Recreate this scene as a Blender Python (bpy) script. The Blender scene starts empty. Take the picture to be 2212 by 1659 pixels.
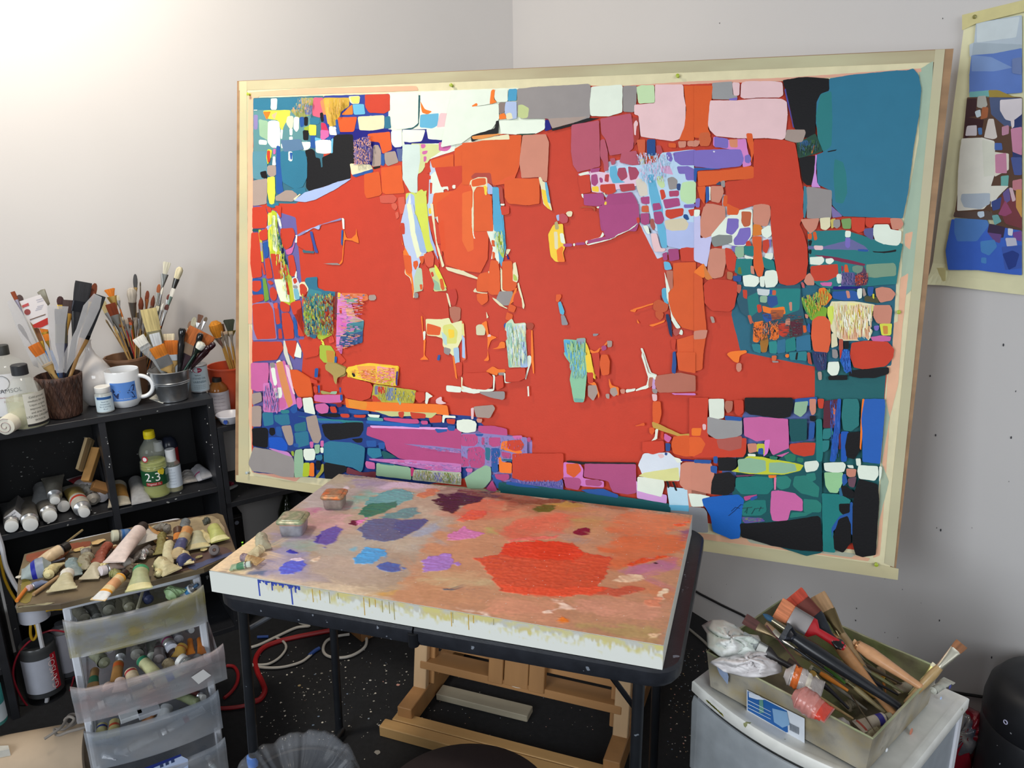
import bpy, math, random
import numpy as np
from mathutils import Vector, Matrix
random.seed(7); np.random.seed(7)
scene = bpy.context.scene
COL = scene.collection
# --- camera
F_PX, PITCH, ROLL, CX, CY, CAM_H = 1719.25, .280814, -.0147116, 1106.0, 829.5, 1.62
_cp, _sp, _c, _s = math.cos(PITCH), math.sin(PITCH), math.cos(ROLL), math.sin(ROLL)
FW = Vector((0, _cp, -_sp)); UP0 = Vector((0, _sp, _cp)); RT0 = Vector((1, 0, 0))
RT = _c*RT0 + _s*UP0; UP = -_s*RT0 + _c*UP0
CAM = Vector((0, 0, CAM_H))
cam = bpy.data.cameras.new('camera'); cam_o = bpy.data.objects.new('camera', cam); COL.objects.link(cam_o)
m = Matrix((RT, UP, -FW)).transposed().to_4x4(); m.translation = CAM
cam_o.matrix_world = m
cam.sensor_fit = 'HORIZONTAL'; cam.sensor_width = 36; cam.lens = F_PX/2212*36; cam.clip_start = .02
scene.camera = cam_o
# --- world, lights, exposure
w = bpy.data.worlds.new('world'); scene.world = w; w.use_nodes = True
w.node_tree.nodes['Background'].inputs[0].default_value = (.93, .96, 1.0, 1)
w.node_tree.nodes['Background'].inputs[1].default_value = .17
def area(name, loc, target, sx, sy, power, color, spread=180):
    l = bpy.data.lights.new(name, 'AREA'); l.shape = 'RECTANGLE'; l.size = sx; l.size_y = sy
    l.energy = power; l.color = color; l.spread = math.radians(spread)
    o = bpy.data.objects.new(name, l); COL.objects.link(o); o.location = loc
    o.rotation_euler = (Vector(target)-Vector(loc)).to_track_quat('-Z', 'Y').to_euler()
    return o
area('window_light_left', (-2.6, -1.6, 1.9), (0.6, 2.0, .9), 2.2, 1.8, 46, (.88, .94, 1.0), 125)
area('window_light_back', (1.3, -2.0, 2.3), (0.3, 2.0, .6), 2.0, 1.4, 22, (.90, .95, 1.0), 120)
area('ceiling_lamp', (-1.15, 1.75, 2.75), (-1.35, 2.6, 1.9), .3, .3, 24, (1.0, .90, .76))
scene.view_settings.view_transform = 'Standard'; scene.view_settings.look = 'None'
scene.view_settings.gamma = 1; scene.view_settings.exposure = 0.15
scene.view_settings.use_curve_mapping = False
# --- geometry of the place
def ray(u, v): return FW + RT*((u-CX)/F_PX) - UP*((v-CY)/F_PX)
def at_z(u, v, z):
    d = ray(u, v); return CAM + d*((z-CAM_H)/d.z)
def at_plane(u, v, p, n):
    d = ray(u, v); return CAM + d*((Vector(p)-CAM).dot(n)/d.dot(n))
def at_y(u, v, depth):                       # point at a given distance along the view axis
    return CAM + ray(u, v)*depth
def to_px(p):
    q = Vector(p)-CAM; d = q.dot(FW); return (CX+F_PX*q.dot(RT)/d, CY-F_PX*q.dot(UP)/d)
YR = .579454                                  # heading of the left wall
DL = Vector((math.cos(YR), math.sin(YR), 0)); NL = Vector((-DL.y, DL.x, 0))
YT = -.310034                                 # heading of the folding table
DT = Vector((math.cos(YT), math.sin(YT), 0)); NT = Vector((-DT.y, DT.x, 0))
CORNER = Vector((.025, 3.523, 0))             # where the two walls meet
Z = Vector((0, 0, 1))
# --- helpers
def lin(c): c /= 255.0; return c/12.92 if c <= .04045 else ((c+.055)/1.055)**2.4
def rgb(h):
    if isinstance(h, (tuple, list)): return tuple(h[:3])
    h = h.lstrip('#')
    if len(h) == 3: h = ''.join(x*2 for x in h)
    return tuple(lin(int(h[i:i+2], 16)) for i in (0, 2, 4))
MATS = {}
def mat(color='#888', rough=.5, metal=0, var=.12, scale=30, bump=0, bscale=80, spec=.5, speck=None, sthr=.66, sscale=60,
        trans=0, ior=1.45, alpha=1, coat=0, stretch=None, att=False, second=None, sub=0, thin=False):
    key = (str(color), rough, metal, var, scale, bump, bscale, spec, str(speck), sthr, sscale, trans, ior, alpha, coat, str(stretch), att, str(second), sub, thin)
    if key in MATS: return MATS[key]
    m = bpy.data.materials.new('material'); m.use_nodes = True
    nt = m.node_tree; N = nt.nodes; L = nt.links; b = N['Principled BSDF']
    b.inputs['Roughness'].default_value = rough; b.inputs['Metallic'].default_value = metal
    b.inputs['Specular IOR Level'].default_value = spec; b.inputs['Coat Weight'].default_value = coat
    b.inputs['Transmission Weight'].default_value = trans; b.inputs['IOR'].default_value = ior
    b.inputs['Alpha'].default_value = alpha
    tc = N.new('ShaderNodeTexCoord'); mp = N.new('ShaderNodeMapping'); L.new(tc.outputs['Object'], mp.inputs[0])
    if stretch: mp.inputs['Scale'].default_value = stretch
    if att:
        a = N.new('ShaderNodeAttribute'); a.attribute_name = 'Col'; src = a.outputs['Color']
    else:
        a = N.new('ShaderNodeRGB'); a.outputs[0].default_value = (*rgb(color), 1); src = a.outputs[0]
    if second:
        n0 = N.new('ShaderNodeTexNoise'); n0.inputs['Scale'].default_value = scale*.5; n0.inputs['Detail'].default_value = 4; L.new(mp.outputs[0], n0.inputs['Vector'])
        r0 = N.new('ShaderNodeMapRange'); r0.inputs[1].default_value = .4; r0.inputs[2].default_value = .6; L.new(n0.outputs['Fac'], r0.inputs[0])
        mx0 = N.new('ShaderNodeMix'); mx0.data_type = 'RGBA'; L.new(r0.outputs[0], mx0.inputs[0]); L.new(src, mx0.inputs[6])
        mx0.inputs[7].default_value = (*rgb(second), 1); src = mx0.outputs[2]
    if var:
        n = N.new('ShaderNodeTexNoise'); n.inputs['Scale'].default_value = scale; n.inputs['Detail'].default_value = 5
        L.new(mp.outputs[0], n.inputs['Vector'])
        mr = N.new('ShaderNodeMapRange'); mr.inputs[1].default_value = .3; mr.inputs[2].default_value = .7
        mr.inputs[3].default_value = 1-var; mr.inputs[4].default_value = 1+var; L.new(n.outputs['Fac'], mr.inputs[0])
        vm = N.new('ShaderNodeVectorMath'); vm.operation = 'SCALE'; L.new(src, vm.inputs[0]); L.new(mr.outputs[0], vm.inputs['Scale']); src = vm.outputs[0]
    if speck:
        v = N.new('ShaderNodeTexNoise'); v.inputs['Scale'].default_value = sscale; v.inputs['Detail'].default_value = 2; L.new(mp.outputs[0], v.inputs['Vector'])
        r = N.new('ShaderNodeMapRange'); r.inputs[1].default_value = sthr; r.inputs[2].default_value = sthr+.02; L.new(v.outputs['Fac'], r.inputs[0])
        mx = N.new('ShaderNodeMix'); mx.data_type = 'RGBA'; L.new(r.outputs[0], mx.inputs[0]); L.new(src, mx.inputs[6])
        mx.inputs[7].default_value = (*rgb(speck), 1); src = mx.outputs[2]
    L.new(src, b.inputs['Base Color'])
    if sub: b.inputs['Subsurface Weight'].default_value = sub; b.inputs['Subsurface Radius'].default_value = (.01, .01, .01)
    if bump:
        n2 = N.new('ShaderNodeTexNoise'); n2.inputs['Scale'].default_value = bscale; n2.inputs['Detail'].default_value = 4; L.new(mp.outputs[0], n2.inputs['Vector'])
        bp = N.new('ShaderNodeBump'); bp.inputs['Strength'].default_value = bump; bp.inputs['Distance'].default_value = .002
        L.new(n2.outputs['Fac'], bp.inputs['Height']); L.new(bp.outputs[0], b.inputs['Normal'])
    if thin:                                   # thin translucent plastic: part clear, part milky
        tr = N.new('ShaderNodeBsdfTransparent'); ms = N.new('ShaderNodeMixShader'); ms.inputs[0].default_value = thin
        L.new(tr.outputs[0], ms.inputs[1]); L.new(b.outputs[0], ms.inputs[2]); L.new(ms.outputs[0], N['Material Output'].inputs[0])
    MATS[key] = m; return m
def frame(x, y, z=None, o=(0, 0, 0)):
    x = Vector(x).normalized(); y = Vector(y);
    z = x.cross(y).normalized() if z is None else Vector(z).normalized(); y = z.cross(x).normalized()
    M = Matrix((x, y, z)).transposed().to_4x4(); M.translation = Vector(o); return M
def along(a, b, side=(1, 0, 0)):               # local +z runs from a to b, local x near `side`
    a = Vector(a); b = Vector(b); z = (b-a).normalized(); s = Vector(side); x = (s-z*s.dot(z))
    if x.length < 1e-4: s = Vector((0, 1, 0)); x = s-z*s.dot(z)
    x.normalize(); y = z.cross(x); M = Matrix((x, y, z)).transposed().to_4x4(); M.translation = a; return M
class MB:
    def __init__(s, M=None): s.v = []; s.f = []; s.m = []; s.c = []; s.M = M or Matrix.Identity(4); s.mi = 0; s.col = (1, 1, 1)
    def add(s, vs, fs, M=None):
        T = s.M @ M if M is not None else s.M; k = len(s.v)
        s.v += [T @ Vector(p) for p in vs]
        for f in fs: s.f.append([i+k for i in f]); s.m.append(s.mi); s.c.append(s.col)
        return s
    def box(s, x0, y0, z0, x1, y1, z1, M=None, b=0):
        if b:
            pr = [(x0+b, y0), (x1-b, y0), (x1, y0+b), (x1, y1-b), (x1-b, y1), (x0+b, y1), (x0, y1-b), (x0, y0+b)]
            cx, cy = (x0+x1)/2, (y0+y1)/2; kx = 1-b/(x1-x0)*2; ky = 1-b/(y1-y0)*2
            ins = [(cx+(x-cx)*kx, cy+(y-cy)*ky) for x, y in pr]
            return s.loft([[(x, y, z0) for x, y in ins], [(x, y, z0+b) for x, y in pr], [(x, y, z1-b) for x, y in pr], [(x, y, z1) for x, y in ins]], M=M)
        vs = [(x, y, z) for z in (z0, z1) for y in (y0, y1) for x in (x0, x1)]
        return s.add(vs, [(0, 2, 3, 1), (4, 5, 7, 6), (0, 1, 5, 4), (2, 6, 7, 3), (0, 4, 6, 2), (1, 3, 7, 5)], M)
    def poly(s, pts, M=None): return s.add(pts, [list(range(len(pts)))], M)
    def loft(s, rings, M=None, cap=True, close=True):
        n = len(rings[0]); vs = [p for r in rings for p in r]; fs = []
        for j in range(len(rings)-1):
            for i in range(n if close else n-1):
                a = j*n+i; b_ = j*n+(i+1) % n; fs.append((a, b_, b_+n, a+n))
        if cap: fs.append(list(range(n))[::-1]); fs.append([(len(rings)-1)*n+i for i in range(n)])
        return s.add(vs, fs, M)
    def lathe(s, prof, n=24, M=None, cap=True, sx=1, sy=1, wob=None):
        rings = []
        for r, z in prof:
            rings.append([(r*sx*math.cos(2*math.pi*i/n)*(wob(i, z) if wob else 1), r*sy*math.sin(2*math.pi*i/n)*(wob(i, z) if wob else 1), z) for i in range(n)])
        return s.loft(rings, M, cap)
    def cyl(s, r, z0, z1, n=16, M=None, r2=None): return s.lathe([(r, z0), (r if r2 is None else r2, z1)], n, M)
    def tube(s, pts, r, n=8, cap=True):
        pts = [Vector(p) for p in pts]; rings = []; prev = None
        for i, p in enumerate(pts):
            d = (pts[min(i+1, len(pts)-1)]-pts[max(i-1, 0)]).normalized()
            if prev is None: prev = d.orthogonal().normalized()
            x = (prev-d*prev.dot(d)); x = x.normalized() if x.length > 1e-6 else d.orthogonal().normalized(); prev = x; y = d.cross(x)
            rr = r(i/(len(pts)-1)) if callable(r) else r
            rings.append([tuple(p+x*rr*math.cos(2*math.pi*k/n)+y*rr*math.sin(2*math.pi*k/n)) for k in range(n)])
        return s.loft(rings, cap=cap)
    def prism(s, pts, z0, z1, M=None): return s.loft([[(x, y, z0) for x, y in pts], [(x, y, z1) for x, y in pts]], M)
    def build(s, name, mats, parent=None, smooth=False, M=None, ang=None):
        me = bpy.data.meshes.new(name); me.from_pydata([tuple(v) for v in s.v], [], s.f)
        mats = mats if isinstance(mats, (list, tuple)) else [mats]
        for k in mats: me.materials.append(k)
        if len(mats) > 1: me.polygons.foreach_set('material_index', s.m)
        a = me.color_attributes.new('Col', 'FLOAT_COLOR', 'CORNER')
        cc = np.repeat(np.array([(*c, 1) for c in s.c], 'f'), [len(f) for f in s.f], axis=0)
        a.data.foreach_set('color', cc.ravel())
        if smooth:
            me.polygons.foreach_set('use_smooth', [True]*len(me.polygons))
            try: me.set_sharp_from_angle(angle=math.radians(ang or 38))
            except Exception: pass
        me.validate(); me.update()
        o = bpy.data.objects.new(name, me); COL.objects.link(o)
        if parent is not None: o.parent = parent
        if M is not None: o.matrix_world = M
        return o
def tag(o, label=None, cat=None, group=None, kind=None):
    if label: o['label'] = label
    if cat: o['category'] = cat
    if group: o['group'] = group
    if kind: o['kind'] = kind
    return o
def thing(name, label, cat, M=None, group=None):
    o = bpy.data.objects.new(name, None); COL.objects.link(o); o.empty_display_size = .05
    if M is not None: o.matrix_world = M if isinstance(M, Matrix) else Matrix.Translation(M)
    return tag(o, label, cat, group)
def structure(name, mb, m, **k): return tag(mb.build(name, m, **k), kind='structure')
AUTO = []                                       # things whose labels are told apart at the end
def auto(o, desc, place, noun, cat, group): AUTO.append((o, desc, place, noun)); return tag(o, desc, cat, group)
def text(s, size, parent, M, color='#222', name='lettering', depth=.0003, m=None, align='LEFT', sx=1):
    c = bpy.data.curves.new('t', 'FONT'); c.body = s; c.size = size; c.align_x = align; c.extrude = depth/2
    t = bpy.data.objects.new('t', c); COL.objects.link(t); dg = bpy.context.evaluated_depsgraph_get()
    me = bpy.data.meshes.new_from_object(t.evaluated_get(dg)); bpy.data.objects.remove(t)
    me.materials.clear(); me.materials.append(m or mat(color, .5, var=0))
    o = bpy.data.objects.new(name, me); COL.objects.link(o); o.parent = parent; o.matrix_local = M @ Matrix.Diagonal((sx, 1, 1, 1)); return o
def on_cyl(s, size, r, z, ang, parent, color='#222', spin=0):  # lettering wrapped round a vertical cylinder
    c = bpy.data.curves.new('t', 'FONT'); c.body = s; c.size = size; c.align_x = 'CENTER'
    t = bpy.data.objects.new('t', c); COL.objects.link(t); dg = bpy.context.evaluated_depsgraph_get()
    me = bpy.data.meshes.new_from_object(t.evaluated_get(dg)); bpy.data.objects.remove(t)
    cs, sn = math.cos(spin), math.sin(spin)
    for v in me.vertices:
        x, y = v.co.x*cs-v.co.y*sn, v.co.x*sn+v.co.y*cs
        a = ang+x/r; v.co = Vector(((r+.0006)*math.cos(a), (r+.0006)*math.sin(a), z+y))
    me.materials.clear(); me.materials.append(mat(color, .5, var=0))
    o = bpy.data.objects.new('lettering', me); COL.objects.link(o); o.parent = parent; return o
PAINT_TXT = """
X r 548,213 880,203 1000,196 1120,192 1270,185 1300,187 1490,183 1530,181 1690,176 1790,172 1880,162 1978,162 1972,300 1942,480 1930,640 1916,800 1898,1000 1890,1192 1700,1170 1500,1122 1100,1060 760,1030 545,1010
X #3a6e80 548,212 700,207 700,400 640,440 548,440
X #2a3f98 700,207 960,200 960,290 850,320 700,330
X #e6ecd8 840,200 1120,190 1180,260 960,330 840,320
X #1f3f88 548,880 700,870 1030,900 1080,960 1080,1020 900,1050 548,1020
X #9a88c8 1010,920 1150,950 1150,1060 1010,1050
X #2a6a80 1600,540 1680,540 1760,560 1940,540 1925,790 1800,800 1600,760 1580,680
X #5a6ca8 1765,780 1900,780 1895,1100 1760,1150 1560,1150 1560,1000 1620,862 1765,862
X #24666a 1760,780 1915,780 1890,1180 1760,1160
X #1c4a50 1590,960 1770,960 1770,1120 1590,1110
X #c8d4ea 1310,350 1450,330 1510,520 1420,560 1380,480 1300,420
X #dfe4f0 1560,420 1680,440 1680,560 1560,560
X #6a62a0 548,440 640,470 660,700 640,1000 548,900
X #3a4a90 1040,950 1140,950 1140,1000 1040,1020
A #5d8f94 210,515 700,515 760,560 700,940 470,1000 210,900
A #9aa05a 660,400 780,400 760,560 640,600 560,520
A #7f86b0 690,470 770,470 760,560 700,560
A t 210,412 372,408 372,512 212,515
A t 436,400 662,398 656,508 436,515
A w 375,405 436,405 430,515 375,512
A y 300,520 560,515 555,600 510,640 480,720 440,610 350,600
A O 300,530 380,530 338,610
A q 380,560 440,530 410,610
A e 262,600 350,620 350,800 270,760
A #8a7fb0 215,560 255,560 250,700 215,700
A w 350,622 400,612 455,625 465,720 460,870 385,870 345,820
A w 262,795 340,800 340,842 262,840
A c 530,575 590,570 585,680 560,700 520,640
A w 592,580 645,580 640,700 615,725 590,690
A w 552,690 582,690 578,755 556,755
A w 548,765 585,765 580,805 550,805
A w 555,815 580,815 578,890 552,895
A w 468,700 490,700 482,790 468,785
A w 640,815 752,815 748,870 715,895 655,885
A w 470,830 505,835 500,870 475,880
A w 468,908 490,908 488,958 468,955
A b 645,580 690,580 688,670 655,680
A k 690,578 728,580 725,665 692,665
A #d8607a 778,398 870,398 880,500 840,590 765,565
A #e38a5a 840,430 900,400 900,560 870,560
A #c9a43c 870,400 1118,398 1115,480 1040,530 1000,660 930,675 895,560
A #d8b04a 880,420 930,410 940,640 910,650
A t 745,585 838,590 835,650 745,650
A #9bb03a 690,680 740,660 740,740 690,700
A k 838,540 870,540 875,625 850,628
A k 678,705 732,705 730,800 682,800
A y 735,652 805,655 805,755 740,755
A #c9305a 850,630 890,640 930,730 900,760 850,720
A h 845,700 925,710 925,765 870,800 845,790
A b 750,755 808,760 800,880 750,870
A l 790,770 860,790 800,830
A w 925,668 990,672 1000,755 930,750
A k 965,770 1010,745 1150,745 1172,880 1172,1010 1125,1030 1130,1160 1010,1190 870,1240 740,1285 705,1240 712,1160 720,960 700,940 700,895 760,880 790,900 800,965 840,970 850,1060 865,1050 860,960 960,915
A B 985,690 1520,700 1510,745 1620,860 1580,1000 1180,1060 1150,745 1000,740
A #7a6a98 1165,880 1340,870 1330,1000 1180,1050
A w 795,805 850,795 945,800 950,920 880,930 800,915
A l 945,790 965,780 960,920 945,925
A b 905,770 945,770 945,800 905,798
A c 1110,385 1218,382 1212,455 1145,460 1120,440
A #d8e070 1120,395 1215,385 1210,450 1150,455
A r 1262,370 1498,365 1500,520 1440,550 1300,540 1265,480
A O 1145,460 1040,560 1150,560
A l 1145,462 1255,458 1268,555 1160,560
A w 1500,365 1768,358 1765,640 1720,680 1560,700 1515,660 1500,560
A G 1768,375 1785,375 1780,500 1768,660 1700,700 1600,702 1720,680 1765,640
A w 1790,350 2100,340 2120,900 1800,900 1785,700 1785,420
A O 1785,430 1830,510 1900,530 1850,560 1800,540
A l 1785,560 1960,545 1950,660 1900,690 1780,680
A p 1970,545 2085,545 2085,670 1940,680
A o 1003,585 1190,580 1160,720 1030,725
A c 1195,580 1320,570 1448,565 1445,690 1320,710 1210,705
A t 1448,580 1500,570 1510,690 1448,690
A b 985,610 1005,600 1030,740 1000,740
A w 1510,712 1610,712 1615,860 1545,870 1515,830
A B 1610,700 2110,690 2110,830 1640,850
A w 1618,700 1835,705 1800,810 1700,822 1620,815
A w 1842,690 2100,690 2080,780 1980,800 1860,790
A o 1290,740 1500,720 1520,890 1430,930 1400,820 1290,810
A z 1345,845 1390,845 1415,900 1415,1040 1330,1050
A z 1445,920 1550,900 1582,1010 1480,1045 1455,1020
A b 1415,930 1445,930 1450,1040 1415,1040
A #5a6a98 1560,880 1620,880 1620,1000 1580,1000
A c 1120,1020 1320,1030 1340,1075 1180,1120 1140,1130
A b 1140,1130 1340,1070 1340,1100 1170,1150
A k 1340,1055 1408,1040 1408,1058 1345,1075
A w 1790,830 1700,840 1950,830 2110,820 2110,900 1900,970 1820,1000 1785,900
A #d6dc9a 1700,830 1990,840 1990,900 1880,970 1800,1100 1740,1130 1690,1000
A h 1790,838 1830,835 1840,860 1810,882 1792,870
A h 1802,905 1860,898 1840,935 1805,935
A h 1815,950 1845,955 1840,1000 1820,1005
A h 1960,820 2085,810 2070,880 2030,905 1960,900
A #cfe0d8 1620,840 1780,840 1785,980 1760,1150 1760,1300 1690,1290 1620,1170 1615,980
A #5a90a0 205,905 340,905 345,1130 290,1180 208,1160
A t 460,910 560,880 700,905 720,1000 720,1150 680,1240 600,1260 490,1200 460,1000
A b 430,850 465,855 470,1020 490,1240 500,1290 470,1312 430,1300 425,1100
A #58799a 470,800 660,790 690,890 500,910
A #c8d030 345,885 390,890 380,960 350,1035 335,960
A r 345,895 372,900 370,1000 350,1015 340,950
A h 400,880 425,885 420,935 398,930
A w 400,950 420,955 425,1040 390,1040
A w 543,905 580,905 580,995 560,1000 543,985
A b 556,918 580,915 578,985 562,980
A k 275,1100 335,1085 345,1160 290,1155
A z 345,1040 425,1035 428,1130 385,1150 342,1120
A z 208,1180 345,1160 340,1400 208,1420
A y 345,1150 415,1140 420,1300 410,1400 370,1420 345,1300
A z 420,1330 520,1270 610,1275 630,1330 580,1380 420,1370
A t 560,1260 700,1245 710,1290 640,1320
A L 590,1370 700,1290 880,1240 1010,1190 1140,1160 1010,1250 800,1360 690,1385
A c 590,1355 650,1305 660,1310 605,1365
A t 340,1370 380,1410 440,1380 460,1410 400,1440 340,1420
A w 215,515 250,512 250,520 220,522
A o 1255,1120 1400,1095 1425,1300 1410,1320 1280,1350 1260,1300
A o 1415,1060 1610,1035 1620,1180 1640,1300 1460,1310 1425,1290
A #cf5a48 1400,1325 1530,1310 1570,1350 1540,1395 1410,1390
A #d8604a 1510,1400 1555,1390 1575,1430 1550,1465 1520,1440
A #d8604a 1575,1340 1640,1330 1645,1480 1600,1500 1580,1420
A #d8604a 1548,1480 1580,1470 1585,1530 1560,1545
A #c9d868 1650,1300 1720,1290 1760,1310 1850,1270 1830,1380 1870,1659 1650,1659
A L 1650,1360 1690,1300 1730,1320 1740,1480 1700,1500 1650,1500
A w 1690,1290 1700,1400 1720,1659 1640,1659 1650,1500
A #bcd0e6 1740,1480 1860,1400 1880,1000 1900,980 2010,1290 1890,1659 1800,1659
A #d5dc60 1750,1290 1800,1260 1845,1320 1850,1460 1860,1659 1790,1659 1740,1480
A w 1880,1130 1930,1090 2010,1290 1900,1310
A o 2110,880 2183,840 2183,1140 2110,1140
A o 1880,990 2100,930 2100,1070 1900,1060
A r 1830,1010 1870,1020 1890,1100 1850,1115 1828,1060
A r 1920,1060 2183,1040 2183,1240 2050,1270 1980,1240
A r 1860,1140 1885,1130 1885,1170 1865,1170
A r 1875,1200 1900,1200 1895,1300 1878,1310
A w 1990,1240 2050,1235 2050,1280 2040,1260 2010,1260 1990,1300
A w 2085,1225 2120,1220 2115,1260 2090,1255
A o 1915,1300 2000,1290 2183,1270 2183,1659 2030,1659 1980,1540 1910,1520 1895,1420
A Y 1862,1440 1890,1440 1895,1490 1870,1500
A r 1870,1520 1920,1530 1980,1659 1880,1659
A w 1935,1520 1990,1520 1970,1570 1985,1620 1940,1560
D #b9c832 350,90 400,60 440,90 440,220 480,400 540,600 620,960 560,960 470,930 420,720 370,480 350,300
D #e6ecc8 390,110 420,110 440,300 440,460 400,440 385,260
D y 350,90 390,80 400,300 380,460 355,400
D G 440,280 470,300 520,520 540,580 480,560 450,400
D #16245a 470,410 500,430 510,560 480,560
D L 435,90 450,90 485,230 470,240 440,160
D w 440,135 465,140 482,215 460,215
D L 330,215 400,190 340,260
D G 205,240 290,240 290,262 205,262
D b 205,700 300,710 320,850 205,855
D b 300,370 355,350 358,500 320,520
D #c8c03a 262,245 290,245 300,400 310,550 290,550 275,400
D #9a9aa8 270,365 300,365 300,450 280,450
D #6f9a3c 300,700 330,700 370,900 320,930
D #4a4a88 345,820 380,930 460,940 500,1280 440,1280 400,1060
D #8a7fb0 205,930 400,930 440,1280 205,1290
D #e6ecd0 410,712 520,715 545,800 560,930 470,920 440,840
D b 590,1060 610,1080 650,1260 610,1260 590,1150
D b 430,1130 480,1130 490,1170 440,1170
D #c0c848 540,670 570,680 605,820 610,930 560,860
D #d4d8d8 575,700 620,690 650,750 640,900 600,910
D w 600,620 625,640 625,700 605,690
D n 585,768 630,770 635,800 590,800
D #7bb8c8 590,800 635,800 655,900 610,905
D c 655,740 700,735 740,790 730,820 690,870 650,880 640,790
D r 205,35 330,28 350,100 340,230 205,235
D r 340,30 380,35 390,80 350,90
D r 415,20 480,20 475,140 440,90
D r 470,235 590,230 610,290 575,400 520,440 490,400 468,300
D h 515,440 590,405 600,350 605,380 580,470 530,485
D r 195,275 262,270 290,500 295,690 205,705 185,560
D r 265,270 300,250 345,225 350,340 300,350 275,340
D r 320,520 365,510 400,700 340,710
D r 375,470 465,480 500,620 520,700 410,715
D r 290,560 310,555 330,670 310,670
D #e04a38 495,570 520,570 545,670 515,690
D r 540,490 590,480 620,620 600,690 560,680
D r 205,730 285,725 290,800 250,835 205,820
D r 345,735 370,720 410,750 380,770
D r 370,800 400,780 440,830 435,900 400,920 370,880
D r 205,860 310,855 315,910 250,930 205,945
D r 515,700 530,700 560,860 535,860
D r 585,710 615,698 630,740 600,760
D r 650,760 690,755 725,800 715,850 680,885 655,850
D r 205,950 360,930 400,1000 430,1270 250,1280 215,1180
D r 410,990 450,980 470,1130 430,1140
D #e05038 400,940 445,930 445,990 410,990
D r 450,1180 480,1180 490,1270 455,1275
D r 465,930 490,920 560,960 555,1020 490,1020 470,990
D r 560,940 600,920 660,910 670,980 620,1010 640,1250 700,1250 690,1120 640,1030 590,1050
D r 480,1030 550,1025 590,1120 600,1270 510,1280 490,1180
D #e05038 670,910 705,905 710,970 680,975
D b 1045,250 1062,250 1055,400 1040,380
D w 1048,135 1070,140 1075,240 1058,240
D O 1070,245 1095,330 1140,330 1180,290 1185,230 1195,300 1212,378 1150,350 1075,340 1055,560 1010,585 1050,530
D #8a8ab8 620,300 690,260 840,200 1045,135 1045,155 850,200 835,250 780,225 700,280 640,310
D L 700,265 760,235 840,200 835,248 780,228 720,270
D #3a4f98 745,265 770,260 800,380 830,465 795,465 770,360
D #3f6a78 680,430 790,450 790,468 680,465
D n 870,565 1010,560 1040,580 960,578
D w 608,300 630,295 625,370 608,370 618,310
D r 640,310 745,280 775,390 780,450 700,440 630,400 625,330
D #31718c 705,700 820,690 818,790 880,820 990,830 1005,860 1000,930 920,1000 880,1020 800,1280 720,1240 690,1100 680,960 740,900 735,800 700,740
D #3f8894 740,800 860,830 870,960 740,1000 700,930
D #8fae38 690,990 780,990 800,1080 720,1100 690,1060
D #8a9a3c 830,960 880,960 890,1200 830,1280 810,1150
D #b8c83a 810,1160 940,1150 950,1240 860,1285 820,1270
D #a04030 865,900 960,870 1005,880 1000,1100 960,1000 900,1010
D #9a5a30 860,1080 930,1050 970,1120 960,1240 900,1180 860,1140
D r 930,860 965,870 950,900 925,890
D #4a6a90 700,1130 820,1150 800,1250 720,1240
D e 700,1210 760,1230 730,1260
D #7f3a38 985,830 1008,828 1003,1100 980,1090
D #e089c8 1010,830 1060,860 1150,960 1160,1050 1260,1100 1245,1150 1050,1340 1050,1420 1000,1400 995,1260
D Y 1010,835 1040,840 1030,900 1010,900
D #e27a4a 1040,840 1290,850 1300,910 1150,940 1060,870
D e 1090,900 1200,890 1180,930 1100,960
D z 1302,862 1360,858 1378,885 1360,912 1305,912
D q 1080,990 1150,980 1180,1070 1100,1060
D r 1025,985 1050,985 1050,1040 1028,1030
D #3c5c8c 1040,1240 1120,1200 1250,1130 1245,1310 1140,1340 1080,1360 1020,1340
D #4a8a98 1100,1130 1260,1100 1248,1200 1130,1230 1060,1200
D #cdb8a0 1160,1070 1265,1100 1180,1120 1100,1110
D h 1000,1340 1060,1330 1050,1420 1010,1400
D #e070c0 1000,1060 1080,1080 1100,1180 1010,1200
D y 850,1275 880,1300 890,1340 860,1330
D #a8bc40 840,1330 950,1340 985,1400 985,1500 880,1500 840,1450
D #c8903a 900,1380 980,1390 975,1500 910,1490
D r 640,1280 830,1270 870,1310 840,1340 830,1430 700,1460 670,1370
D r 510,1290 620,1290 630,1350 600,1470 540,1400
D #d8d8c8 500,1290 515,1290 545,1420 590,1560 560,1570 500,1400
D w 630,1300 670,1380 668,1458 600,1440
D r 205,1300 480,1300 500,1370 440,1470 205,1490
D #e05038 920,1270 960,1240 985,1300 930,1320
D r 950,1330 985,1330 1040,1420 1090,1480 1040,1520 1000,1420
D b 980,1440 1005,1440 1000,1500 980,1500
D #b09a58 905,1490 1000,1500 1095,1540 1090,1620 1020,1640 960,1600 905,1550
D Y 1100,1540 1300,1500 1590,1530 1580,1659 1100,1659
D q 1390,1510 1560,1560 1560,1659 1400,1659
D c 1640,660 1660,470 1640,300 1700,200 1760,300 1860,440 1820,500 1750,620 1720,890 1740,880 1690,700
D #bccbe8 1600,200 1650,0 1720,0 1740,100 1800,300 1830,460 1780,560 1760,700 1730,840 1700,600 1640,400
D #e8edc8 1660,0 1700,0 1740,200 1790,380 1800,480 1760,520 1700,300
D #9db8dc 1730,90 1750,110 1800,260 1840,400 1850,470 1790,460 1740,260
D #d4de55 1740,0 1850,0 1870,200 1900,400 1920,440 1850,460 1800,260 1750,80
D L 1860,150 1900,330 1950,460 1960,540 1930,480 1880,350
D r 1860,120 1910,115 1950,180 1990,330 2000,380 1930,380 1890,260
D r 1925,390 1990,385 2000,490 1950,500
D O 1595,200 1610,300 1650,660 1700,700 1720,890 1730,800 1690,500 1620,370
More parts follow.
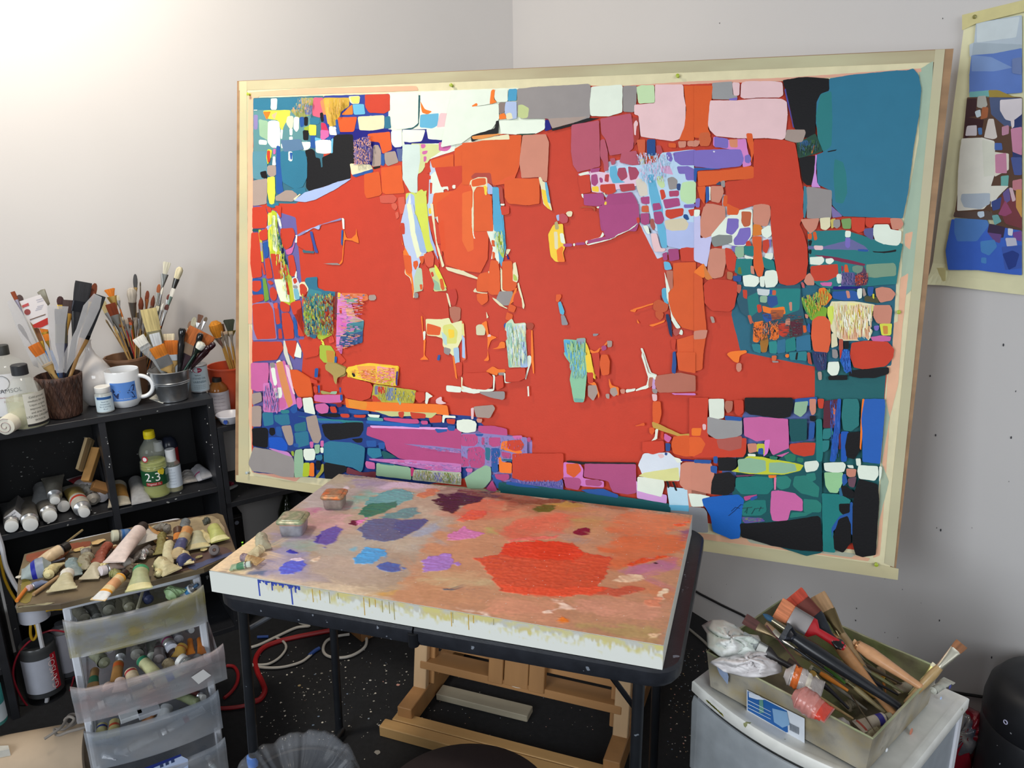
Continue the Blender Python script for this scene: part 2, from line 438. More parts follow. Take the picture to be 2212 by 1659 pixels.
D r 1595,380 1640,390 1640,440 1610,460
D r 1600,180 1640,185 1645,290 1610,290
D o 1625,485 1700,490 1715,640 1690,670 1650,640
D o 1720,545 1765,535 1770,580 1745,630 1725,600
D o 1775,500 1825,490 1820,550 1800,578
D #d85a3c 1820,480 1895,445 1920,500 1910,590 1860,600 1830,550
D #b9ccaa 1760,600 1800,610 1820,740 1810,820 1730,840 1730,700
D #c8d48c 1870,610 1950,600 1990,700 2040,820 1920,830 1880,700
D e 1890,700 1960,740 1980,820 1920,815
D y 1920,570 1950,600 2000,700 2040,800 1980,740 1930,650
D r 1800,600 1840,580 1880,640 1920,760 1910,830 1820,830 1810,700
D r 1885,650 1905,640 1920,680 1900,695
D o 1970,710 1998,705 2020,800 2000,825 1980,790
D r 1940,550 1960,550 1965,600 1945,600
D o 1780,760 1810,760 1810,810 1790,815
D n 1728,840 1770,840 1770,890 1730,890
D r 1790,830 1900,822 2030,840 2050,900 2060,1090 1860,1090 1780,1000
D c 2030,840 2050,850 2080,970 2065,975
D #b5715c 2060,980 2110,968 2170,980 2165,1090 2110,1135 2070,1060
D #c23a2c 2040,820 2120,800 2140,880 2120,960 2080,960
D O 1795,1060 1808,1060 1815,1200 1840,1290 1830,1430 1870,1472 1780,1470 1820,1440 1820,1300
D w 1812,1205 1840,1200 1836,1270 1820,1290
D #e8e8b0 1838,1085 1990,1090 2060,1075 2080,1130 2183,1100 2183,1270 2100,1440 2000,1340 2000,1270 1940,1250 1850,1240
D o 1850,1125 1985,1165 1975,1240 1850,1235
D #d6d878 2000,1150 2080,1130 2140,1200 2130,1320 2020,1320
D #b8d8d0 1985,1200 2040,1250 2040,1340 2010,1320
D Y 2050,1180 2110,1190 2110,1260 2060,1270
D #a8c8e0 2100,1360 2150,1350 2160,1500 2110,1510
D n 2010,1350 2080,1370 2060,1430 2010,1410
D b 1955,1425 1980,1425 1970,1480 1945,1475
D r 2120,1500 2183,1490 2183,1620 2140,1630
D O 2090,1430 2110,1440 2140,1659 2120,1640
A c 2130,1659 2130,1500 2140,1500 2145,1659
X c 963,576 1000,584 1034,600 1034,604 1000,594 968,584
X c 931,440 937,440 945,520 962,575 957,578 944,530
X #e0552a 985,410 1008,385 1060,395 1060,440 1055,560 1040,590 1000,585 965,572 950,500 945,440
X #e86a30 1000,418 1020,412 1025,540 1012,545 1000,520
X #dd4f22 950,480 960,475 965,540 955,545
E w 90,60 95,30 105,30 110,300 125,330 110,330 100,290 92,200
E #54a9d0 290,0 350,0 385,60 395,200 415,420 395,500 370,600 350,540 310,460 290,300 290,200
E w 225,240 250,190 300,200 330,300 340,440 350,560 340,580 310,500 270,530 290,420 260,340
E o 275,340 310,350 310,410 280,400
E o 285,450 310,460 310,520 285,525
E #b8d04a 340,240 370,330 400,450 390,520 360,480 330,400
E c 415,430 460,430 430,480 410,500
E B 415,460 445,520 430,530
E o 375,545 470,540 480,680 475,720 520,745 500,810 440,830 380,810
E o 270,530 340,540 355,640 360,810 340,860 270,860 240,830 250,640
E o 165,660 250,640 250,800 240,830 135,830 140,720
E c 360,600 375,620 380,815 430,830 380,830 365,810
E c 480,560 505,550 530,700 520,745 475,730
E #b4cc60 480,660 510,680 525,730 485,725
E n 320,900 350,825 480,825 470,900 440,960 390,960 340,930
E c 280,880 320,900 390,965 430,985 420,990 350,960 300,910
E c 100,830 130,790 135,830 240,840 235,855 150,840
E o 135,850 240,845 245,920 185,960 140,910
E c 245,640 255,635 252,665
E O 460,900 500,800 520,790 490,920 440,960
E o 440,940 510,970 490,1030 430,1010
E o 420,1020 480,1045 470,1110 405,1090
E c 520,750 535,745 590,960 580,1000 560,960
E r 490,860 530,810 560,900 570,980 490,960 480,920
E c 225,1010 250,1070 230,1085
E b 405,1120 420,1130 400,1180 390,1150
E #cfe0c0 410,1130 470,1080 490,1130 600,1120 600,1250 620,1540 440,1545 420,1350 400,1240
E #9fd0b8 415,1130 470,1120 480,1300 470,1540 440,1545 420,1340
E #e3e6a8 470,1260 520,1240 530,1500 480,1520
E #a9c6ea 540,1300 590,1290 620,1540 550,1545
E w 520,1140 600,1130 600,1240 560,1300 530,1260
E r 410,1190 430,1230 425,1280 395,1300 345,1290 350,1200
E r 600,1190 650,1180 660,1300 650,1420 620,1400 600,1290
E O 650,1190 662,1190 680,1600 670,1600 650,1500
E #a8452f 600,1130 660,1120 680,1150 660,1190 610,1180
E w 615,1430 650,1430 650,1500 600,1659 590,1640 620,1540
E #d8d6b0 130,1150 170,1135 220,1140 215,1240 135,1240
E O 180,1130 230,1100 250,1230 330,1260 270,1290 240,1380 255,1480 200,1480 240,1440 240,1260 210,1160
E O 360,1300 400,1300 410,1360 280,1370 340,1350
E O 220,1580 290,1530 340,1560 410,1560 410,1590 340,1590 330,1620 270,1600
E n 340,1590 400,1590 400,1620 345,1615
E p 245,1230 270,1230 270,1255 235,1255
E #e06036 0,1100 20,1130 40,1470 0,1480
E #dfe090 0,1130 15,1130 25,1250 0,1240
E #a9c6ea 0,1230 25,1270 30,1460 0,1450
E o 355,30 440,30 445,100 375,110 360,80
E w 360,0 400,5 400,15 365,18
X o 1091,390 1105,385 1168,388 1163,435 1118,442 1092,425
X o 1000,392 1060,330 1094,360 1070,395
B #e05a2c 0,830 560,780 540,1050 480,1200 300,1230 280,1080 0,1080
B o 440,760 560,750 540,1000 500,1120 400,1160 290,1230 0,1220 0,840
B #b3473a 80,1150 120,1110 270,1110 290,1240 380,1240 400,1440 360,1390 340,1240 240,1200 200,1160 110,1170
B c 65,1250 80,1180 150,1150 235,1150 240,1230 230,1320 210,1310 215,1240 140,1240 110,1290 110,1659 95,1659 100,1280 78,1210
B o 90,1180 150,1160 225,1160 225,1220 140,1235 90,1240
B Y 200,1225 235,1235 232,1320 215,1320
B o 115,1290 140,1250 205,1240 215,1320 280,1320 295,1659 115,1659
B L 240,1200 290,1240 290,1310 240,1310
B #54a9d0 285,1240 345,1245 355,1380 395,1659 300,1659 290,1400
B o 400,1180 730,1160 730,1400 620,1415 440,1400 400,1340
B w 360,1400 400,1400 400,1415 365,1418
B r 360,1430 445,1420 445,1490 375,1510
B w -100,330 280,330 270,460 100,490 345,460 350,600 280,700 80,770 0,830 -200,870
B #8a7a74 345,450 410,445 400,540 350,560
B O 275,330 310,325 300,420 330,445 260,465
B w 310,335 430,325 430,440 330,445 305,410
B #4ba0c8 438,322 518,318 515,430 430,435
B O 350,560 400,545 420,600 350,610
B #aebfe0 410,440 515,440 515,600 430,610 400,540
B c 410,555 460,540 480,600 420,610
B O 90,480 140,450 150,480 100,488
B k 85,760 310,690 320,620 350,620 340,740 200,770 90,820
B #e09048 90,765 340,740 380,745 200,790 100,795
B c 110,810 350,760 440,745 450,795 300,800
B n 518,320 700,300 900,290 1195,272 1212,300 1205,590 1050,640 850,690 810,600 560,600 520,560
B z 810,600 1180,580 1100,620 1000,650 850,695
B #c3cf90 528,470 570,468 630,500 620,590 570,600 525,580
B B 780,610 815,610 845,700 780,720
B k 840,695 1040,645 1180,595 1300,595 1050,665 850,715
B w 345,620 780,610 780,700 700,740 500,750 370,740
B #2c4a3c 500,745 700,738 600,765
B w 1215,300 1500,280 1512,300 1508,540 1380,580 1210,575 1200,480
B n 1515,292 1645,290 1640,450 1620,540 1515,535
B #c3deae 1640,300 1690,285 1808,285 1815,450 1660,460
B p 1815,280 2080,280 2085,380 2105,480 2100,650 2050,790 1980,815 1820,790 1680,770 1660,570 1620,560 1620,470 1815,455
B o 2085,290 2200,290 2183,810 2040,805 2090,680 2110,520
B #b5566a 1300,600 1590,550 1600,620 1620,760 1610,880 1560,920 1390,950 1350,790 1310,740
B #b5566a 1030,660 1290,615 1300,1050 1090,1105 1045,1040 1025,900
B #b5566a 1300,800 1340,790 1370,900 1380,1080 1340,1100 1330,1010 1300,960
B #a83a30 1600,590 1660,590 1670,780 1620,860
B p 1615,640 1640,610 1660,650 1640,680 1635,760 1620,750
B #b5566a 1500,920 1640,900 1670,1020 1650,1050 1480,1010
B #b5566a 1390,975 1440,968 1445,1020 1410,1040
B s 570,755 790,745 820,830 800,1190 770,1190 730,1150 560,1160 540,1000
B #d2603c 1640,800 1725,795 1720,960 1680,970 1655,880
B #1f4a88 1740,795 1820,795 1820,945 1740,945
B #d2603c 1720,955 1810,950 1840,1000 1840,1110 1760,1115 1725,1050
B #b5464e 1825,850 1870,850 1890,920 1860,1000 1830,960
B c 1670,980 1715,980 1720,1040 1680,1040
B o 1940,830 2010,830 2015,875 1945,870
B s 2030,815 2110,810 2105,870 2040,875
B s 2120,810 2200,810 2200,865 2120,860
B #bcd8ee 1880,920 2183,890 2183,1659 1820,1659 1640,1100 1380,1200 1380,1050 1640,1040 1830,1010
B #d6a8cc 1860,1050 1950,1040 1990,1130 1880,1110
B #e6c8dc 1200,1090 1390,1110 1640,1110 1700,1220 1500,1260 1290,1300 1220,1290
B h 1090,1120 1200,1090 1210,1130 1100,1140
B v 1920,920 1965,915 1985,980 1970,1010 1930,990
B v 1985,920 2200,890 2200,1040 2060,1040 2000,1000
B v 2020,1050 2120,1045 2200,1080 2183,1120 2040,1120
B v 2090,1080 2200,1090 2200,1180 2110,1180
B l 1390,1050 1450,1040 1480,1170 1540,1200 1420,1210 1390,1140
B #a94862 1470,1065 1540,1060 1560,1150 1500,1190 1460,1130
B #a94862 1560,1050 1640,1060 1670,1110 1640,1170 1580,1180
B r 1095,1130 1200,1130 1215,1290 1120,1310 1095,1200
B m 1205,1075 1300,1060 1290,1100 1210,1110
B m 1215,1130 1270,1120 1285,1200 1250,1240 1215,1210
B m 1290,1150 1325,1160 1325,1200 1300,1205
B Y 1220,1240 1285,1235 1290,1290 1225,1285
B r 1300,1220 1440,1210 1450,1290 1380,1320 1300,1280
B #b54048 1345,1125 1385,1120 1380,1200 1340,1190
B #b54048 1475,1220 1620,1210 1630,1270 1500,1290
B #d8d0c0 1630,1180 1680,1160 1740,1220 1750,1320 1680,1335 1650,1270
B l 1745,1130 1800,1120 1860,1330 1890,1440 1900,1659 1850,1659 1790,1450 1760,1300
B #c8e0a8 1830,1145 1890,1140 1910,1240 1880,1260 1840,1220
B n 1930,1160 1985,1145 2030,1180 2020,1260 1950,1270
B #2f4a80 2020,1210 2060,1210 2050,1280 2020,1270
B #bfe3b0 2070,1200 2140,1190 2200,1195 2200,1390 2120,1405 2060,1370 2050,1290
B m 1140,1310 1330,1300 1345,1400 1280,1425 1150,1415
B m 1380,1310 1600,1290 1650,1380 1670,1560 1640,1659 1310,1659 1290,1500 1300,1440
B m 1680,1340 1765,1330 1765,1405 1690,1400
B #d2603c 1690,1420 1755,1415 1760,1480 1690,1480
B m 1790,1400 1860,1390 1880,1450 1800,1470
B m 1680,1490 1760,1490 1765,1580 1720,1605 1680,1580
B m 1800,1490 1880,1480 1905,1550 1880,1590 1820,1590
B r 1860,1270 1900,1265 1920,1340 1880,1370
B #b0436a 1945,1280 2040,1275 2040,1330 1950,1335
B m 1890,1360 2040,1345 2055,1420 1910,1450
B r 1915,1470 2080,1445 2080,1510 1960,1545 1915,1520
B v 2085,1410 2200,1400 2183,1440 2090,1440
B r 2125,1460 2200,1450 2200,1510 2150,1520
B #1f4a88 2085,1500 2120,1510 2135,1550 2110,1555 2080,1530
B w 1095,1120 1190,1095 1215,1140 1200,1120 1110,1140
B #d9cfb0 1910,1550 2100,1540 2130,1590 2080,1659 1930,1659
B w 1120,1310 1140,1305 1145,1350 1130,1340
B c 1340,1290 1355,1330 1330,1310
B Y 1345,1380 1362,1380 1360,1412 1335,1412
B #b5502f 1105,1450 1130,1425 1230,1425 1260,1440 1250,1480 1230,1440 1130,1440
B w 1260,1430 1295,1425 1285,1450
B c 720,1150 745,1150 760,1190 790,1200 850,1470 800,1440 765,1400 745,1260
B Y 745,1260 800,1280 810,1400 845,1465 800,1440 768,1390
B l 780,1195 800,1200 835,1400 810,1390 790,1290
B #c4505a 915,1500 960,1490 1000,1530 990,1580 940,1585 910,1550
B L 885,1510 915,1500 915,1560 900,1560
B c 975,1490 1000,1470 1040,1470 1035,1520 1000,1525
E Y 810,290 860,200 950,190 960,300 975,380 970,420 950,460 970,550 880,550 835,500
E c 865,265 900,265 905,430 875,430
E w 920,280 955,280 975,380 930,370
E O 890,440 940,400 960,420 945,460 970,550 900,550
E #b4a878 870,180 900,165 915,240 880,250
E #c4505a 915,105 960,95 1000,130 990,170 940,185 910,160
E L 885,120 915,100 915,160 900,165
E m 950,380 1035,375 1040,405 960,410
E w 1045,378 1065,375 1065,400 1048,402
E m 1070,370 1155,365 1160,388 1070,395
E w 1160,355 1300,320 1325,265 1340,300 1300,330 1175,370 1175,385 1390,335 1460,310 1400,340 1190,395 1165,385
E m 1175,350 1370,305 1390,335 1190,380
E m 1290,20 1660,0 1670,150 1640,190 1540,270 1390,335 1340,300 1320,200 1290,100
E w 1470,290 1560,255 1660,180 1620,225 1540,270 1430,320
E r 1640,135 1670,130 1675,180 1650,190
E m 1680,95 1755,90 1765,190 1720,205 1680,180
E m 1800,80 1880,75 1905,160 1860,200 1815,190
E #a85a50 1770,150 1800,140 1820,230 1800,260 1770,200
E w 1700,210 1750,210 1770,290 1740,285
E k 1755,215 1775,250 1780,285 1762,270
E p 1775,285 1830,280 1870,420 1920,430 1900,455 1810,455 1790,380
E l 1835,210 1900,190 1930,300 1930,420 1880,415 1850,300
E #b2c0ea 1900,150 2200,180 2183,420 2050,430 1930,400 1920,270
E #d9cfb0 1905,160 2080,140 2135,190 2110,250 1980,260 1920,240
E r 1915,60 2085,45 2080,110 1960,150 1915,120
E #1f4a88 2085,100 2120,105 2140,150 2110,155
E r 2125,60 2200,50 2200,110 2150,115
E m 1885,470 1930,455 1935,535 1895,540
E m 1940,430 2035,425 2045,530 1950,545
E r 2050,425 2110,412 2200,420 2200,545 2060,545
E l 1895,545 1950,550 1980,620 1910,630
E #b8705c 1920,635 1985,630 1985,800 1955,820 1930,720
E o 1985,560 2200,550 2200,1200 2070,1170 1985,1060 1945,950 1940,840 1990,790
E #5ab0d0 1880,800 1920,790 1940,950 1910,940 1880,870
E k 1865,850 1880,900 1875,910
E w 1905,640 1960,820 1940,840 1945,950 1985,1060 2060,1170 2020,1180 1970,1100 1960,980 1930,900
E #c9572f 1800,930 1850,900 1945,950 1930,1010 1880,1030 1800,1000
E #c9572f 1820,1010 1900,1030 1890,1080 1860,1100 1820,1060
E O 1575,1010 1620,990 1800,935 1800,950 1640,1000 1630,1025
E O 1645,1085 1675,1130 1650,1125
E O 1755,1145 1850,1120 1910,1095 1905,1115 1790,1160
E #14305a 1915,1040 1945,1040 1970,1130 1980,1260 1955,1240 1930,1120
E #b0504a 1985,1180 2050,1175 2060,1220 2010,1250 1985,1220
E w 2060,1180 2080,1200 2075,1240 2040,1230
E r 1965,1280 2015,1275 2005,1380 1975,1370
E #2a4f90 1985,1395 2010,1390 2020,1500 2010,1600 1975,1590
E #db5a28 2020,1280 2200,1230 2200,1580 2040,1560
E w 1680,1360 1700,1360 1780,1590 1840,1610 1820,1640 1770,1620
E o 885,855 935,855 935,880 910,930 885,920
E #5ab0d0 905,930 930,920 965,1010 960,1050 925,1040
E #8f8f94 930,1050 965,1050 1000,1130 990,1145 940,1145
E #8f8f94 1230,1225 1290,1225 1270,1245 1235,1250
E #8cc6a0 955,1275 1080,1285 1080,1270 1165,1265 1165,1330 1200,1380 1170,1450 1170,1659 1030,1659 1040,1520 970,1420
E #5ab0dc 960,1280 1040,1290 1040,1400 1000,1430 965,1400
E #98a0b0 1080,1275 1165,1268 1140,1330 1080,1320
E Y 1165,1300 1200,1380 1220,1500 1260,1600 1260,1659 1180,1580 1160,1450
E O 1200,1370 1250,1395 1305,1350 1290,1400 1215,1410
E O 1300,1380 1370,1290 1365,1330 1310,1350
E m 1310,1345 1350,1330 1365,1370 1320,1390
E z 1365,1290 1415,1290 1410,1350 1370,1355
E o 1310,1420 1375,1420 1395,1500 1390,1600 1320,1610 1300,1500
E r 1180,1600 1230,1590 1240,1659 1190,1659
E r 1215,1410 1290,1400 1300,1500 1290,1659 1250,1600
C #999 170,265 360,252 365,380 410,385 400,425 170,420
C v 330,415 410,400 405,430 330,430
C o 0,290 175,290 165,430 150,600 130,690 160,760 80,790 0,780
C p 360,260 430,265 425,385 370,385
C p 445,265 500,250 740,250 830,260 840,380 800,405 600,405 470,415 435,400
C p 150,430 400,430 600,412 820,415 870,440 880,560 860,780 830,800 680,785 560,790 400,785 200,765 150,710 130,660
C #cc6238 60,735 140,730 165,800 140,860 60,860 40,810
C s 0,800 60,810 40,860 0,870
C #d886c8 180,770 330,800 490,790 500,880 540,1040 460,1060 440,900 330,890 180,860
C #d98a68 330,795 410,795 410,875 340,870
C v 190,770 320,790 320,880 190,870
C o 490,738 545,740 570,880 540,1020 530,900 500,820
C v 0,900 190,890 440,890 470,980 440,1050 190,1075 0,1050
C v 475,950 520,935 540,980 520,1025 480,1015
C b 0,1060 260,1075 30,1090 20,1200 0,1190
C #d8d8e8 175,905 200,905 190,925
C o 30,1095 230,1090 330,1080 540,1045 600,1080 560,1170 330,1180 280,1190 200,1220 40,1240
C #2d4a68 200,1220 250,1185 250,1230
C n 250,1190 290,1180 290,1250 255,1240
C r 560,800 840,800 950,830 980,1000 1000,1150 1030,1290 1020,1480 980,1560 720,1560 720,1420 560,1420 430,1460 310,1400 290,1200 560,1160
C k 830,240 900,230 980,215 1060,210 1270,225 1265,340 1180,380 1145,500 1140,770 1050,785 940,690 900,480
C #4a4a9a 848,330 860,320 940,680 932,690
C #254a3c 960,820 1050,790 1140,740 1210,910 1100,945 980,975
C #2d5a80 990,820 1060,800 1100,850 1000,860
C O 1125,850 1135,855 1110,930 1100,925
C t 1270,225 1480,190 1700,170 1900,150 2000,150 2060,130 2110,190 2135,330 2115,560 2060,900 2010,1300 1960,1540 1700,1530 1400,1520 1300,1420 1290,1280 1160,1220 1150,940 1220,915 1180,800 1145,650 1150,450 1190,370 1270,340
C #2b7d80 1190,370 1290,345 1300,600 1290,860 1215,915 1160,780 1145,560
C #2b7d80 1320,980 1400,1010 1430,1120 1440,1300 1400,1400 1330,1390 1310,1150
C k 1250,910 1345,890 1330,905 1260,918
C z 870,705 1040,705 1050,740 1020,820 960,830 850,800
C k 985,970 1135,945 1140,1130 1150,1220 1060,1230 1020,1190 1000,1080
C #d090d8 1140,940 1155,945 1145,1100 1160,1215 1195,1250 1100,1245 1130,1100
C n 1055,1240 1180,1255 1295,1275 1290,1540 1060,1540
C #3f7d90 1030,1235 1055,1240 1065,1400 1045,1535 1025,1530
C #7f70a8 1290,1420 1400,1520 1300,1535
C o 30,1240 110,1235 100,1410 50,1340
C b 110,1240 145,1240 145,1370 110,1400
C w 140,1240 155,1240 155,1370 145,1370
C s 155,1235 270,1235 280,1300 240,1395 160,1380
C o 280,1320 315,1320 310,1430 270,1420
C v 20,1350 60,1350 50,1440 10,1430
C s 110,1400 180,1400 290,1430 300,1600 290,1659 60,1659 80,1480
C o 315,1410 430,1450 410,1510 320,1500
F #c8c8ee 0,110 60,110 60,330 170,300 150,430 120,600 60,560 0,540
F w 0,60 60,60 50,120 0,130
F s 90,30 180,10 290,30 300,200 280,260 100,330 60,300 60,150
F w 300,130 440,60 550,60 550,300 480,400 380,400 170,330 160,300
F o 310,0 430,60 410,110 310,110
F #c0623c 445,75 540,80 530,210 470,225 445,180
F v 315,140 420,145 420,230 360,300 300,280
F s 555,20 640,5 715,20 720,120 690,215 640,215 555,190
F v 430,235 530,225 535,300 480,390 380,395 370,340 410,290
F #e0802c 555,195 620,200 645,240 630,300 550,310
F #868c88 165,320 230,295 360,300 360,370 250,400 190,410 165,370
F w 630,250 700,205 755,230 720,310 680,330 640,300
F r 490,360 520,345 545,400 530,475 500,460 485,400
F o 545,310 635,310 635,470 660,600 640,690 600,690 560,600 555,440
F r 645,350 700,335 710,400 680,475 645,450
F g 470,400 560,400 560,500 470,480
F v 350,400 400,400 400,460 360,450
F e 385,410 470,405 470,500 410,515 385,480
F s 150,430 200,420 295,430 300,560 270,690 180,710 125,660 130,560
F r 290,415 350,430 400,500 380,640 320,630 300,560
F w 470,485 560,510 550,530 480,520
F v 705,340 725,340 720,420 710,410
F w 670,470 745,465 740,520 700,545 660,520
F g 400,520 550,520 540,660 560,680 450,680 380,650
F #6a7a30 415,600 440,600 450,670 410,660
F g 640,500 750,540 770,640 660,610
F s 530,585 560,590 570,670 535,660
F #d8803c 90,560 130,640 180,720 120,720 90,680
F O 0,640 90,560 100,700 0,700
F #b0704c 310,640 365,650 360,720 310,710
F #2a4f90 365,680 450,680 440,740 370,730
F w 455,680 520,670 610,690 615,740 580,785 470,780
F w 670,635 740,625 780,640 790,740 750,795 670,790 660,700
F w 615,690 665,680 660,790 620,780
F r 720,0 1020,0 1030,130 990,200 1030,280 1065,400 1070,560 1050,700 960,760 900,780 800,750 770,620 740,400 720,200
F #24787c 1065,250 1160,260 1410,250 1700,340 1960,380 1930,560 1900,760 1600,780 1300,800 1200,790 1120,740 1080,560
F #6a6a9c 1070,400 1200,410 1480,340 1600,400 1650,450 1530,440 1220,430 1070,430
F #5a5a90 1590,240 1690,230 1680,350 1600,300
F s 1000,150 1180,140 1150,240 1090,290 1040,230
F c 1180,140 1280,130 1280,220 1240,255 1190,240
F #c8b860 1280,150 1330,140 1320,220 1290,240
F n 1310,155 1370,150 1375,215 1340,240 1305,215
F #7aa060 1380,150 1475,140 1475,240 1400,240
F r 1475,135 1610,135 1600,260 1540,280 1480,250
F r 1610,135 1850,135 1850,190 1700,190 1660,235 1610,210
F s 1840,140 1940,140 1970,190 1940,245 1860,245
F w 1690,200 1830,198 1845,245 1950,260 1940,370 1910,400 1780,385 1700,350 1680,280
F w 1420,258 1475,260 1470,320 1420,320
F v 1420,320 1470,325 1465,410 1440,425 1418,400
F o 1065,285 1110,285 1105,340 1070,340
F o 1115,270 1145,265 1160,340 1130,350
F k 1070,350 1110,345 1100,400 1075,395
F p 1125,395 1215,400 1210,440 1130,438
F k 1075,435 1105,435 1100,480 1075,470
F k 1675,450 1780,455 1900,435 1895,455 1780,468 1690,462
F b 1540,430 1640,435 1630,455 1540,450
F #802848 1130,485 1300,500 1450,530 1610,570 1600,590 1400,555 1200,510
F w 1085,505 1210,500 1228,540 1190,580 1090,575
F w 1235,520 1300,515 1318,540 1280,575 1240,565
F k 1070,580 1095,570 1080,660 1065,650
F r 1095,590 1200,580 1350,570 1355,680 1250,730 1130,730 1090,640
F #9a2c50 1380,585 1405,590 1400,640 1385,640
F o 1415,575 1440,575 1455,650 1440,675 1410,640
F #6f8f7c 1485,595 1540,580 1590,595 1585,650 1540,660 1490,640
F #7d9a80 1615,575 1880,560 1900,600 1895,680 1700,700 1620,690
F #5c3c58 1590,580 1640,700 1620,770 1520,780 1500,680 1580,640
F r 1510,680 1590,675 1580,770 1520,760
F #585a94 1395,650 1510,650 1520,770 1380,780 1380,700
F w 1340,665 1385,660 1390,750 1350,755 1338,710
F w 1350,775 1385,770 1370,795
F s 1050,680 1090,650 1130,720 1130,770 1060,770 1030,730
F #b8585c 1005,735 1035,750 1040,800 1015,790
F h 1180,745 1300,740 1290,780 1200,775
F B 1300,780 1570,780 1560,800 1310,810
F b 1300,830 1500,820 1560,850 1550,910 1400,915 1300,890
F w 1535,800 1580,798 1575,890 1545,900 1530,850
F s 1425,820 1455,820 1470,890 1440,895
F z 1580,800 1600,800 1620,860 1590,880
F b 1630,785 1690,785 1680,850 1650,880 1630,850
F s 1700,800 1770,785 1850,800 1895,850 1860,910 1750,935 1710,870
F #4a4a30 1600,870 1720,880 1740,940 1600,920
F #d8d038 1675,850 1695,850 1690,900 1678,890
F O 1170,800 1230,790 1300,880 1240,960 1170,950
F #e3a040 1180,850 1250,850 1250,930 1200,940
F #7fae30 1000,890 1100,900 1150,960 1250,980 1240,1080 1100,1100 1040,1000
F #58a050 1010,900 1050,900 1090,1060 1050,1020
F c 1290,920 1500,920 1700,950 1700,1000 1670,1020 1670,1080 1600,1110 1680,1200 1640,1290 1380,1290 1290,1200 1250,1020
F #d8e860 1255,970 1310,960 1310,1080 1290,1150 1250,1040
F #f0e8a0 1440,930 1560,940 1550,1240 1440,1250
F Y 1535,950 1565,950 1560,1240 1540,1200
F #f0b890 1350,1160 1500,1170 1660,1150 1640,1280 1400,1280
F k 1600,980 1625,980 1615,1010 1600,1010
F k 1575,1100 1600,1090 1610,1110 1590,1120
F s 1690,955 1840,955 1860,1000 1845,1130 1720,1130 1680,1060
F v 1685,1150 1740,1145 1735,1190 1700,1200
F y 1740,1130 1860,1130 1850,1240 1760,1240
F #d89040 1770,1150 1820,1150 1820,1230 1780,1230
F h 1655,1255 1760,1240 1850,1250 1845,1295 1680,1300
F t 1530,1260 1600,1250 1640,1290 1540,1290
F r 90,760 150,710 320,720 405,740 405,850 380,980 330,1020 170,1010 100,940
F #c0604a 405,760 445,765 440,850 405,840
F #2a5a6c 450,800 600,800 1000,760 1010,900 1040,1100 1100,1250 900,1280 540,1320 550,1100 440,1020 400,900
F #1f7a78 500,880 600,830 620,1000 520,1080
F #1f8280 700,800 1000,800 990,1000 860,1050 700,960
F #cfd8d8 590,800 720,810 700,870 600,860
F r 455,810 500,815 500,900 465,890
F #d2603c 735,815 770,815 770,865 730,860
F b 710,810 735,810 735,860 710,860
F e 620,870 690,870 685,935 620,930
F #2a4f90 690,870 780,870 790,950 720,985 690,940
F O 640,960 720,985 850,970 860,1040 760,1050 650,1020
F #b05a30 720,1000 850,1000 830,1080 720,1100
F r 590,950 630,950 640,1020 600,1030
F s 890,930 920,925 920,1010 900,1010
F #4a3a3c 880,1100 1030,1080 1020,1240 900,1270
F #5c2434 900,1110 1010,1110 1020,1220 930,1250
F b 640,1040 720,1035 735,1100 680,1120 650,1080
F O 560,1120 650,1100 640,1240 600,1310 555,1300
F k 560,1150 580,1200 590,1270 570,1230
F O 720,1150 790,1150 800,1260 760,1290 720,1270
F k 740,1180 770,1190 765,1230 745,1220
F z 650,1150 690,1150 690,1210 660,1210
F r 790,1130 890,1120 895,1210 850,1260 800,1240
F s 860,1085 905,1080 900,1150 855,1150
F #a87028 630,1230 690,1230 700,1310 680,1400 630,1400 620,1320
F #2a7f88 540,1320 620,1320 630,1410 560,1390
F #2f6f90 780,1290 860,1270 860,1400 780,1410
F #1f8280 860,1280 950,1250 960,1380 860,1400
F #2f6f90 960,1260 1090,1230 1100,1380 960,1390
F #2a8a88 700,1300 780,1290 780,1410 710,1410
F o 1020,1145 1050,1145 1060,1210 1030,1220
F b 1065,1130 1090,1130 1095,1220 1060,1200
F s 1040,1035 1075,1050 1070,1085 1045,1075
F #e06038 1110,1100 1160,1060 1230,1060 1280,1110 1285,1300 1260,1400 1180,1420 1120,1380 1100,1250
F c 1290,1220 1340,1220 1350,1340 1290,1360
F #b5503c 1360,1275 1400,1275 1400,1380 1360,1380
F k 1410,1295 1455,1290 1450,1370 1410,1370
F r 1480,1310 1600,1290 1820,1300 1880,1370 1870,1450 1800,1530 1600,1560 1500,1540 1460,1430
F k 1460,1570 1600,1555 1830,1540 1830,1600 1700,1640 1550,1640 1450,1620
F #2a3a68 1110,1390 1250,1400 1240,1560 1160,1580 1120,1480
F n 1295,1370 1340,1370 1355,1430 1340,1460 1300,1450
F r 1365,1370 1395,1370 1390,1460 1370,1460
F #1f6ac8 1400,1370 1450,1370 1470,1500 1480,1560 1430,1600 1390,1520 1370,1480
F w 1260,1490 1360,1485 1368,1550 1350,1610 1290,1620 1250,1580
F k 1260,1620 1440,1610 1440,1659 1260,1659
F #b5503c 1060,1400 1090,1400 1110,1520 1070,1500
F z 1160,1580 1200,1580 1200,1659 1170,1659
F #2a7f88 890,1400 1060,1390 1060,1480 900,1470
F k 960,1400 980,1400 970,1470 950,1470
F O 305,1415 350,1390 490,1380 500,1400 430,1430 420,1500 380,1490
F z 150,1060 185,1065 200,1120 170,1125
F #c0604a 500,1050 535,1050 555,1120 530,1140
F #db5a28 0,650 80,700 100,1000 120,1200 90,1400 80,1560 0,1580
F s 0,1200 60,1190 130,1190 110,1270 0,1280
F n 730,1480 790,1480 795,1495 740,1495
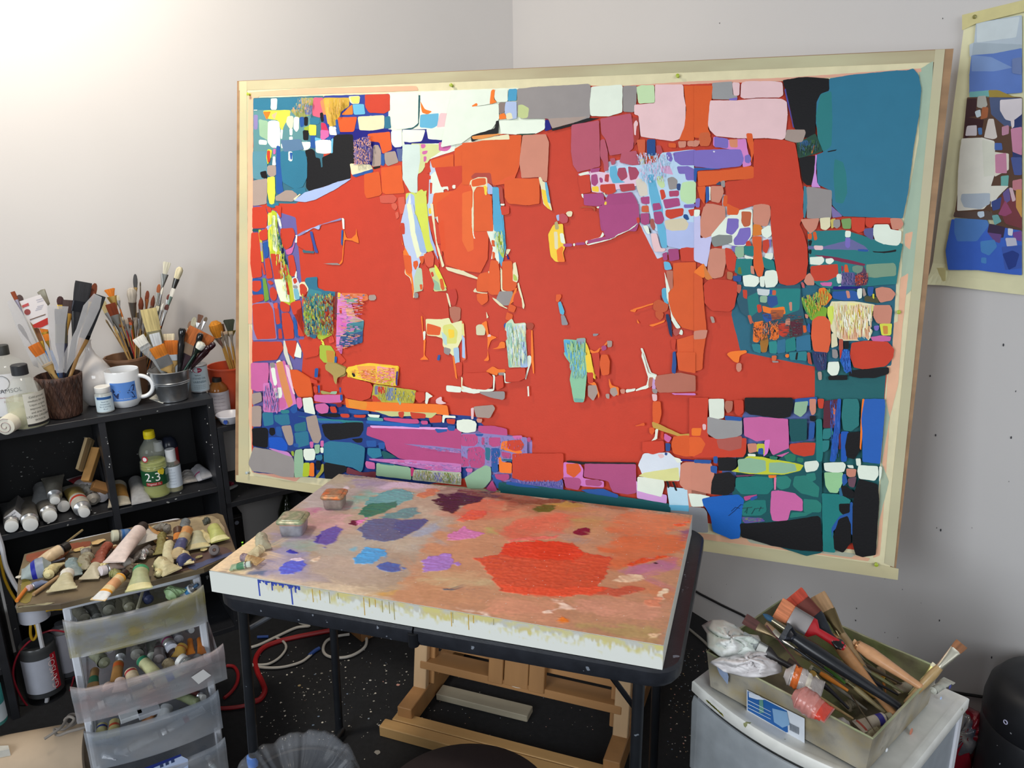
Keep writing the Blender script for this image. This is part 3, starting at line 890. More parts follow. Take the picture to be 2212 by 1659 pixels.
F #db6a3c 730,1430 780,1430 770,1480 730,1480
F O 855,1415 895,1415 890,1450 860,1450
F s 400,1500 445,1500 450,1560 420,1590 395,1560
G h 205,100 370,100 375,180 360,360 260,370 205,350
G #d27ab8 320,290 380,290 380,100 560,120 630,480 620,540 470,580 320,560
G n 375,110 420,95 440,140 400,160
G w 390,150 430,145 450,290 440,320 420,310
G w 440,90 480,70 490,100 450,110
G #dd8f5a 440,100 500,80 530,200 600,480 560,530 520,420 470,240
G h 500,80 525,80 590,300 575,310 530,200
G #f0c8d8 525,110 575,170 580,240 620,400 600,390 545,220
G o 570,165 640,165 770,250 790,420 650,425 600,330
G w 415,340 490,328 500,400 490,430 440,440 425,390
G z 215,390 300,375 310,460 220,500
G #4a5a98 370,250 400,300 440,450 460,520 410,500 390,380
G h 455,445 500,425 530,440 540,510 490,545 460,500
G h 630,430 680,425 690,510 660,540 635,500
G #c9889c 215,510 300,505 300,700 215,700
G z 215,510 290,503 305,540 300,690 250,700 215,700
G w 690,430 780,425 810,580 790,610 720,600 700,530
G #1f3f88 480,560 620,490 640,550 820,590 1000,640 1260,640 1800,650 1900,680 1860,800 1270,900 860,880 370,960 310,720 310,580
G t 310,570 410,565 420,680 330,700
G t 420,590 560,580 575,680 490,690 430,650
G #2f8088 480,545 560,540 570,575 490,580
G b 570,540 610,490 640,490 640,560 600,580
G #2a8088 640,600 820,620 1260,650 1260,680 840,640
G #2a7080 610,680 720,650 730,740 620,750
G t 610,760 740,740 755,870 640,900
G z 720,610 820,590 870,800 840,860 790,850 740,720
G z 490,695 580,685 605,810 600,870 560,880 520,790
G k 215,715 350,710 370,740 365,890 340,900 220,880
G k 380,710 430,710 435,770 400,790 375,760
G b 440,700 490,700 500,800 440,780
G #1a56c0 370,800 500,800 550,870 550,920 480,935 380,900
G b 600,860 650,855 655,895 610,890
G n 230,890 400,920 600,990 615,1050 610,1180 500,1170 400,1140 220,1120 180,1050
G e 620,920 690,910 710,1170 615,1180 610,1000
G w 700,910 800,905 812,960 800,1015 720,1020 700,980
G #9bb03a 580,930 610,930 610,980 590,970
G #b4c830 700,1040 760,1040 750,1170 690,1170
G O 760,1040 800,1040 800,1170 750,1165
G k 815,1020 850,1015 865,1060 860,1110 820,1110
G #a09a38 870,1050 890,1050 890,1120 830,1190 810,1170 860,1110
G e 800,870 855,865 850,950 810,955
G h 860,830 890,830 890,890 860,890
G h 755,840 795,840 790,900 765,900
G w 855,895 890,895 885,950 860,945
G k 880,970 900,970 890,1040 880,1030
G t 810,970 875,960 880,1000 860,1020 815,1010
G k 870,675 1050,670 1100,660 1260,660 1265,730 1230,790 1050,820 950,830 900,790 880,730
G k 1150,815 1255,805 1250,850 1190,850
G k 830,580 1000,575 1060,600 1000,615 860,600
G #3568a0 830,640 1050,650 1050,665 850,665
G t 890,860 940,835 1150,850 1250,880 1280,900 1260,1090 1240,1130 1150,1080 1000,1060 890,1030
G #c988c8 370,900 560,940 600,990 400,920
G k 890,1060 910,1035 1100,1070 1110,1110 980,1190 900,1190
G #70303c 1110,1080 1250,1130 1380,1120 1380,1180 1100,1140
G h 1285,1020 1370,1040 1375,1100 1300,1095 1280,1060
G #2a7a98 1300,900 1420,900 1440,980 1350,1000 1300,960
G b 1285,830 1385,830 1385,890 1300,890
G b 1400,850 1465,848 1465,910 1410,910
G #b84a80 1300,700 2183,720 2200,1060 2000,1050 1800,1030 1600,1000 1480,920 1460,840 1290,780
G #8a7fb8 1640,860 1900,880 2183,910 2183,950 2000,930 1800,890
G #e0a0d8 1320,690 2100,710 2000,730 1340,710
G #c878b8 1310,1000 1700,1010 2183,1050 2183,1130 1900,1110 1500,1040 1330,1015
G G 1430,930 1470,930 1580,990 1450,1000
G e 1385,1040 1690,1080 1710,1100 1715,1200 1380,1160
G #2a6a88 1420,1040 1560,1050 1550,1065 1420,1052
G h 1580,1010 1650,1015 1650,1045 1590,1040
G h 1700,1020 1770,1025 1760,1045 1710,1040
G h 1830,1060 1910,1065 1910,1110 1840,1095
G h 1930,1065 2010,1070 2010,1110 1940,1105
G #c03070 1705,1080 1740,1090 1740,1160 1710,1170
G #b8c0a8 1740,1100 2183,1130 2183,1250 1720,1200
G #9a9a50 1840,1120 1900,1120 1900,1210 1840,1200
G #8a8ab8 1920,1130 2000,1130 2000,1220 1930,1210
G #8a9a50 2020,1130 2100,1140 2090,1230 2020,1220
G O 1090,430 1200,460 1500,470 1700,480 1960,490 2050,500 2070,600 1900,575 1500,580 1300,550 1100,520
G #e89030 1120,440 1300,470 1290,540 1130,520
G h 800,400 1060,400 1060,470 930,480 800,460
G h 810,490 900,480 940,510 930,570 860,580 815,540
G r 945,510 1000,510 1020,570 960,570
G #802030 1005,490 1060,480 1060,510 1020,520
G b 1120,535 1310,550 1320,580 1200,585 1130,570
G r 1040,580 1130,580 1135,615 1060,615
G r 1170,590 1290,590 1280,615 1180,615
G w 1300,583 1420,590 1410,620 1320,610
G #c04a80 1450,615 1780,630 1790,670 1650,670 1460,640
G #2060b0 1290,640 1800,680 1790,710 1500,690 1290,670
G #c8508a 1800,645 1870,645 1870,680 1810,680
G #5a9a98 1300,610 1450,620 1450,650 1300,640
G b 2050,690 2130,690 2120,740 2060,735
G b 1930,720 2050,725 2050,745 1960,760
G r 1870,590 2000,590 2000,660 1890,665
G w 2005,590 2130,600 2130,620 2030,615 2020,665 2005,660
G r 2040,625 2130,630 2120,680 2050,670
G w 2140,640 2250,630 2320,650 2320,740 2183,750 2140,720
G o 570,165 640,170 770,255 785,410 650,420 605,330
G b 810,150 840,150 835,240 800,235
G b 835,310 855,310 855,380 840,385
G r 760,240 830,270 830,300 770,290
G r 790,320 830,320 835,380 800,385
G #a8a060 860,360 960,380 960,395 870,395
G e 960,370 1020,365 1010,395 950,395
G b 1040,330 1055,330 1055,380 1042,380
G b 1045,400 1070,400 1070,455 1048,455
G #b09a58 905,110 1000,105 1095,150 1095,200 1020,240 1010,310 985,270 980,220 905,160
G Y 1100,180 1110,150 1200,120 1400,120 1590,140 1580,320 1400,300 1280,270 1150,240
G #f0a050 1200,130 1380,130 1380,290 1250,250
G #f09aa8 1390,130 1560,160 1560,250 1400,240
G #d8c838 1410,250 1540,240 1560,320 1420,300
G k 1150,200 1180,190 1190,230 1170,235
G #4a3a88 1572,180 1590,180 1580,320 1565,300
G r 1060,260 1100,230 1330,290 1355,330 1330,430 1250,460 1100,430 1060,360
G #b8b040 1360,300 1560,330 1760,360 1740,480 1400,470 1340,440
G #7a7a98 1370,320 1400,310 1400,400 1370,400
G #7a88a8 1490,340 1550,330 1540,460 1480,450
G b 1558,340 1575,340 1570,400 1560,395
G r 1400,320 1470,330 1480,370 1440,400 1400,370
G r 1345,400 1380,410 1440,470 1350,465
G e 1580,430 1610,430 1620,480 1610,500 1575,440
G r 1750,375 1840,375 1845,450 1790,480 1750,440
G w 1850,370 1920,415 1880,430 1865,490 1845,480
G p 1945,440 2000,415 2000,460 2050,480 1980,490 1945,480
G #c8cc88 1360,550 1960,570 1900,620 1700,600 1520,605
G r 1590,560 1650,560 1640,620 1600,610
G r 1700,560 1850,580 1850,620 1720,625
G w 2040,310 2183,325 2183,380 2045,370
H w 0,310 60,330 150,350 310,345 300,365 120,390 0,370
H c 0,230 15,240 10,330 30,350 0,350
H n 170,370 410,370 410,430 390,450 290,430 180,390
H w 290,210 320,220 310,360 300,360 300,230
H w 400,190 415,200 415,280 475,285 410,292
H r 15,200 250,190 300,240 290,330 230,355 100,345 30,310
H r 315,230 390,215 400,330 330,360
H r 415,165 600,145 605,240 540,275 420,280
H w 620,320 635,320 640,415 625,415
H p 120,520 90,525 95,630 115,630
H z 115,510 300,495 320,530 270,620 140,610
H s 140,625 200,625 190,665 150,660
H w 0,630 100,635 148,670 135,745 60,758 0,750
H #b84a80 160,690 300,690 430,720 435,780 380,800 250,790 160,740
H #8a7fb8 0,760 180,760 620,800 620,960 270,1080 0,1080
H #b84a80 0,770 150,770 160,850 120,885 0,880
H b 130,765 210,765 200,790 140,785
H #b84a80 260,800 370,800 370,880 300,890 260,870
H #b84a80 190,800 220,800 220,870 190,870
H h 475,785 575,780 570,815 500,818
H #b84a80 615,800 655,800 650,845 620,840
H O 380,840 440,830 580,940 540,955 370,910
H r 430,830 560,820 595,870 570,920 500,930 430,900
H #b84a80 60,900 180,885 225,920 220,1060 170,1090 90,1080 60,1000
H #b84a80 0,970 60,1000 80,1070 0,1080
H #2a7088 225,890 275,900 270,1020 230,1010
H b 280,900 360,900 370,960 340,1000 350,1110 320,1135 285,1120
H #b84a80 375,930 470,950 470,1000 385,990
H #2a6a80 380,1000 475,1005 475,1025 385,1020
H O 350,985 375,985 380,1030 475,1040 475,1140 360,1130
H e 30,1180 150,1100 230,1060 280,1080 280,1200 210,1280 60,1280
H h 40,1090 110,1090 100,1130 50,1125
H b 280,1150 320,1150 370,1200 420,1270 340,1280
H #b84a80 310,1145 450,1145 450,1190 400,1210 330,1190
H #b84a80 230,1290 290,1200 340,1300 300,1310
H #5a5aa8 450,1180 500,1190 950,1190 960,1290 700,1270 480,1230
H r 480,950 960,950 960,1180 900,1215 600,1215 480,1180
H #185c60 350,1220 600,1240 960,1290 1400,1340 1700,1380 1950,1420 1950,1510 1500,1420 900,1360 350,1300
H b 430,1210 700,1260 800,1300 600,1270 420,1240
H b 1120,1290 1330,1280 1480,1340 1460,1380 1250,1350
H k 985,1015 1160,1030 1640,1035 1640,1060 1150,1055 1000,1045
H #d078c0 960,1030 1120,1050 1150,1100 1140,1180 1340,1210 1340,1270 1150,1260 960,1200
H o 985,1045 1100,1045 1130,1110 1060,1180 990,1140
H #b05080 1160,1045 1640,1050 1645,1320 1560,1335 1420,1310 1380,1210 1150,1170
H #b05080 960,1170 1110,1180 1130,1220 1100,1295 980,1270
H #b05080 1165,1195 1290,1195 1330,1230 1300,1260 1170,1250
H #d8a0d8 1640,1200 1700,1300 1930,1340 1930,1420 1650,1370
H #d8e4ee 1710,950 1950,940 2060,1030 2050,1210 1720,1190 1660,1060
H #dfe29a 1720,1130 2040,1080 2050,1200 1900,1210 1660,1160
H w 1655,1165 1900,1200 1910,1250 1880,1360 1650,1300
H p 1840,960 1890,950 1910,980 1870,1000
H #bfe0f0 1930,1260 2183,1290 2183,1500 1960,1480
H k 1920,1205 1945,1210 1960,1260 1940,1280
H k 1975,1210 2000,1215 2030,1300 2010,1300
H s 2060,1050 2110,1030 2183,1030 2300,1060 2290,1310 2100,1290 2050,1240
H l 1950,1430 2183,1440 2183,1500 1960,1490
H #8d8f94 1960,1480 2200,1500 2200,1659 2000,1600
H #8cc6a0 960,0 1170,0 1180,200 1160,430 1150,470 1060,470 1020,260 1040,130 975,40
H #5ab0dc 965,0 1040,0 1040,130 1000,60
H #72b0a0 1060,430 1150,440 1150,470 1065,470
H Y 1165,30 1215,10 1240,160 1260,260 1210,200 1180,190
H O 1180,280 1260,280 1300,400 1290,440 1270,330
H r 1180,190 1240,190 1240,290 1190,290
H z 1190,310 1270,310 1285,380 1240,460 1190,410
H o 1310,30 1370,20 1395,80 1390,210 1320,220 1300,120
H O 1385,240 1410,310 1480,330 1480,410 1440,400 1390,320
H z 1400,340 1450,325 1475,390 1430,420 1395,380
H z 1355,390 1395,390 1390,440 1360,430
H s 1490,350 1540,345 1535,390 1500,390
H w 1545,350 1640,340 1630,365 1545,380
H w 1700,0 1760,200 1840,215 1820,260 1750,340 1640,365 1640,350 1740,310 1755,240 1690,30
H #b8705c 1765,235 1805,235 1800,310 1760,340 1755,290
H #c8a0d0 1800,240 1820,260 1830,380 1790,340
H n 1790,345 1840,345 1840,390 1800,385
H p 1790,390 1840,395 1840,455 1800,460
H #b8705c 1830,220 2050,190 2200,220 2200,370 1850,380 1815,300
H #d080c8 1970,385 2200,385 2200,405 2000,400
H #2a4f90 1985,0 2010,0 2020,120 2010,205 1975,195
H #db5a28 2020,0 2200,0 2200,200 2040,170
H o 1800,460 1870,460 1880,570 1860,670 1800,660 1795,560
H #c8a048 1790,650 1850,670 2060,770 2200,760 2200,785 2040,790 1950,760 1800,710
H o 1630,690 1720,660 1725,690 1640,695
H o 1765,705 1810,705 1820,740 1790,780 1765,750
H w 1825,720 1850,720 1840,815 1780,835 1815,800
H r 1880,740 1900,750 1900,830 1870,800
H h 1905,760 1980,800 1950,850 1905,820
H #2a4f90 1915,850 1965,855 1960,930 1920,930
H o 1990,790 2100,780 2300,790 2300,970 2100,980 1990,950 1970,870
H r 1700,840 1900,830 1910,930 1800,960 1700,930
H #2a4f90 1910,940 1940,945 1930,970 1910,965
H w 1990,980 2060,1000 2080,1030 2030,1040
H B 2060,1000 2183,1010 2183,1025 2060,1020
I r -40,-10 130,-10 120,170 130,340 200,350 470,350 465,480 440,520 0,525 -40,500
I s -20,1180 -20,560 160,575 185,680 160,850 30,830 -60,800
I w 130,0 270,0 270,170 200,185 140,180
I #999 120,160 280,190 430,190 430,320 350,350 200,360 120,310
I b 275,150 430,165 425,200 280,190
I #b5705c 280,20 350,20 340,110 300,130 275,80
I r 355,10 440,10 445,120 400,155 365,130
I #b05a50 200,365 430,330 425,440 320,465 220,440
I O -20,260 70,260 60,330 -20,330
I p 75,225 110,225 105,280 80,275
I #e06028 -40,340 60,340 105,400 70,480 0,515 -40,505
I b 900,0 1100,-20 1090,60 910,60
I k 450,-10 880,-10 890,50 860,160 780,175 500,140 455,110
I h 440,170 600,160 840,180 850,480 810,520 700,500 640,370 560,380 450,330
I #e080d0 630,370 680,360 660,480 620,520
I s 475,400 560,395 570,470 490,485
I #c8c838 560,400 630,400 630,500 560,470
I b 575,440 620,440 620,500 570,490
I w 475,490 550,490 550,515 490,520
I G 700,515 690,510 980,380 1140,380 1140,1370 1000,1400 400,1200 340,800 860,470
I G 850,180 1010,180 1005,370 870,385 850,300
I e 900,30 1020,20 1000,120 950,165 890,130
I s 1030,0 1090,0 1085,130 1050,150 1030,90
I r 1100,0 1160,0 1150,90 1110,80
I b 1030,210 1080,210 1070,350 1020,370
I k 1030,150 1090,150 1085,200 1035,200
I g 1090,180 1140,180 1150,500 1140,560 1090,560
I #5c2434 1160,20 1290,0 1250,260 1150,260
I O 1240,70 1260,90 1260,240 1245,230
I #2a7f80 1150,270 1230,260 1245,310 1200,360 1145,360
I #2a7f80 1145,370 1210,370 1200,450 1150,480
I #1f5ab8 1280,0 1310,0 1300,350 1260,560 1210,560 1230,380 1260,200
I #5c2434 1290,310 1310,310 1310,450 1290,450
I #2a7878 1330,0 1460,0 1475,60 1470,240 1400,290 1330,280 1315,150
I #1f5ab8 1310,290 1380,290 1360,560 1310,560
I k 1370,300 1480,290 1480,460 1430,540 1360,520 1345,420
I O 1500,0 1520,0 1500,300 1490,460 1478,440 1485,200
I #2862b8 1520,0 1700,0 1705,70 1680,350 1660,580 1500,560 1500,300 1490,180
I r 855,400 960,390 1085,390 1070,500 980,515 890,490 850,450
I k 215,530 300,520 380,530 385,590 350,640 220,640
I b 175,510 215,515 210,580 175,570
I b 150,595 210,600 205,670 150,650
I b 0,540 160,545 150,580 0,570
I #c8d038 480,510 600,515 660,530 900,570 980,590 950,640 800,675 500,670 330,645 380,620 440,540
I #8fb898 390,540 500,525 640,550 645,640 550,665 400,650
I #8fb898 670,570 780,565 900,580 920,640 800,665 670,655
I #2a7a60 800,510 860,485 910,500 900,560 830,560
I #2a7a60 920,520 980,530 970,570 920,560
I #2a7a60 670,510 750,515 740,545 680,540
I w 985,560 1100,550 1118,590 1090,640 1000,655 985,610
I w 1155,570 1330,562 1355,590 1340,650 1250,660 1165,640
I w 1440,530 1485,530 1490,590 1450,600
I w 1360,590 1420,590 1425,620 1380,615
I w 1465,590 1640,600 1645,680 1610,730 1470,710 1455,650
I w 1650,600 1675,605 1670,690 1650,740
I #9bcf98 1160,655 1330,655 1320,760 1280,840 1210,835 1170,770
I s 1355,620 1450,625 1440,690 1390,700 1360,680
I b 1320,680 1350,660 1370,740 1330,780 1320,740
I #6a4a58 1370,710 1450,690 1430,790 1380,780
I g 1140,840 1300,850 1400,900 1330,1060 1240,1150 1260,1370 1150,1360
I #2f6a90 1290,800 1320,780 1330,860 1300,870
I k 1310,780 1350,770 1430,830 1420,890 1330,870
I k 1290,935 1390,930 1390,1010 1330,1035 1295,1000
I b 1390,920 1415,920 1410,1220 1350,1060 1240,1180 1230,1250 1225,1150 1300,1040 1390,1010
I k 1290,1070 1370,1040 1400,1120 1400,1280 1330,1370 1250,1340 1240,1220
I k 1470,710 1640,760 1650,900 1620,1390 1500,1410 1440,1390 1410,1280 1415,940 1430,820
I g 1150,1275 1230,1270 1240,1330 1160,1365
I k 185,670 320,650 370,700 360,820 300,860 150,850 160,740
I #1f7a74 375,700 560,690 700,700 710,790 660,850 420,850 370,790
I #2a7f74 735,690 830,685 870,720 850,790 780,810 735,780
I #2a7f74 895,690 1000,680 1120,790 1110,880 950,840 880,770
I #2a7f74 1000,670 1080,655 1090,720 1040,740 1000,700
I #f080a8 715,690 735,700 730,810 715,810
I O 660,680 740,680 730,700 670,705
I #7a3a60 370,680 560,675 480,690 380,695
I h 690,820 760,815 900,840 970,900 970,1000 860,990 840,1080 760,1090 700,1085 680,1000
I #2a7f74 975,890 1100,900 1140,940 1130,1010 980,1010
I #2a7f74 850,1060 870,1010 1060,1010 1000,1040
I #1f7a74 430,940 500,900 640,900 650,1000 600,1040 430,1040
I #c04a88 440,870 570,850 540,880 460,910
I b 500,880 560,860 570,880 510,910
I #1660b8 65,880 180,870 400,850 450,900 430,1000 420,1130 410,1240 330,1250 170,1180 150,1050 100,960 65,930
I #5a4f98 425,1050 600,1060 640,1090 450,1110
I k 410,1110 650,1100 850,1080 1100,1040 1130,1060 1150,1360 950,1350 700,1310 500,1250 420,1230
I w -50,840 60,850 150,870 70,890 90,960 -20,960
I #8d8f94 -40,960 90,970 120,1010 130,1190 0,1190 -60,1160
X G 1085,1046 1240,1058 1330,1072 1450,1092 1450,1130 1085,1085
"""
SMALL_TXT = """
J #b9c8d4 395,130 653,85 653,320 360,320 358,250 385,240
J #a8b8c4 380,240 653,250 653,330 370,330
J #d0dce0 400,130 640,95 620,210 400,240
J #5a7cc4 370,310 500,300 653,270 653,520 470,530 357,530 358,420
J #7a98cc 370,310 480,320 600,380 500,400 370,400
J #6fb0b0 358,515 480,505 490,540 358,545
J #a08a3c 465,505 520,505 600,540 653,545 470,545
J #5c4030 345,545 653,545 653,1300 520,1280 480,1180 275,1200 290,1100
J #3a1c24 345,555 400,550 395,650 335,660
J #3a1c24 335,655 440,670 430,720 330,780
J #4a5a80 470,545 653,550 653,700 560,710 480,640
J #2a3a70 600,620 653,600 653,900 600,900
J #b0b0a8 405,540 450,535 460,590 440,610 400,600
J #a8623c 430,600 465,600 460,660 420,670
J #c8d8e0 388,625 420,612 425,650 400,660
J #e0d8dc 530,560 653,550 653,640 600,680 560,670 530,620
J #d8d0d4 345,705 400,700 400,760 335,760
J #4a7ab8 405,715 430,715 430,755 410,755
J #ddd4cc 465,665 495,665 515,770 495,780 440,770
J #e8d8d8 590,670 610,670 610,710 595,720
J #c08aa0 540,710 580,700 580,750 540,760
J #cf8aa8 590,720 653,710 653,870 600,850
J #e8e6da 315,775 430,770 500,790 505,960 480,1040 500,1100 440,1170 290,1180 295,960 305,850
J #dfe0d0 430,780 500,800 500,980 440,990
J #4a6ab0 500,800 540,800 545,840 500,840
J #e8e0d0 500,850 580,860 580,950 500,990
J #d08aa8 503,865 565,855 570,970 505,970
J #6fb0a8 535,985 580,980 575,1050 535,1040
J #b4c0cc 315,1085 475,1080 475,1140 420,1170 330,1160 310,1120
J #e8e6d8 480,1040 580,1040 520,1100 480,1160
J #7a3a40 540,1090 653,1090 653,1280 560,1250 530,1180
J #4a5a98 590,880 653,880 653,980 610,980
J #c8808a 600,1010 653,1000 653,1080 600,1060
J #d09a50 620,1060 653,1060 653,1220 620,1160
J #3a4a88 480,1130 540,1100 530,1170 490,1180
J #6a5a98 545,1080 580,1050 590,1120 560,1140
J #9a4a70 520,1200 560,1120 600,1190 560,1210
J #d8b8c0 580,1050 600,1050 620,1120 600,1130
J #3a66c8 260,1225 653,1290 653,1540 560,1530 400,1510 240,1510 225,1400 240,1330
J #5c4a44 275,1185 470,1180 540,1230 440,1230 270,1215
J #4f80c4 275,1220 460,1230 470,1260 400,1350 290,1350 275,1300
J #c8d8e8 405,1185 440,1180 445,1210 420,1220 405,1205
J #6fa8a8 485,1205 520,1200 540,1240 500,1260
J #3a2a48 470,1250 560,1270 550,1330 500,1330 460,1300
J #6a4a88 460,1300 540,1310 530,1360 500,1350
J #e0e4ec 575,1275 605,1280 600,1320 575,1315
J #7a4a9a 600,1300 653,1290 653,1350 610,1340
J #4a88c8 420,1350 500,1340 515,1380 470,1430 425,1410
J #4a88c8 425,1440 455,1440 455,1475 425,1470
J #c8c8d8 560,1330 620,1330 630,1390 570,1380
J #3a5ab0 540,1380 653,1370 653,1500 560,1510
J #1f3a88 545,1420 600,1400 640,1420 620,1490 580,1510
J #6a7fb0 600,330 653,320 653,420 600,410
"""
PALETTE_TXT = """
K #aa9886 6 1170,60 2250,200 4600,520 4300,1700 50,915
K #e6cda6 10 50,915 350,600 520,640 600,720 540,880 400,960
K #d6c4a8 14 300,960 560,940 1000,1010 1500,1060 2212,1250 2212,1330 900,1080
K #a59c86 14 1000,130 1180,85 1300,110 1180,190 1030,190
K #9186a0 16 1250,150 1400,130 1620,170 1560,230 1330,250
K #a8a0a0 20 800,330 980,190 1250,180 1350,260 1200,420 900,400
K #c0aec6 16 1400,280 1500,190 1700,160 1870,180 1820,240 1600,220
K #c2999c 14 880,520 900,430 1100,400 1270,440 1180,530 1000,580 900,560
K #b06a8c 12 860,400 1000,385 960,420 880,440
K #a597ae 18 600,600 900,560 1000,640 820,690 600,700
K #8ba096 20 600,700 800,660 1000,690 1020,760 700,740
K #9690b0 14 560,760 680,700 900,780 930,900 850,1000 640,980 450,960 520,870
K #b5a496 18 900,800 1300,770 1560,900 1500,1020 1000,1020 920,950
K #aaa49a 20 1000,660 1300,600 1900,680 1850,760 1500,730 1000,800
K #b6aa98 20 1800,380 2100,400 2100,560 1880,640 1700,720 1560,700 1900,540
K #9aa4b8 14 1760,640 1900,520 2030,490 1980,590 1850,640
K #6ab0c8 8 1240,750 1300,720 1290,760
K #7ab0a8 18 1250,300 1420,230 1500,260 1400,330 1270,420
K #5f9ca0 4 1400,310 1560,240 1700,215 1790,260 1780,310 1650,360 1500,380 1380,360
K #27705c 3 1335,410 1420,350 1560,345 1650,325 1630,380 1500,440 1380,465 1330,440
K #5c8a90 5 1500,465 1700,400 1810,380 1842,430 1720,480 1560,490
K #56628a 3 1315,570 1400,490 1560,470 1750,490 1800,560 1700,640 1540,685 1380,655
K #46568c 3 1650,500 1900,470 1925,490 1850,560 1760,600 1690,600 1620,570
K #5a1030 2 1240,525 1260,495 1340,490 1330,515 1300,545
K #d078b0 3 1300,500 1380,475 1360,520 1320,530
K #5c52a2 5 950,630 1000,590 1130,540 1180,570 1120,680 1040,720 960,680
K #403a96 3 945,635 990,600 1020,620 970,680
K #1f28a4 2 690,765 730,745 760,755 830,772 770,783
K #4f60d2 3 645,920 680,860 760,835 850,840 885,870 820,930 720,955 660,950
K #d8c8d8 3 740,825 800,815 850,830 800,840
K #5a6a8c 8 360,955 430,905 520,870 550,900 500,960
K #46a0dc 3 1270,820 1360,740 1400,728 1560,740 1570,780 1500,820 1440,860 1300,858
K #5a90b8 8 1480,830 1560,800 1540,850 1420,870
K #4566ae 3 1480,870 1600,850 1660,880 1700,920 1600,940 1500,905
K #5878b8 3 1680,890 1750,890 1700,930
K #d2a45c 14 1480,1110 1700,1040 2000,1010 2120,1050 2250,1110 2250,1200 1900,1180 1600,1140
K #bfa480 16 1900,960 2212,930 2300,1000 2000,1010
K #a27cca 3 1855,840 1950,800 2090,775 2140,840 2110,900 2000,930 1880,930
K #a27cca 3 2130,850 2190,840 2170,880
K #cc9276 12 1860,700 2000,640 2200,620 2300,700 2200,770 1880,780
K #c27a54 5 1820,285 1900,225 2010,215 1970,280 1880,305
K #3a1a26 4 1950,325 2080,270 2250,250 2500,240 2350,330 2150,385 2000,380
K #7c5850 12 1950,250 2100,200 2500,210 2900,310 2700,330 2200,270
K #c0683f 6 2110,440 2212,370 2300,440 2250,500 2150,480
L #c28e6c 12 300,300 2120,440 1900,1640 -500,1250 -100,600 100,500
L #8f5c48 14 200,240 500,250 900,320 800,400 500,340
L #3a1a26 5 -60,270 200,250 370,280 220,330 100,400 60,430 -30,390
L #c86c52 6 80,440 180,340 330,300 530,330 500,430 400,470 150,500
L #8a4636 6 520,340 600,310 690,330 620,400 540,440 500,440
L #dc5a3c 4 120,490 230,405 380,410 370,450 280,490 160,506
L #56602c 5 730,400 850,355 950,365 900,420 800,425
L #b8903f 10 850,350 1000,310 1200,330 1250,370 1000,400 900,400
L #9a6440 10 1180,340 1400,350 1600,400 1400,400
L #d66c54 12 480,590 620,480 950,430 1090,460 1010,600 800,640 540,660
L #b8a060 14 1080,480 1280,450 1380,490 1250,560 1150,540
L #e0786c 5 520,650 980,620 940,645 560,680
L #b0a868 12 360,560 460,560 440,610 370,600
L #a8948c 10 1000,650 1280,630 1290,680 1150,700 1050,680
L #7a1a38 2 1085,600 1130,570 1210,550 1250,585 1240,610 1170,625
L #cc7ab4 3 15,620 100,580 170,545 230,570 345,600 260,640 120,660 40,655
L #d2563a 3 245,815 470,780 520,690 760,670 1090,680 1180,760 1420,800 1380,960 1330,1010 1300,1080 1210,1130 990,1145 700,1110 480,1090 400,980 330,880
L #dd452c 3 520,690 700,668 1000,672 1170,740 1180,800 1100,840 900,830 620,810 490,780
L #e8583a 5 480,1050 900,1080 1350,1050 1480,1080 1300,1130 900,1150 520,1100
L #d66e42 12 1290,720 1500,640 1750,610 2060,630 2050,750 1900,800 1700,840 1500,900 1400,930 1380,800
L #da7a50 14 1400,500 1560,420 1900,420 2100,500 1950,590 1600,620 1400,600
L #e0542c 4 1540,870 1700,810 1900,800 1780,840 1600,880
L #e05a34 3 1960,530 2080,495 2060,520 1980,560
L #b87494 6 1500,935 1600,880 1800,840 1980,800 1990,870 1880,940 1700,990 1560,960
L #8a5a78 12 2000,600 2100,560 2090,640 2020,660
L #300c18 1 1770,855 1800,845 1830,862 1800,872
L #d0845c 10 1400,1000 1700,980 1900,1080 1800,1150 1500,1100
L #dc9a7c 12 330,1180 560,1160 900,1180 1000,1260 800,1330 400,1270
L #d89a80 12 1100,1180 1500,1150 1850,1230 1850,1330 1400,1330 1150,1270
L #f0d0bc 5 850,1280 960,1230 1000,1190 900,1165 1010,1180 1100,1250 960,1260
L #e8d4c4 6 100,1240 330,1270 370,1300 180,1270
L #ec8230 4 960,1350 1000,1320 1080,1340 1070,1370 990,1370
L #b89c68 12 1100,1360 1500,1390 1850,1420 1860,1540 1500,1470 1150,1400
L #e8c49c 4 1750,1450 1880,1450 1820,1500 1740,1500
L #606068 2 0,1080 300,1075 310,1082 0,1085
L #d4924c 8 1450,1150 1540,1150 1530,1175
L #c8b48c 14 -200,1000 100,960 400,1000 450,1050 100,1070
L #6c4034 5 60,225 200,235 420,270 600,300 560,320 380,300 200,275
L #7c5240 5 560,310 760,330 900,300 1050,320 1000,345 800,360 640,350
L #5c3a30 4 1000,310 1080,320 1180,335 1100,345
K #8c7c74 4 1180,100 1350,110 1500,130 1400,140 1200,120
K #d8c0a8 4 900,850 980,800 1010,790 960,840 900,870
K #cfc4cc 4 1150,230 1230,200 1260,215 1180,250
L #e4c4a4 5 1500,960 1680,960 1700,990 1560,1020 1420,1010
L #f0d8b8 4 1820,1130 1890,1070 1900,1090 1860,1160
L #c86048 5 1400,1080 1600,1050 1700,1080 1500,1140 1250,1130
L #e09070 5 1700,1180 1850,1150 1840,1230 1750,1240
"""
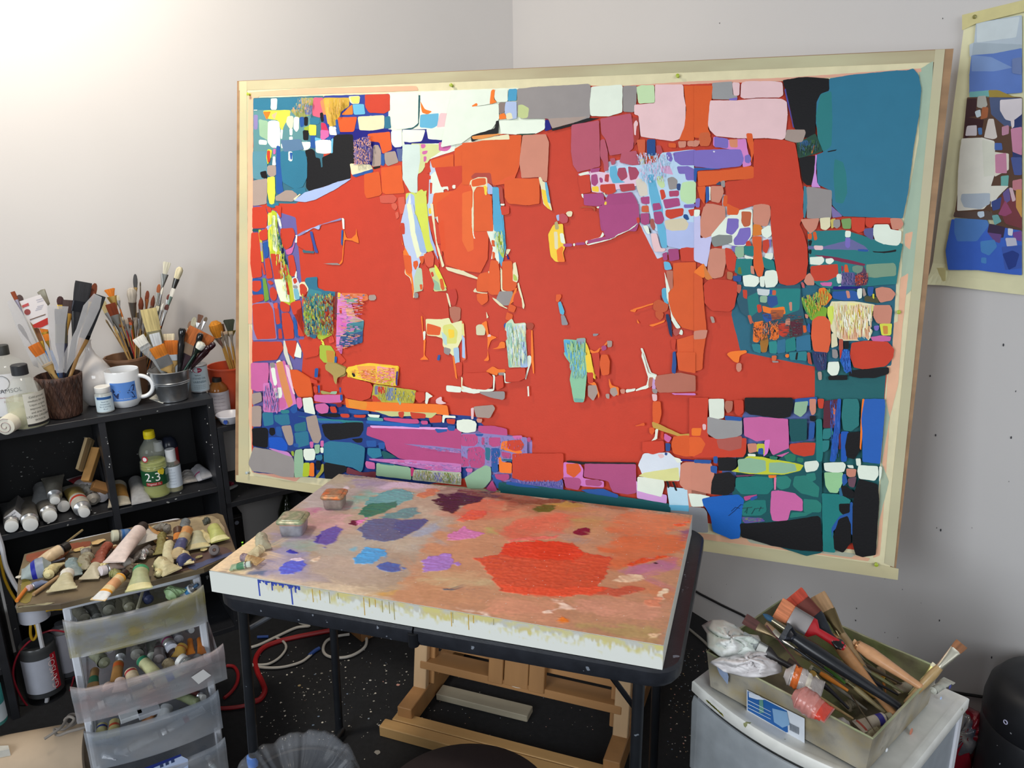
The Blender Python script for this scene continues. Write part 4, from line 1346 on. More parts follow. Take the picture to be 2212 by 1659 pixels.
# --- room shell
wall_m = mat('#d4d1cf', .75, var=.015, scale=3, bump=.05, bscale=300)
def wall(name, a, b, h, out, t=.1):
    mb = MB(); a = Vector(a); b = Vector(b); o = Vector(out)*t
    mb.loft([[a, b, b+o, a+o], [p+Z*h for p in (a, b, b+o, a+o)]]); return structure(name, mb, wall_m)
wall('wall_left', CORNER-DL*3.4, CORNER, 3.0, NL)
wall('wall_right', CORNER+DL*.1, CORNER-NL*3.6+DL*.1, 3.0, DL)
bpy.data.objects['wall_right'].location = -DL*.1
mb = MB(); P0 = CORNER-DL*3.4; P1 = CORNER+DL*.0; P2 = CORNER-NL*4.2; P3 = P0-NL*4.2
mb.loft([[p+Z*zz for p in (P0, P1, P2, P3)] for zz in (-.08, 0)])
floor = structure('floor', mb, mat('#191a1d', .8, var=.25, scale=60, bump=.5, bscale=400, speck='#3a3a3c', sthr=.72, sscale=180))
mb = MB(); cols = ['#c8c4bc', '#d8d2c4', '#a8a49c', '#b89a70', '#d09a8c', '#9aa8b8', '#7a8aa0']
def fleck(u, v, r, col, z=.0012, ar=1):
    p = at_z(u, v, 0); mb.col = rgb(col); n = 7; a0 = random.random()*6
    mb.poly([(p.x+r*ar*math.cos(a0+6.283*k/n)*random.uniform(.6, 1.1), p.y+r*math.sin(a0+6.283*k/n)*random.uniform(.6, 1.1), z) for k in range(n)])
for k in range(330):
    u = random.gauss(720, 130); v = random.gauss(1500, 70)
    if v < 1370 or u < 560: continue
    fleck(u, v, random.choice([.001, .0015, .002, .0025, .004]), random.choice(cols[:3] if random.random() < .8 else cols))
for k in range(120): fleck(random.uniform(1440, 1530), random.uniform(1400, 1640), random.choice([.001, .002, .003]), random.choice(cols))
for k in range(60): fleck(random.uniform(900, 1340), random.uniform(1480, 1600), random.choice([.001, .0018]), random.choice(cols))
for q in [(647, 1481, .006, '#a89468'), (860, 1480, .007, '#d09a8c'), (800, 1470, .005, '#c8c4bc'), (753, 1427, .005, '#c8c4bc'), (815, 1626, .01, '#9a968e'), (695, 1455, .005, '#8a867e')]: fleck(*q)
tag(mb.build('floor_stain', mat(att=True, rough=.6, var=0), floor), 'dried drips of light paint')
mb = MB(); mb.col = rgb('#3a3a40')
for u, v, s in [(1851, 1314, 4), (1849, 1340, 4), (2030, 1340, 5), (2143, 1420, 6), (2022, 940, 5), (2033, 1145, 6), (2168, 745, 5), (2185, 945, 5), (2010, 812, 4), (2024, 1140, 3), (1950, 1273, 3), (1912, 1366, 3),
                (1940, 1377, 3), (1570, 1262, 2), (1667, 1290, 2), (1980, 1430, 2), (2100, 1140, 2), (2195, 845, 3), (1555, 50, 2), (2037, 40, 2), (1990, 1302, 2), (2038, 250, 2), (2180, 1040, 2), (1912, 1250, 2)]:
    p = at_plane(u, v, CORNER, DL) - DL*.0015; r = s*p.length/F_PX*.5
    mb.poly([p+NL*r*.5*math.cos(a)*random.uniform(.7, 1.3)+Z*r*1.1*math.sin(a) for a in [k*1.047 for k in range(6)]])
tag(mb.build('wall_stain', mat(att=True, rough=.6, var=0), bpy.data.objects['wall_right']), 'small dark paint specks')
bpy.data.objects['wall_stain'].matrix_parent_inverse = Matrix.Translation(DL*.1)
# --- big painting on its plywood board
PAL = dict(r='#cb4029', o='#dd5c26', s='#cf8a74', p='#e8c4c6', m='#a8467c', k='#121114', t='#2f7591', g='#1f7c7a', G='#16555a', w='#e6f0e0', y='#dde04e',
           Y='#f4cf3e', b='#2657a0', B='#14147a', l='#66b4d6', L='#a9bce6', v='#7c6cbc', n='#96908e', c='#e6dfb8', q='#eeb38e', h='#cf68a4', e='#94b898', O='#f57c28', d='#642838', z='#a8968c')
TILE = dict(A=(500, 120, 4.366), B=(1000, 120, 4.366), C=(1500, 120, 4.366), D=(500, 440, 4.366), E=(1000, 440, 4.366), F=(1500, 440, 4.366), G=(500, 760, 4.366), H=(1000, 760, 4.366),
            I=(1500, 860, 4.148), J=(1960, 0, 2.592), K=(440, 1000, 3.95), L=(960, 1000, 3.95), X=(0, 0, 1))
def parse(txt):
    out = []
    for ln in txt.strip().splitlines():
        q = ln.split()
        ox, oy, k = TILE[q[0]]; out.append((PAL.get(q[1], q[1]), [(ox+float(a)/k, oy+float(b)/k) for a, b in (t.split(',') for t in q[2:])]))
    return out
def rounded(pts, r=3.6, wob=.35, k=3):
    out = []; n = len(pts)
    for i in range(n):
        a, b, c = pts[i-1], pts[i], pts[(i+1) % n]
        d1 = math.hypot(a[0]-b[0], a[1]-b[1]); d2 = math.hypot(c[0]-b[0], c[1]-b[1])
        if d1 < 1e-6 or d2 < 1e-6: continue
        q = min(r, .42*d1, .42*d2)
        p0 = (b[0]+(a[0]-b[0])/d1*q, b[1]+(a[1]-b[1])/d1*q); p2 = (b[0]+(c[0]-b[0])/d2*q, b[1]+(c[1]-b[1])/d2*q)
        for j in range(k+1):
            t = j/k; x = (1-t)**2*p0[0]+2*t*(1-t)*b[0]+t*t*p2[0]; y = (1-t)**2*p0[1]+2*t*(1-t)*b[1]+t*t*p2[1]
            out.append((x+random.uniform(-wob, wob), y+random.uniform(-wob, wob)))
        m_ = int(math.hypot(c[0]-b[0], c[1]-b[1])/9)
        e = (c[0]-(c[0]-b[0])/d2*min(r, .42*d2), c[1]-(c[1]-b[1])/d2*min(r, .42*d2))
        for j in range(1, m_):
            t = j/m_; out.append((p2[0]+(e[0]-p2[0])*t+random.uniform(-wob, wob), p2[1]+(e[1]-p2[1])*t+random.uniform(-wob, wob)))
    return out
PN = Vector((-.331, -.928, .168)).normalized()
PP = CAM + ray(1200, 650)*2.03                     # a point of the board's face
def onp(u, v, off=0):
    return at_plane(u, v, PP+PN*off, PN)
PO = onp(508, 1038); PX = (onp(1940, 1252)-PO).normalized(); PY = PN.cross(PX).normalized()
PM = Matrix((PX, PY, PN)).transposed().to_4x4(); PM.translation = PO
PMI = PM.inverted()
def loc2(u, v): p = PMI @ onp(u, v); return (p.x, p.y)
painting = thing('painting', 'large red and teal abstract painting taped to a plywood board on the easel', 'painting', PM)
W_, H_ = loc2(2060, 105)
wood = mat('#b08a62', .6, var=.2, scale=14, stretch=(1, .12, 1), bump=.2)
mb = MB(); mb.box(0, 0, -.018, W_, H_, 0); mb.build('plywood_board', mat('#9c7a58', .6, var=.25, scale=20, stretch=(.12, 1, 1), bump=.2, speck='#d8d4c8', sthr=.73, sscale=25), painting)
mb = MB(); q = [loc2(*p) for p in [(530, 188), (2016, 128), (1922, 1232), (530, 1036)]]
mb.loft([[(x, y, .0002) for x, y in q[::-1]], [(x, y, .0012) for x, y in q[::-1]]]); mb.build('paper_sheet', mat('#e2d8b0', .7, var=.05), painting)
def tape(pts, z0=.0014, z1=.0019, c='#cfc49a'):
    mb = MB(); q = [loc2(*p) for p in pts]; mb.loft([[(x, y, z0) for x, y in q[::-1]], [(x, y, z1) for x, y in q[::-1]]])
    return mb.build('masking_tape', mat(c, .55, var=.07, scale=12, stretch=(.3, 1, 1), bump=.15, second='#bdb894'), painting)
tape([(517, 176), (2040, 108), (2037, 134), (517, 196)], c='#b5a785')
tape([(519, 176), (534, 176), (539, 1036), (516, 1040)], .0019, .0023)
tape([(2020, 108), (2041, 107), (1931, 1225), (1910, 1216)], .0019, .0023, c='#c6bd9c')
tape([(511, 1026), (548, 1028), (1902, 1219), (1941, 1228), (1939, 1252), (511, 1040)], .0024, .0028)
def strokes(lst, parent, name, onfun, z0=.0020, dz=.000012, rr=3.6, m=None):
    mb = MB(); z = z0
    for c, pts in lst:
        base = np.array(rgb(c)); mb.col = tuple(np.clip(base*random.uniform(.96, 1.04), 0, 1))
        q = [onfun(*p) for p in rounded(pts, rr)]
        z += dz; mb.poly([(x, y, z) for x, y in q])
        rim = len(q)
    return mb.build(name, m or mat(att=True, rough=.5, var=.03, scale=25, bump=.12, bscale=250, spec=.25), parent)
lst = []
lst += [('#eab694', [(536, 200), (640, 192), (700, 190), (900, 186), (905, 196), (560, 208), (548, 230), (546, 700), (536, 700)]),
        ('#a9bda6', [(1986, 150), (2016, 132), (2006, 300), (1975, 620), (1945, 650), (1952, 480), (1985, 300)]),
        ('#eab694', [(1955, 505), (1972, 500), (1965, 540), (1954, 530)]), ('#eab694', [(1945, 600), (1962, 590), (1950, 700), (1938, 720)]),
        ('#eab694', [(1925, 700), (1950, 690), (1940, 830), (1922, 900), (1905, 1150), (1900, 1200), (1885, 1205), (1895, 1180), (1912, 900)]),
        ('#a9b8a0', [(1912, 860), (1922, 900), (1905, 1000), (1920, 1040), (1900, 1120), (1896, 1150), (1905, 980)]),
        ('#eab694', [(1500, 1150), (1600, 1160), (1880, 1205), (1876, 1212), (1500, 1162)]), ('#b0b4a0', [(1610, 1160), (1700, 1172), (1760, 1182), (1850, 1196), (1840, 1204), (1620, 1172)]),
        ('#e8a890', [(545, 1010), (600, 1025), (650, 1030), (640, 1040), (545, 1020)]), ('#eab694', [(540, 700), (547, 720), (547, 1000), (538, 900)]),
        ('#9fb8a8', [(518, 800), (535, 760), (534, 1020), (517, 1000)]), ('#e0a890', [(1340, 186), (1500, 176), (1700, 168), (1990, 148), (1990, 156), (1340, 196)])]
lst += parse(PAINT_TXT)
PAINTEND = .0020+.000012*len(lst)
strokes(lst, painting, 'paint_layer', loc2)
mb = MB()
def scrape(poly, cols, n, ln, wd, vert=True, z=.0150):
    xs = [p[0] for p in poly]; ys = [p[1] for p in poly]
    def inside(x, y):
        c = False; j = len(poly)-1
        for i in range(len(poly)):
            if (poly[i][1] > y) != (poly[j][1] > y) and x < (poly[j][0]-poly[i][0])*(y-poly[i][1])/(poly[j][1]-poly[i][1])+poly[i][0]: c = not c
            j = i
        return c
    k = 0
    while k < n:
        x = random.uniform(min(xs), max(xs)); y = random.uniform(min(ys), max(ys)); k += 1
        if not inside(x, y): continue
        l = ln*random.uniform(.3, 1); w_ = wd*random.uniform(.3, 1); ox = random.uniform(-.15, .15)*l
        if vert: q = [(x-w_, y-l), (x+w_, y-l*.8), (x+w_+ox, y+l), (x+ox-w_*.5, y+l*.7)]
        else: q = [(x-l, y-w_), (x+l, y-w_+ox*.3), (x+l*.8, y+w_), (x-l*.7, y+w_)]
        if not all(inside(*p) for p in q): continue
        mb.col = rgb(random.choice(cols)); mb.poly([(*loc2(*p), PAINTEND+.0001+k*3e-8) for p in q])
T = lambda s, *p: [(TILE[s][0]+a/TILE[s][2], TILE[s][1]+b/TILE[s][2]) for a, b in p]
scrape(T('A', (1170, 800), (1330, 760), (1350, 870), (1330, 1030), (1180, 1050)), ['#14147a', '#d8a080', '#8a7aa8', '#2a2a8a', '#c88a78'], 900, 2.5, 1.0)
scrape(T('A', (660, 400), (780, 400), (770, 560), (560, 570)), ['#7f86b0', '#c9a43c', '#5d8f94', '#d8a070'], 260, 5, .7)
scrape(T('A', (880, 410), (1110, 400), (1040, 560), (950, 660)), ['#d8a23c', '#b8902c', '#e0b85a', '#c89a60'], 200, 9, .8)
scrape(T('D', (690, 850), (980, 840), (990, 1250), (710, 1240)), ['#3f8894', '#a8b038', '#9a4a30', '#56a070', '#8a6a30', '#c0b840', '#2a6a7a'], 650, 5, 1.3)
scrape(T('D', (1010, 850), (1290, 855), (1250, 1100), (1240, 1320), (1000, 1400)), ['#d070b8', '#e08a60', '#3c6c9c', '#c8a890', '#d88ac8'], 300, 6, 1.0, False)
scrape(T('G', (1120, 170), (1580, 140), (1570, 320), (1280, 270)), ['#f0a030', '#f4cf3e', '#e87868', '#c86028', '#f09aa8', '#d8b030'], 600, 4, 1.0, False)
scrape(T('G', (1380, 300), (1560, 330), (1760, 370), (1740, 480), (1400, 460)), ['#a8b040', '#7a88a8', '#d8c850', '#98a060'], 200, 5, .9)
scrape(T('G', (1740, 1100), (2183, 1140), (2183, 1240), (1730, 1200)), ['#c8ccc0', '#8a8a48', '#9a96c0', '#6a8a60', '#d0c8b0', '#a89a60'], 700, 4, .8)
scrape(T('G', (1640, 865), (2183, 915), (2183, 945), (1950, 930)), ['#b84a80', '#6a6ab8', '#c088c0'], 300, 6, .5, False)
scrape(T('G', (1310, 1005), (2183, 1060), (2183, 1130), (1800, 1090)), ['#b86ab0', '#d8a0d8', '#9a70b8', '#7a7ac0'], 400, 6, .5, False)
scrape(T('H', (400, 1190), (960, 1200), (960, 1280), (560, 1240)), ['#8a84c8', '#4a4a9a', '#a090c8'], 700, 4, .45)
scrape(T('H', (0, 765), (600, 800), (600, 960), (270, 1070), (0, 1070)), ['#2a7088', '#b86ab0', '#8a7fb8'], 200, 3, .7)
scrape(T('F', (990, 880), (1300, 780), (1250, 950), (1100, 1090)), ['#7fae30', '#e08a30', '#c8b030', '#58a050', '#b0c840'], 400, 7, 1.1)
scrape(T('F', (1290, 920), (1690, 950), (1660, 1280), (1350, 1290)), ['#f0f0c8', '#e8e070', '#f0d0b0', '#f4f4e4', '#e8b890'], 400, 14, 1.3)
scrape(T('F', (1510, 660), (1640, 650), (1620, 770), (1500, 780)), ['#d85a30', '#5a2a40', '#803a50'], 220, 2, 1.2)
scrape(T('F', (550, 1110), (800, 1100), (790, 1280), (560, 1300)), ['#f57c28', '#2a2430', '#d86828'], 350, 3, 1.0)
scrape(T('F', (600, 1000), (1040, 1060), (1020, 1240), (850, 1260)), ['#4a3a3c', '#7a3030', '#2a5a5c', '#3a2a38'], 260, 5, .8, False)
scrape(T('F', (1380, 1370), (1460, 1370), (1480, 1600), (1400, 1580)), ['#2a7ad8', '#1a4aa8', '#1f5ab8'], 260, 6, .7)
scrape(T('F', (1110, 1400), (1250, 1400), (1210, 1570)), ['#2a3a68', '#5a3a60', '#3a5a88'], 200, 4, .8)
scrape(T('F', (1380, 640), (1520, 650), (1510, 770), (1380, 780)), ['#585a94', '#8a6aa0', '#4a4a78'], 200, 4, .7)
scrape(T('B', (1640, 920), (2000, 930), (1900, 1200), (1700, 1220)), ['#bcd8ee', '#8ac0e0', '#d8d0ec', '#d6a8cc'], 260, 5, 1.2)
scrape(T('E', (420, 1140), (600, 1130), (615, 1530), (450, 1540)), ['#cfe0c0', '#a9c6ea', '#e3e6a8', '#8ac8a8', '#d8e8e8'], 350, 13, .9)
scrape(T('E', (300, 250), (400, 250), (400, 480), (320, 480)), ['#b8d04a', '#54a9d0', '#8ac8a8', '#e0e8c8'], 120, 9, .8)
scrape(T('E', (970, 1290), (1160, 1290), (1170, 1650), (1040, 1650)), ['#8cc6a0', '#5ab0dc', '#a8c86a', '#78b8b0'], 260, 12, 1.3)
scrape(T('C', (980, 830), (1140, 800), (1200, 900), (990, 970)), ['#254a3c', '#2d5a80', '#4a7a3c', '#1a3a30'], 220, 6, .8)
scrape(T('I', (1210, 0), (1310, 0), (1290, 540), (1220, 540)), ['#2a6ad0', '#1a4aa0', '#1f5ab8'], 200, 10, .6)
scrape(T('I', (420, 1050), (630, 1060), (620, 1100), (430, 1100)), ['#5a4f98', '#8a4a78', '#3a6a88', '#7a8a60'], 150, 5, .6, False)
scrape(T('D', (350, 100), (430, 100), (560, 560), (560, 950), (470, 700)), ['#c8d030', '#8ab038', '#e6ecc8', '#4a8a78', '#d8dc50'], 300, 10, .9)
scrape(T('G', (330, 300), (470, 300), (470, 580), (330, 560)), ['#4a5a98', '#c878b8', '#6a6ab0', '#d88ac8'], 200, 8, .9)
mb.build('scraped_paint', mat(att=True, rough=.5, var=.05), painting)
mb = MB(); sg = [[(335, 1000), (370, 965), (410, 975)], [(310, 1040), (360, 1000), (420, 940), (440, 945)], [(430, 975), (520, 965)], [(455, 1010), (480, 965), (470, 1020)],
                 [(515, 1025), (545, 975), (560, 980)], [(560, 975), (620, 972)], [(580, 1000), (600, 960)]]
for s_ in sg:
    q = [loc2(*p) for p in T('I', *s_)]; mb.tube([(x, y, PAINTEND+.0003) for x, y in q], .0006, 5)
tag(mb.build('signature', mat('#101a2c', .5, var=0), painting), 'thin dark signature')
pinm = mat('#a8b838', .3, var=0)
def pin(u, v, fn=onp, n=PN, parent=painting, m=pinm):
    mb = MB(); mb.lathe([(.0035, 0), (.0035, .001), (.0020, .002), (.0020, .006), (.0042, .0075), (.0045, .009), (.0030, .0098)], 14)
    p = fn(u, v); M = along(p+n*.003, p+n*.01); o = mb.build('push_pin', m, None, True)
    o.parent = parent; o.matrix_parent_inverse = parent.matrix_world.inverted(); o.matrix_world = M; return o
bpy.context.view_layer.update()
for q in [(541, 205), (978, 186), (1465, 166), (1940, 674), (1892, 1217)]: pin(*q)
tag(pin(538, 1020, m=mat('#b8c4c4', .3, var=0)), 'pale silver-blue push pin')
for ln in ['']: pass
# --- small painting taped to the right wall
def onw(u, v): return at_plane(u, v, CORNER-DL*.004, DL)
WO = onw(2013, 612); WX = -NL; WM = Matrix((WX, Z, -DL)).transposed().to_4x4(); WM.translation = WO; WMI = WM.inverted()
def loc3(u, v): p = WMI @ onw(u, v); return (p.x, p.y)
small = thing('painting', 'small unframed blue and brown abstract painting on paper pinned to the right wall', 'painting', WM)
x1, y1 = loc3(2330, -20)
_, yb = loc3(2013, 612); _, yt = loc3(2088, 32)
mb = MB(); nseg = 14
def curl(x, y):
    d = max(0, 1-math.hypot(x/.05, (y-yb)/.06)); e = max(0, 1-abs(y-yb)/.05)
    return .002+.020*d*d+.006*e*e*(.5+.5*math.sin(x*14+1)) + .006*max(0, 1-x/.03)
xs = [x1*i/24 for i in range(25)]; ys = [yb+(yt-yb)*i/24 for i in range(25)]
vs = [(x, y, curl(x, y)) for y in ys for x in xs]; n_ = len(vs); vs += [(x, y, c-.0008) for x, y, c in vs]
fs = [(j*25+i, j*25+i+1, (j+1)*25+i+1, (j+1)*25+i) for j in range(24) for i in range(24)]
fs += [tuple(a+n_ for a in f[::-1]) for f in fs]
bd = [i for i in range(25)]+[25*j+24 for j in range(1, 25)]+[24*25+i for i in range(23, -1, -1)]+[25*j for j in range(23, 0, -1)]
fs += [(bd[k], bd[k-1], bd[k-1]+n_, bd[k]+n_) for k in range(len(bd))]
mb.add(vs, fs); mb.build('paper_sheet', mat('#e6e2b8', .7, var=.04), small)
J = parse(SMALL_TXT)
mb = MB(); z = .0
for c, pts in J:
    z += .00003; mb.col = rgb(c); q = [loc3(*p) for p in rounded(pts, 3, .25)]
    q = [(x, y) for x, y in q]
    mb.poly([(x, y, .0083+z) for x, y in q])
mb.build('paint_layer', mat(att=True, rough=.5, var=.04, bump=.1), small)
bpy.context.view_layer.update()
def tp(pts, z0):
    mb = MB(); q = [loc3(*p) for p in pts]; mb.loft([[(x, y, z0) for x, y in q[::-1]], [(x, y, z0+.0005) for x, y in q[::-1]]]); return mb.build('masking_tape', mat('#d8cf94', .55, var=.06), small)
tp([(2083, 33), (2330, -27), (2330, -2), (2112, 52), (2083, 66)], .0088)
tp([(2018, 578), (2047, 578), (2047, 606), (2014, 612)], .0086)
pin(2111, 37, onw, -DL, small, mat('#8a8448', .3, var=0))
# --- folding table with the palette board
P0 = at_z(452, 1232, .79)
TM = Matrix((DT, NT, Z)).transposed().to_4x4(); TM.translation = (P0.x, P0.y, 0); TMI = TM.inverted()
def rr(x0, y0, x1, y1, r, n=5):
    out = []
    for cx, cy, a0 in [(x1-r, y0+r, -90), (x1-r, y1-r, 0), (x0+r, y1-r, 90), (x0+r, y0+r, 180)]:
        for k in range(n+1): a = math.radians(a0+90*k/n); out.append((cx+r*math.cos(a), cy+r*math.sin(a)))
    return out
table = thing('folding_table', 'black plastic folding table with rounded rim, spattered with paint, under the palette board', 'table', TM)
plast = mat('#23252b', .42, var=.2, scale=40, bump=.15, bscale=200, speck='#7c828c', sthr=.70, sscale=55)
x0, x1, y0, y1 = .002, .975, -.004, .582
for a, b in ((x0, .4625), (.4665, x1)):
    mb = MB(); rings = []
    L_ = a == x0
    for ins, zz in [(.004, .738), (0, .733), (0, .712), (.006, .700), (.018, .696)]:
        q = rr(a+(ins if L_ else 0), y0+ins, b-(0 if L_ else ins), y1-ins, .05)
        # the halves meet square at the middle
        q = [((b if (L_ and x > b-.05) else (a if ((not L_) and x < a+.05) else x)), (y if not ((L_ and x > b-.05) or ((not L_) and x < a+.05)) else (y0+ins if y < .3 else y1-ins)), zz) for x, y in q]
        rings.append(q[::-1])
    mb.loft(rings); mb.build('tabletop_half', plast, table, True)
mb = MB(); mb.tube([(.4645, y0+.002, .728), (.4645, y0+.002, .70)], .011, 12); mb.tube([(.4645, y0+.01, .698), (.4645, y1-.01, .698)], .007, 8)
mb.build('hinge', mat('#15161a', .35, var=0), table, True)
legm = mat('#1c1e22', .35, var=.15, speck='#6a7078', sthr=.74, sscale=60)
for fx, tx, yy in ((.01, .045, .035), (-.02, .0, .467), (.895, .900, .035), (.885, .885, .47)):
    mb = MB(); mb.tube([(fx, yy, .0), (tx, yy, .697)], .0115, 12); mb.cyl(.014, 0, .02, 12, Matrix.Translation((fx, yy, 0)))
    tag(mb.build('leg', legm, table, True))
for fx in (-.008, .888):
    mb = MB(); mb.tube([(fx, .035, .02), (fx, .467, .02)], .009, 10); mb.build('leg_crossbar', legm, table, True)
for a, b in (((.040, .05, .625), (.17, .16, .692)), ((.893, .05, .61), (.83, .05, .692))):
    mb = MB(); mb.tube([a, b], .0055, 8); mb.build('leg_brace', mat('#55585e' if a[0] < .5 else '#17181c', .3, .4, var=0), table, True)
mb = MB(); mb.lathe([(.001, .272), (.0125, .275), (.0135, .285), (.0125, .30), (.001, .304)], 12, Matrix.Translation((.0228, .032, 0))); mb.build('paint_blob', mat('#3f7ad0', .4), table, True)
pal = thing('palette_board', 'deep white canvas panel used as a palette, covered in smeared wet oil paint', 'palette', TM)
W2, D2, ZT, ZB = .945, .544, .79, .7385
mb = MB(); mb.box(0, 0, ZB, W2, D2, ZT-.0006, b=.002); mb.build('canvas_panel', mat('#dcdcd2', .6, var=.05, bump=.1, bscale=500), pal)
def pxy(u, v): p = TMI @ at_z(u, v, ZT); return (p.x, p.y)
nx, ny = 620, 360
gx, gy = np.meshgrid(np.linspace(0, W2, nx), np.linspace(0, D2, ny))
def vnoise(shape_x, shape_y, seed):
    rs = np.random.RandomState(seed); g = rs.rand(shape_y+2, shape_x+2)
    X = gx/W2*shape_x; Y = gy/D2*shape_y; xi = X.astype(int); yi = Y.astype(int); fx = X-xi; fy = Y-yi
    fx = fx*fx*(3-2*fx); fy = fy*fy*(3-2*fy)
    return (g[yi, xi]*(1-fx)+g[yi, xi+1]*fx)*(1-fy)+(g[yi+1, xi]*(1-fx)+g[yi+1, xi+1]*fx)*fy
def streak(sx, sy, seed, k=.25):
    global gx, gy
    ox, oy = gx, gy; gx, gy = np.clip(ox+oy*k, 0, W2*.999), np.clip(oy-ox*.06+.03, 0, D2*.999); r = vnoise(sx, sy, seed); gx, gy = ox, oy; return r
n1 = vnoise(60, 36, 1); n2 = vnoise(180, 110, 2); n3 = streak(26, 90, 3); n4 = vnoise(18, 11, 4); n5 = streak(60, 200, 5)
colr = np.zeros((ny, nx, 3)); colr[:] = rgb('#aa9886'); hgt = np.zeros((ny, nx)); wet = np.full((ny, nx), .55)
def sdist(px, py, poly):
    d = np.full(px.shape, 1e9); ins = np.zeros(px.shape, bool); n = len(poly)
    for i in range(n):
        ax, ay = poly[i]; bx, by = poly[(i+1) % n]
        ex, ey = bx-ax, by-ay; wx, wy = px-ax, py-ay; t = np.clip((wx*ex+wy*ey)/(ex*ex+ey*ey+1e-12), 0, 1)
        d = np.minimum(d, (wx-ex*t)**2+(wy-ey*t)**2)
        c = ((ay > py) != (by > py)) & (px < (bx-ax)*(py-ay)/(by-ay+1e-12)+ax); ins ^= c
    d = np.sqrt(d); return np.where(ins, d, -d)
rs = np.random.RandomState(8); YY, XX = np.mgrid[0:ny, 0:nx]
def smear(count, lmin, lmax, wmin, wmax, al):       # dragged brush marks that carry the colour under their start
    for _ in range(count):
        cx, cy = rs.randint(10, nx-10), rs.randint(8, ny-8); L_ = rs.uniform(lmin, lmax); w_ = rs.uniform(wmin, wmax); th = rs.normal(.15, .55)+(math.pi if rs.rand() < .5 else 0)
        r_ = int(L_+w_)+2; x0_, x1_, y0_, y1_ = max(0, cx-r_), min(nx, cx+r_), max(0, cy-r_), min(ny, cy+r_)
        X = XX[y0_:y1_, x0_:x1_]-cx; Y = YY[y0_:y1_, x0_:x1_]-cy; u = X*math.cos(th)+Y*math.sin(th); v = -X*math.sin(th)+Y*math.cos(th)-.012*u*u/8*rs.uniform(-1, 1)
        m_ = np.clip((1-np.abs(v)/w_)*2.5, 0, 1)*np.clip(u/6+.6, 0, 1)*np.clip((L_-u)/(L_*.5), 0, 1)
        m_ = m_*(.55+.45*np.sin(v*2.1+rs.rand()*6)*np.sin(v*.9+3))*al
        c = colr[cy, cx].copy()*rs.uniform(.93, 1.09); s_ = colr[y0_:y1_, x0_:x1_]; colr[y0_:y1_, x0_:x1_] = s_*(1-m_[..., None])+c*m_[..., None]
def patch(q, crisp):
    global colr, hgt, wet
    ox, oy, k = TILE[q[0]]; soft = float(q[2])*.0011
    poly = [pxy(ox+float(a)/k, oy+float(b)/k) for a, b in (t.split(',') for t in q[3:])]
    sd = sdist(gx, gy, poly); e = sd+(n1-.5)*(soft*.9+.004)+(n3-.5)*(soft*.6+.005)+(n2-.5)*.003+(n5-.5)*.002
    a = np.clip(e/soft+.5, 0, 1)[..., None]
    if not crisp: a = a*(.85+.15*n2[..., None])
    c = np.array(rgb(q[1]))*(.95+.10*n2[..., None]); colr = colr*(1-a)+c*a
    if crisp: hgt = np.maximum(hgt*(1-a[..., 0]), a[..., 0]*(.0007+.0012*n2*n3)); wet = wet*(1-a[..., 0])+a[..., 0]*.2
LN = [l.split() for l in PALETTE_TXT.strip().splitlines()]
for q in LN:
    if float(q[2]) > 5: patch(q, False)
smear(750, 18, 75, 4, 13, .8)
for q in LN:
    if float(q[2]) <= 5: patch(q, True)
smear(160, 8, 30, 1.5, 5, .75); wet = wet*(.8+.4*n2)
colr = np.clip(colr*1.16, 0, 1)*(.97+.06*n5[..., None])*(.96+.08*n2[..., None])*(.94+.12*n4[..., None])
ed = np.clip(1-np.minimum(gy*0+1, (D2-gy)/.035), 0, 1)*np.clip((n2-.55)*8, 0, 1)
colr = colr*(1-ed[..., None]*.6)+np.array(rgb('#8a7866'))*ed[..., None]*.6
spk = (np.random.rand(ny, nx) > .9992)[..., None]; colr = np.where(spk, np.array(rgb('#e8e4dc')), colr)
hgt += .0003*n3+.0002*n2
vs = np.stack([gx, gy, ZT+hgt], -1).reshape(-1, 3)
ii = np.arange(nx*ny).reshape(ny, nx); fs = np.stack([ii[:-1, :-1], ii[:-1, 1:], ii[1:, 1:], ii[1:, :-1]], -1).reshape(-1, 4)
me = bpy.data.meshes.new('wet_paint'); me.vertices.add(len(vs)); me.vertices.foreach_set('co', vs.ravel().astype('f'))
me.loops.add(fs.size); me.loops.foreach_set('vertex_index', fs.ravel().astype('i')); me.polygons.add(len(fs))
me.polygons.foreach_set('loop_start', np.arange(0, fs.size, 4, dtype='i')); me.polygons.foreach_set('use_smooth', np.ones(len(fs), bool)); me.update(calc_edges=True)
ca = me.color_attributes.new('Col', 'FLOAT_COLOR', 'POINT'); ca.data.foreach_set('color', np.concatenate([colr.reshape(-1, 3), np.ones((nx*ny, 1))], 1).astype('f').ravel())
ra = me.attributes.new('Wet', 'FLOAT', 'POINT'); ra.data.foreach_set('value', wet.ravel().astype('f'))
pm = mat(att=True, rough=.45, var=.05, scale=60, spec=.45, bump=.12, bscale=120, stretch=(1, 2.0, 1)).copy()
an = pm.node_tree.nodes.new('ShaderNodeAttribute'); an.attribute_name = 'Wet'; pm.node_tree.links.new(an.outputs['Fac'], pm.node_tree.nodes['Principled BSDF'].inputs['Roughness'])
me.materials.append(pm); o = bpy.data.objects.new('wet_paint', me); COL.objects.link(o); o.parent = pal; o['label'] = 'smeared coral, blue and ochre oil paint'
fx_, fz_ = 700, 36; HX, HZ = np.meshgrid(np.linspace(0, 1, fx_), np.linspace(0, 1, fz_))   # HZ 0 = top
_gx, _gy = gx, gy; gx, gy = HX*W2*.999, HZ*D2*.12; a1 = vnoise(90, 60, 11); a2 = vnoise(260, 40, 12); a3 = vnoise(9, 8, 13); a4 = vnoise(30, 20, 14); gx, gy = _gx, _gy
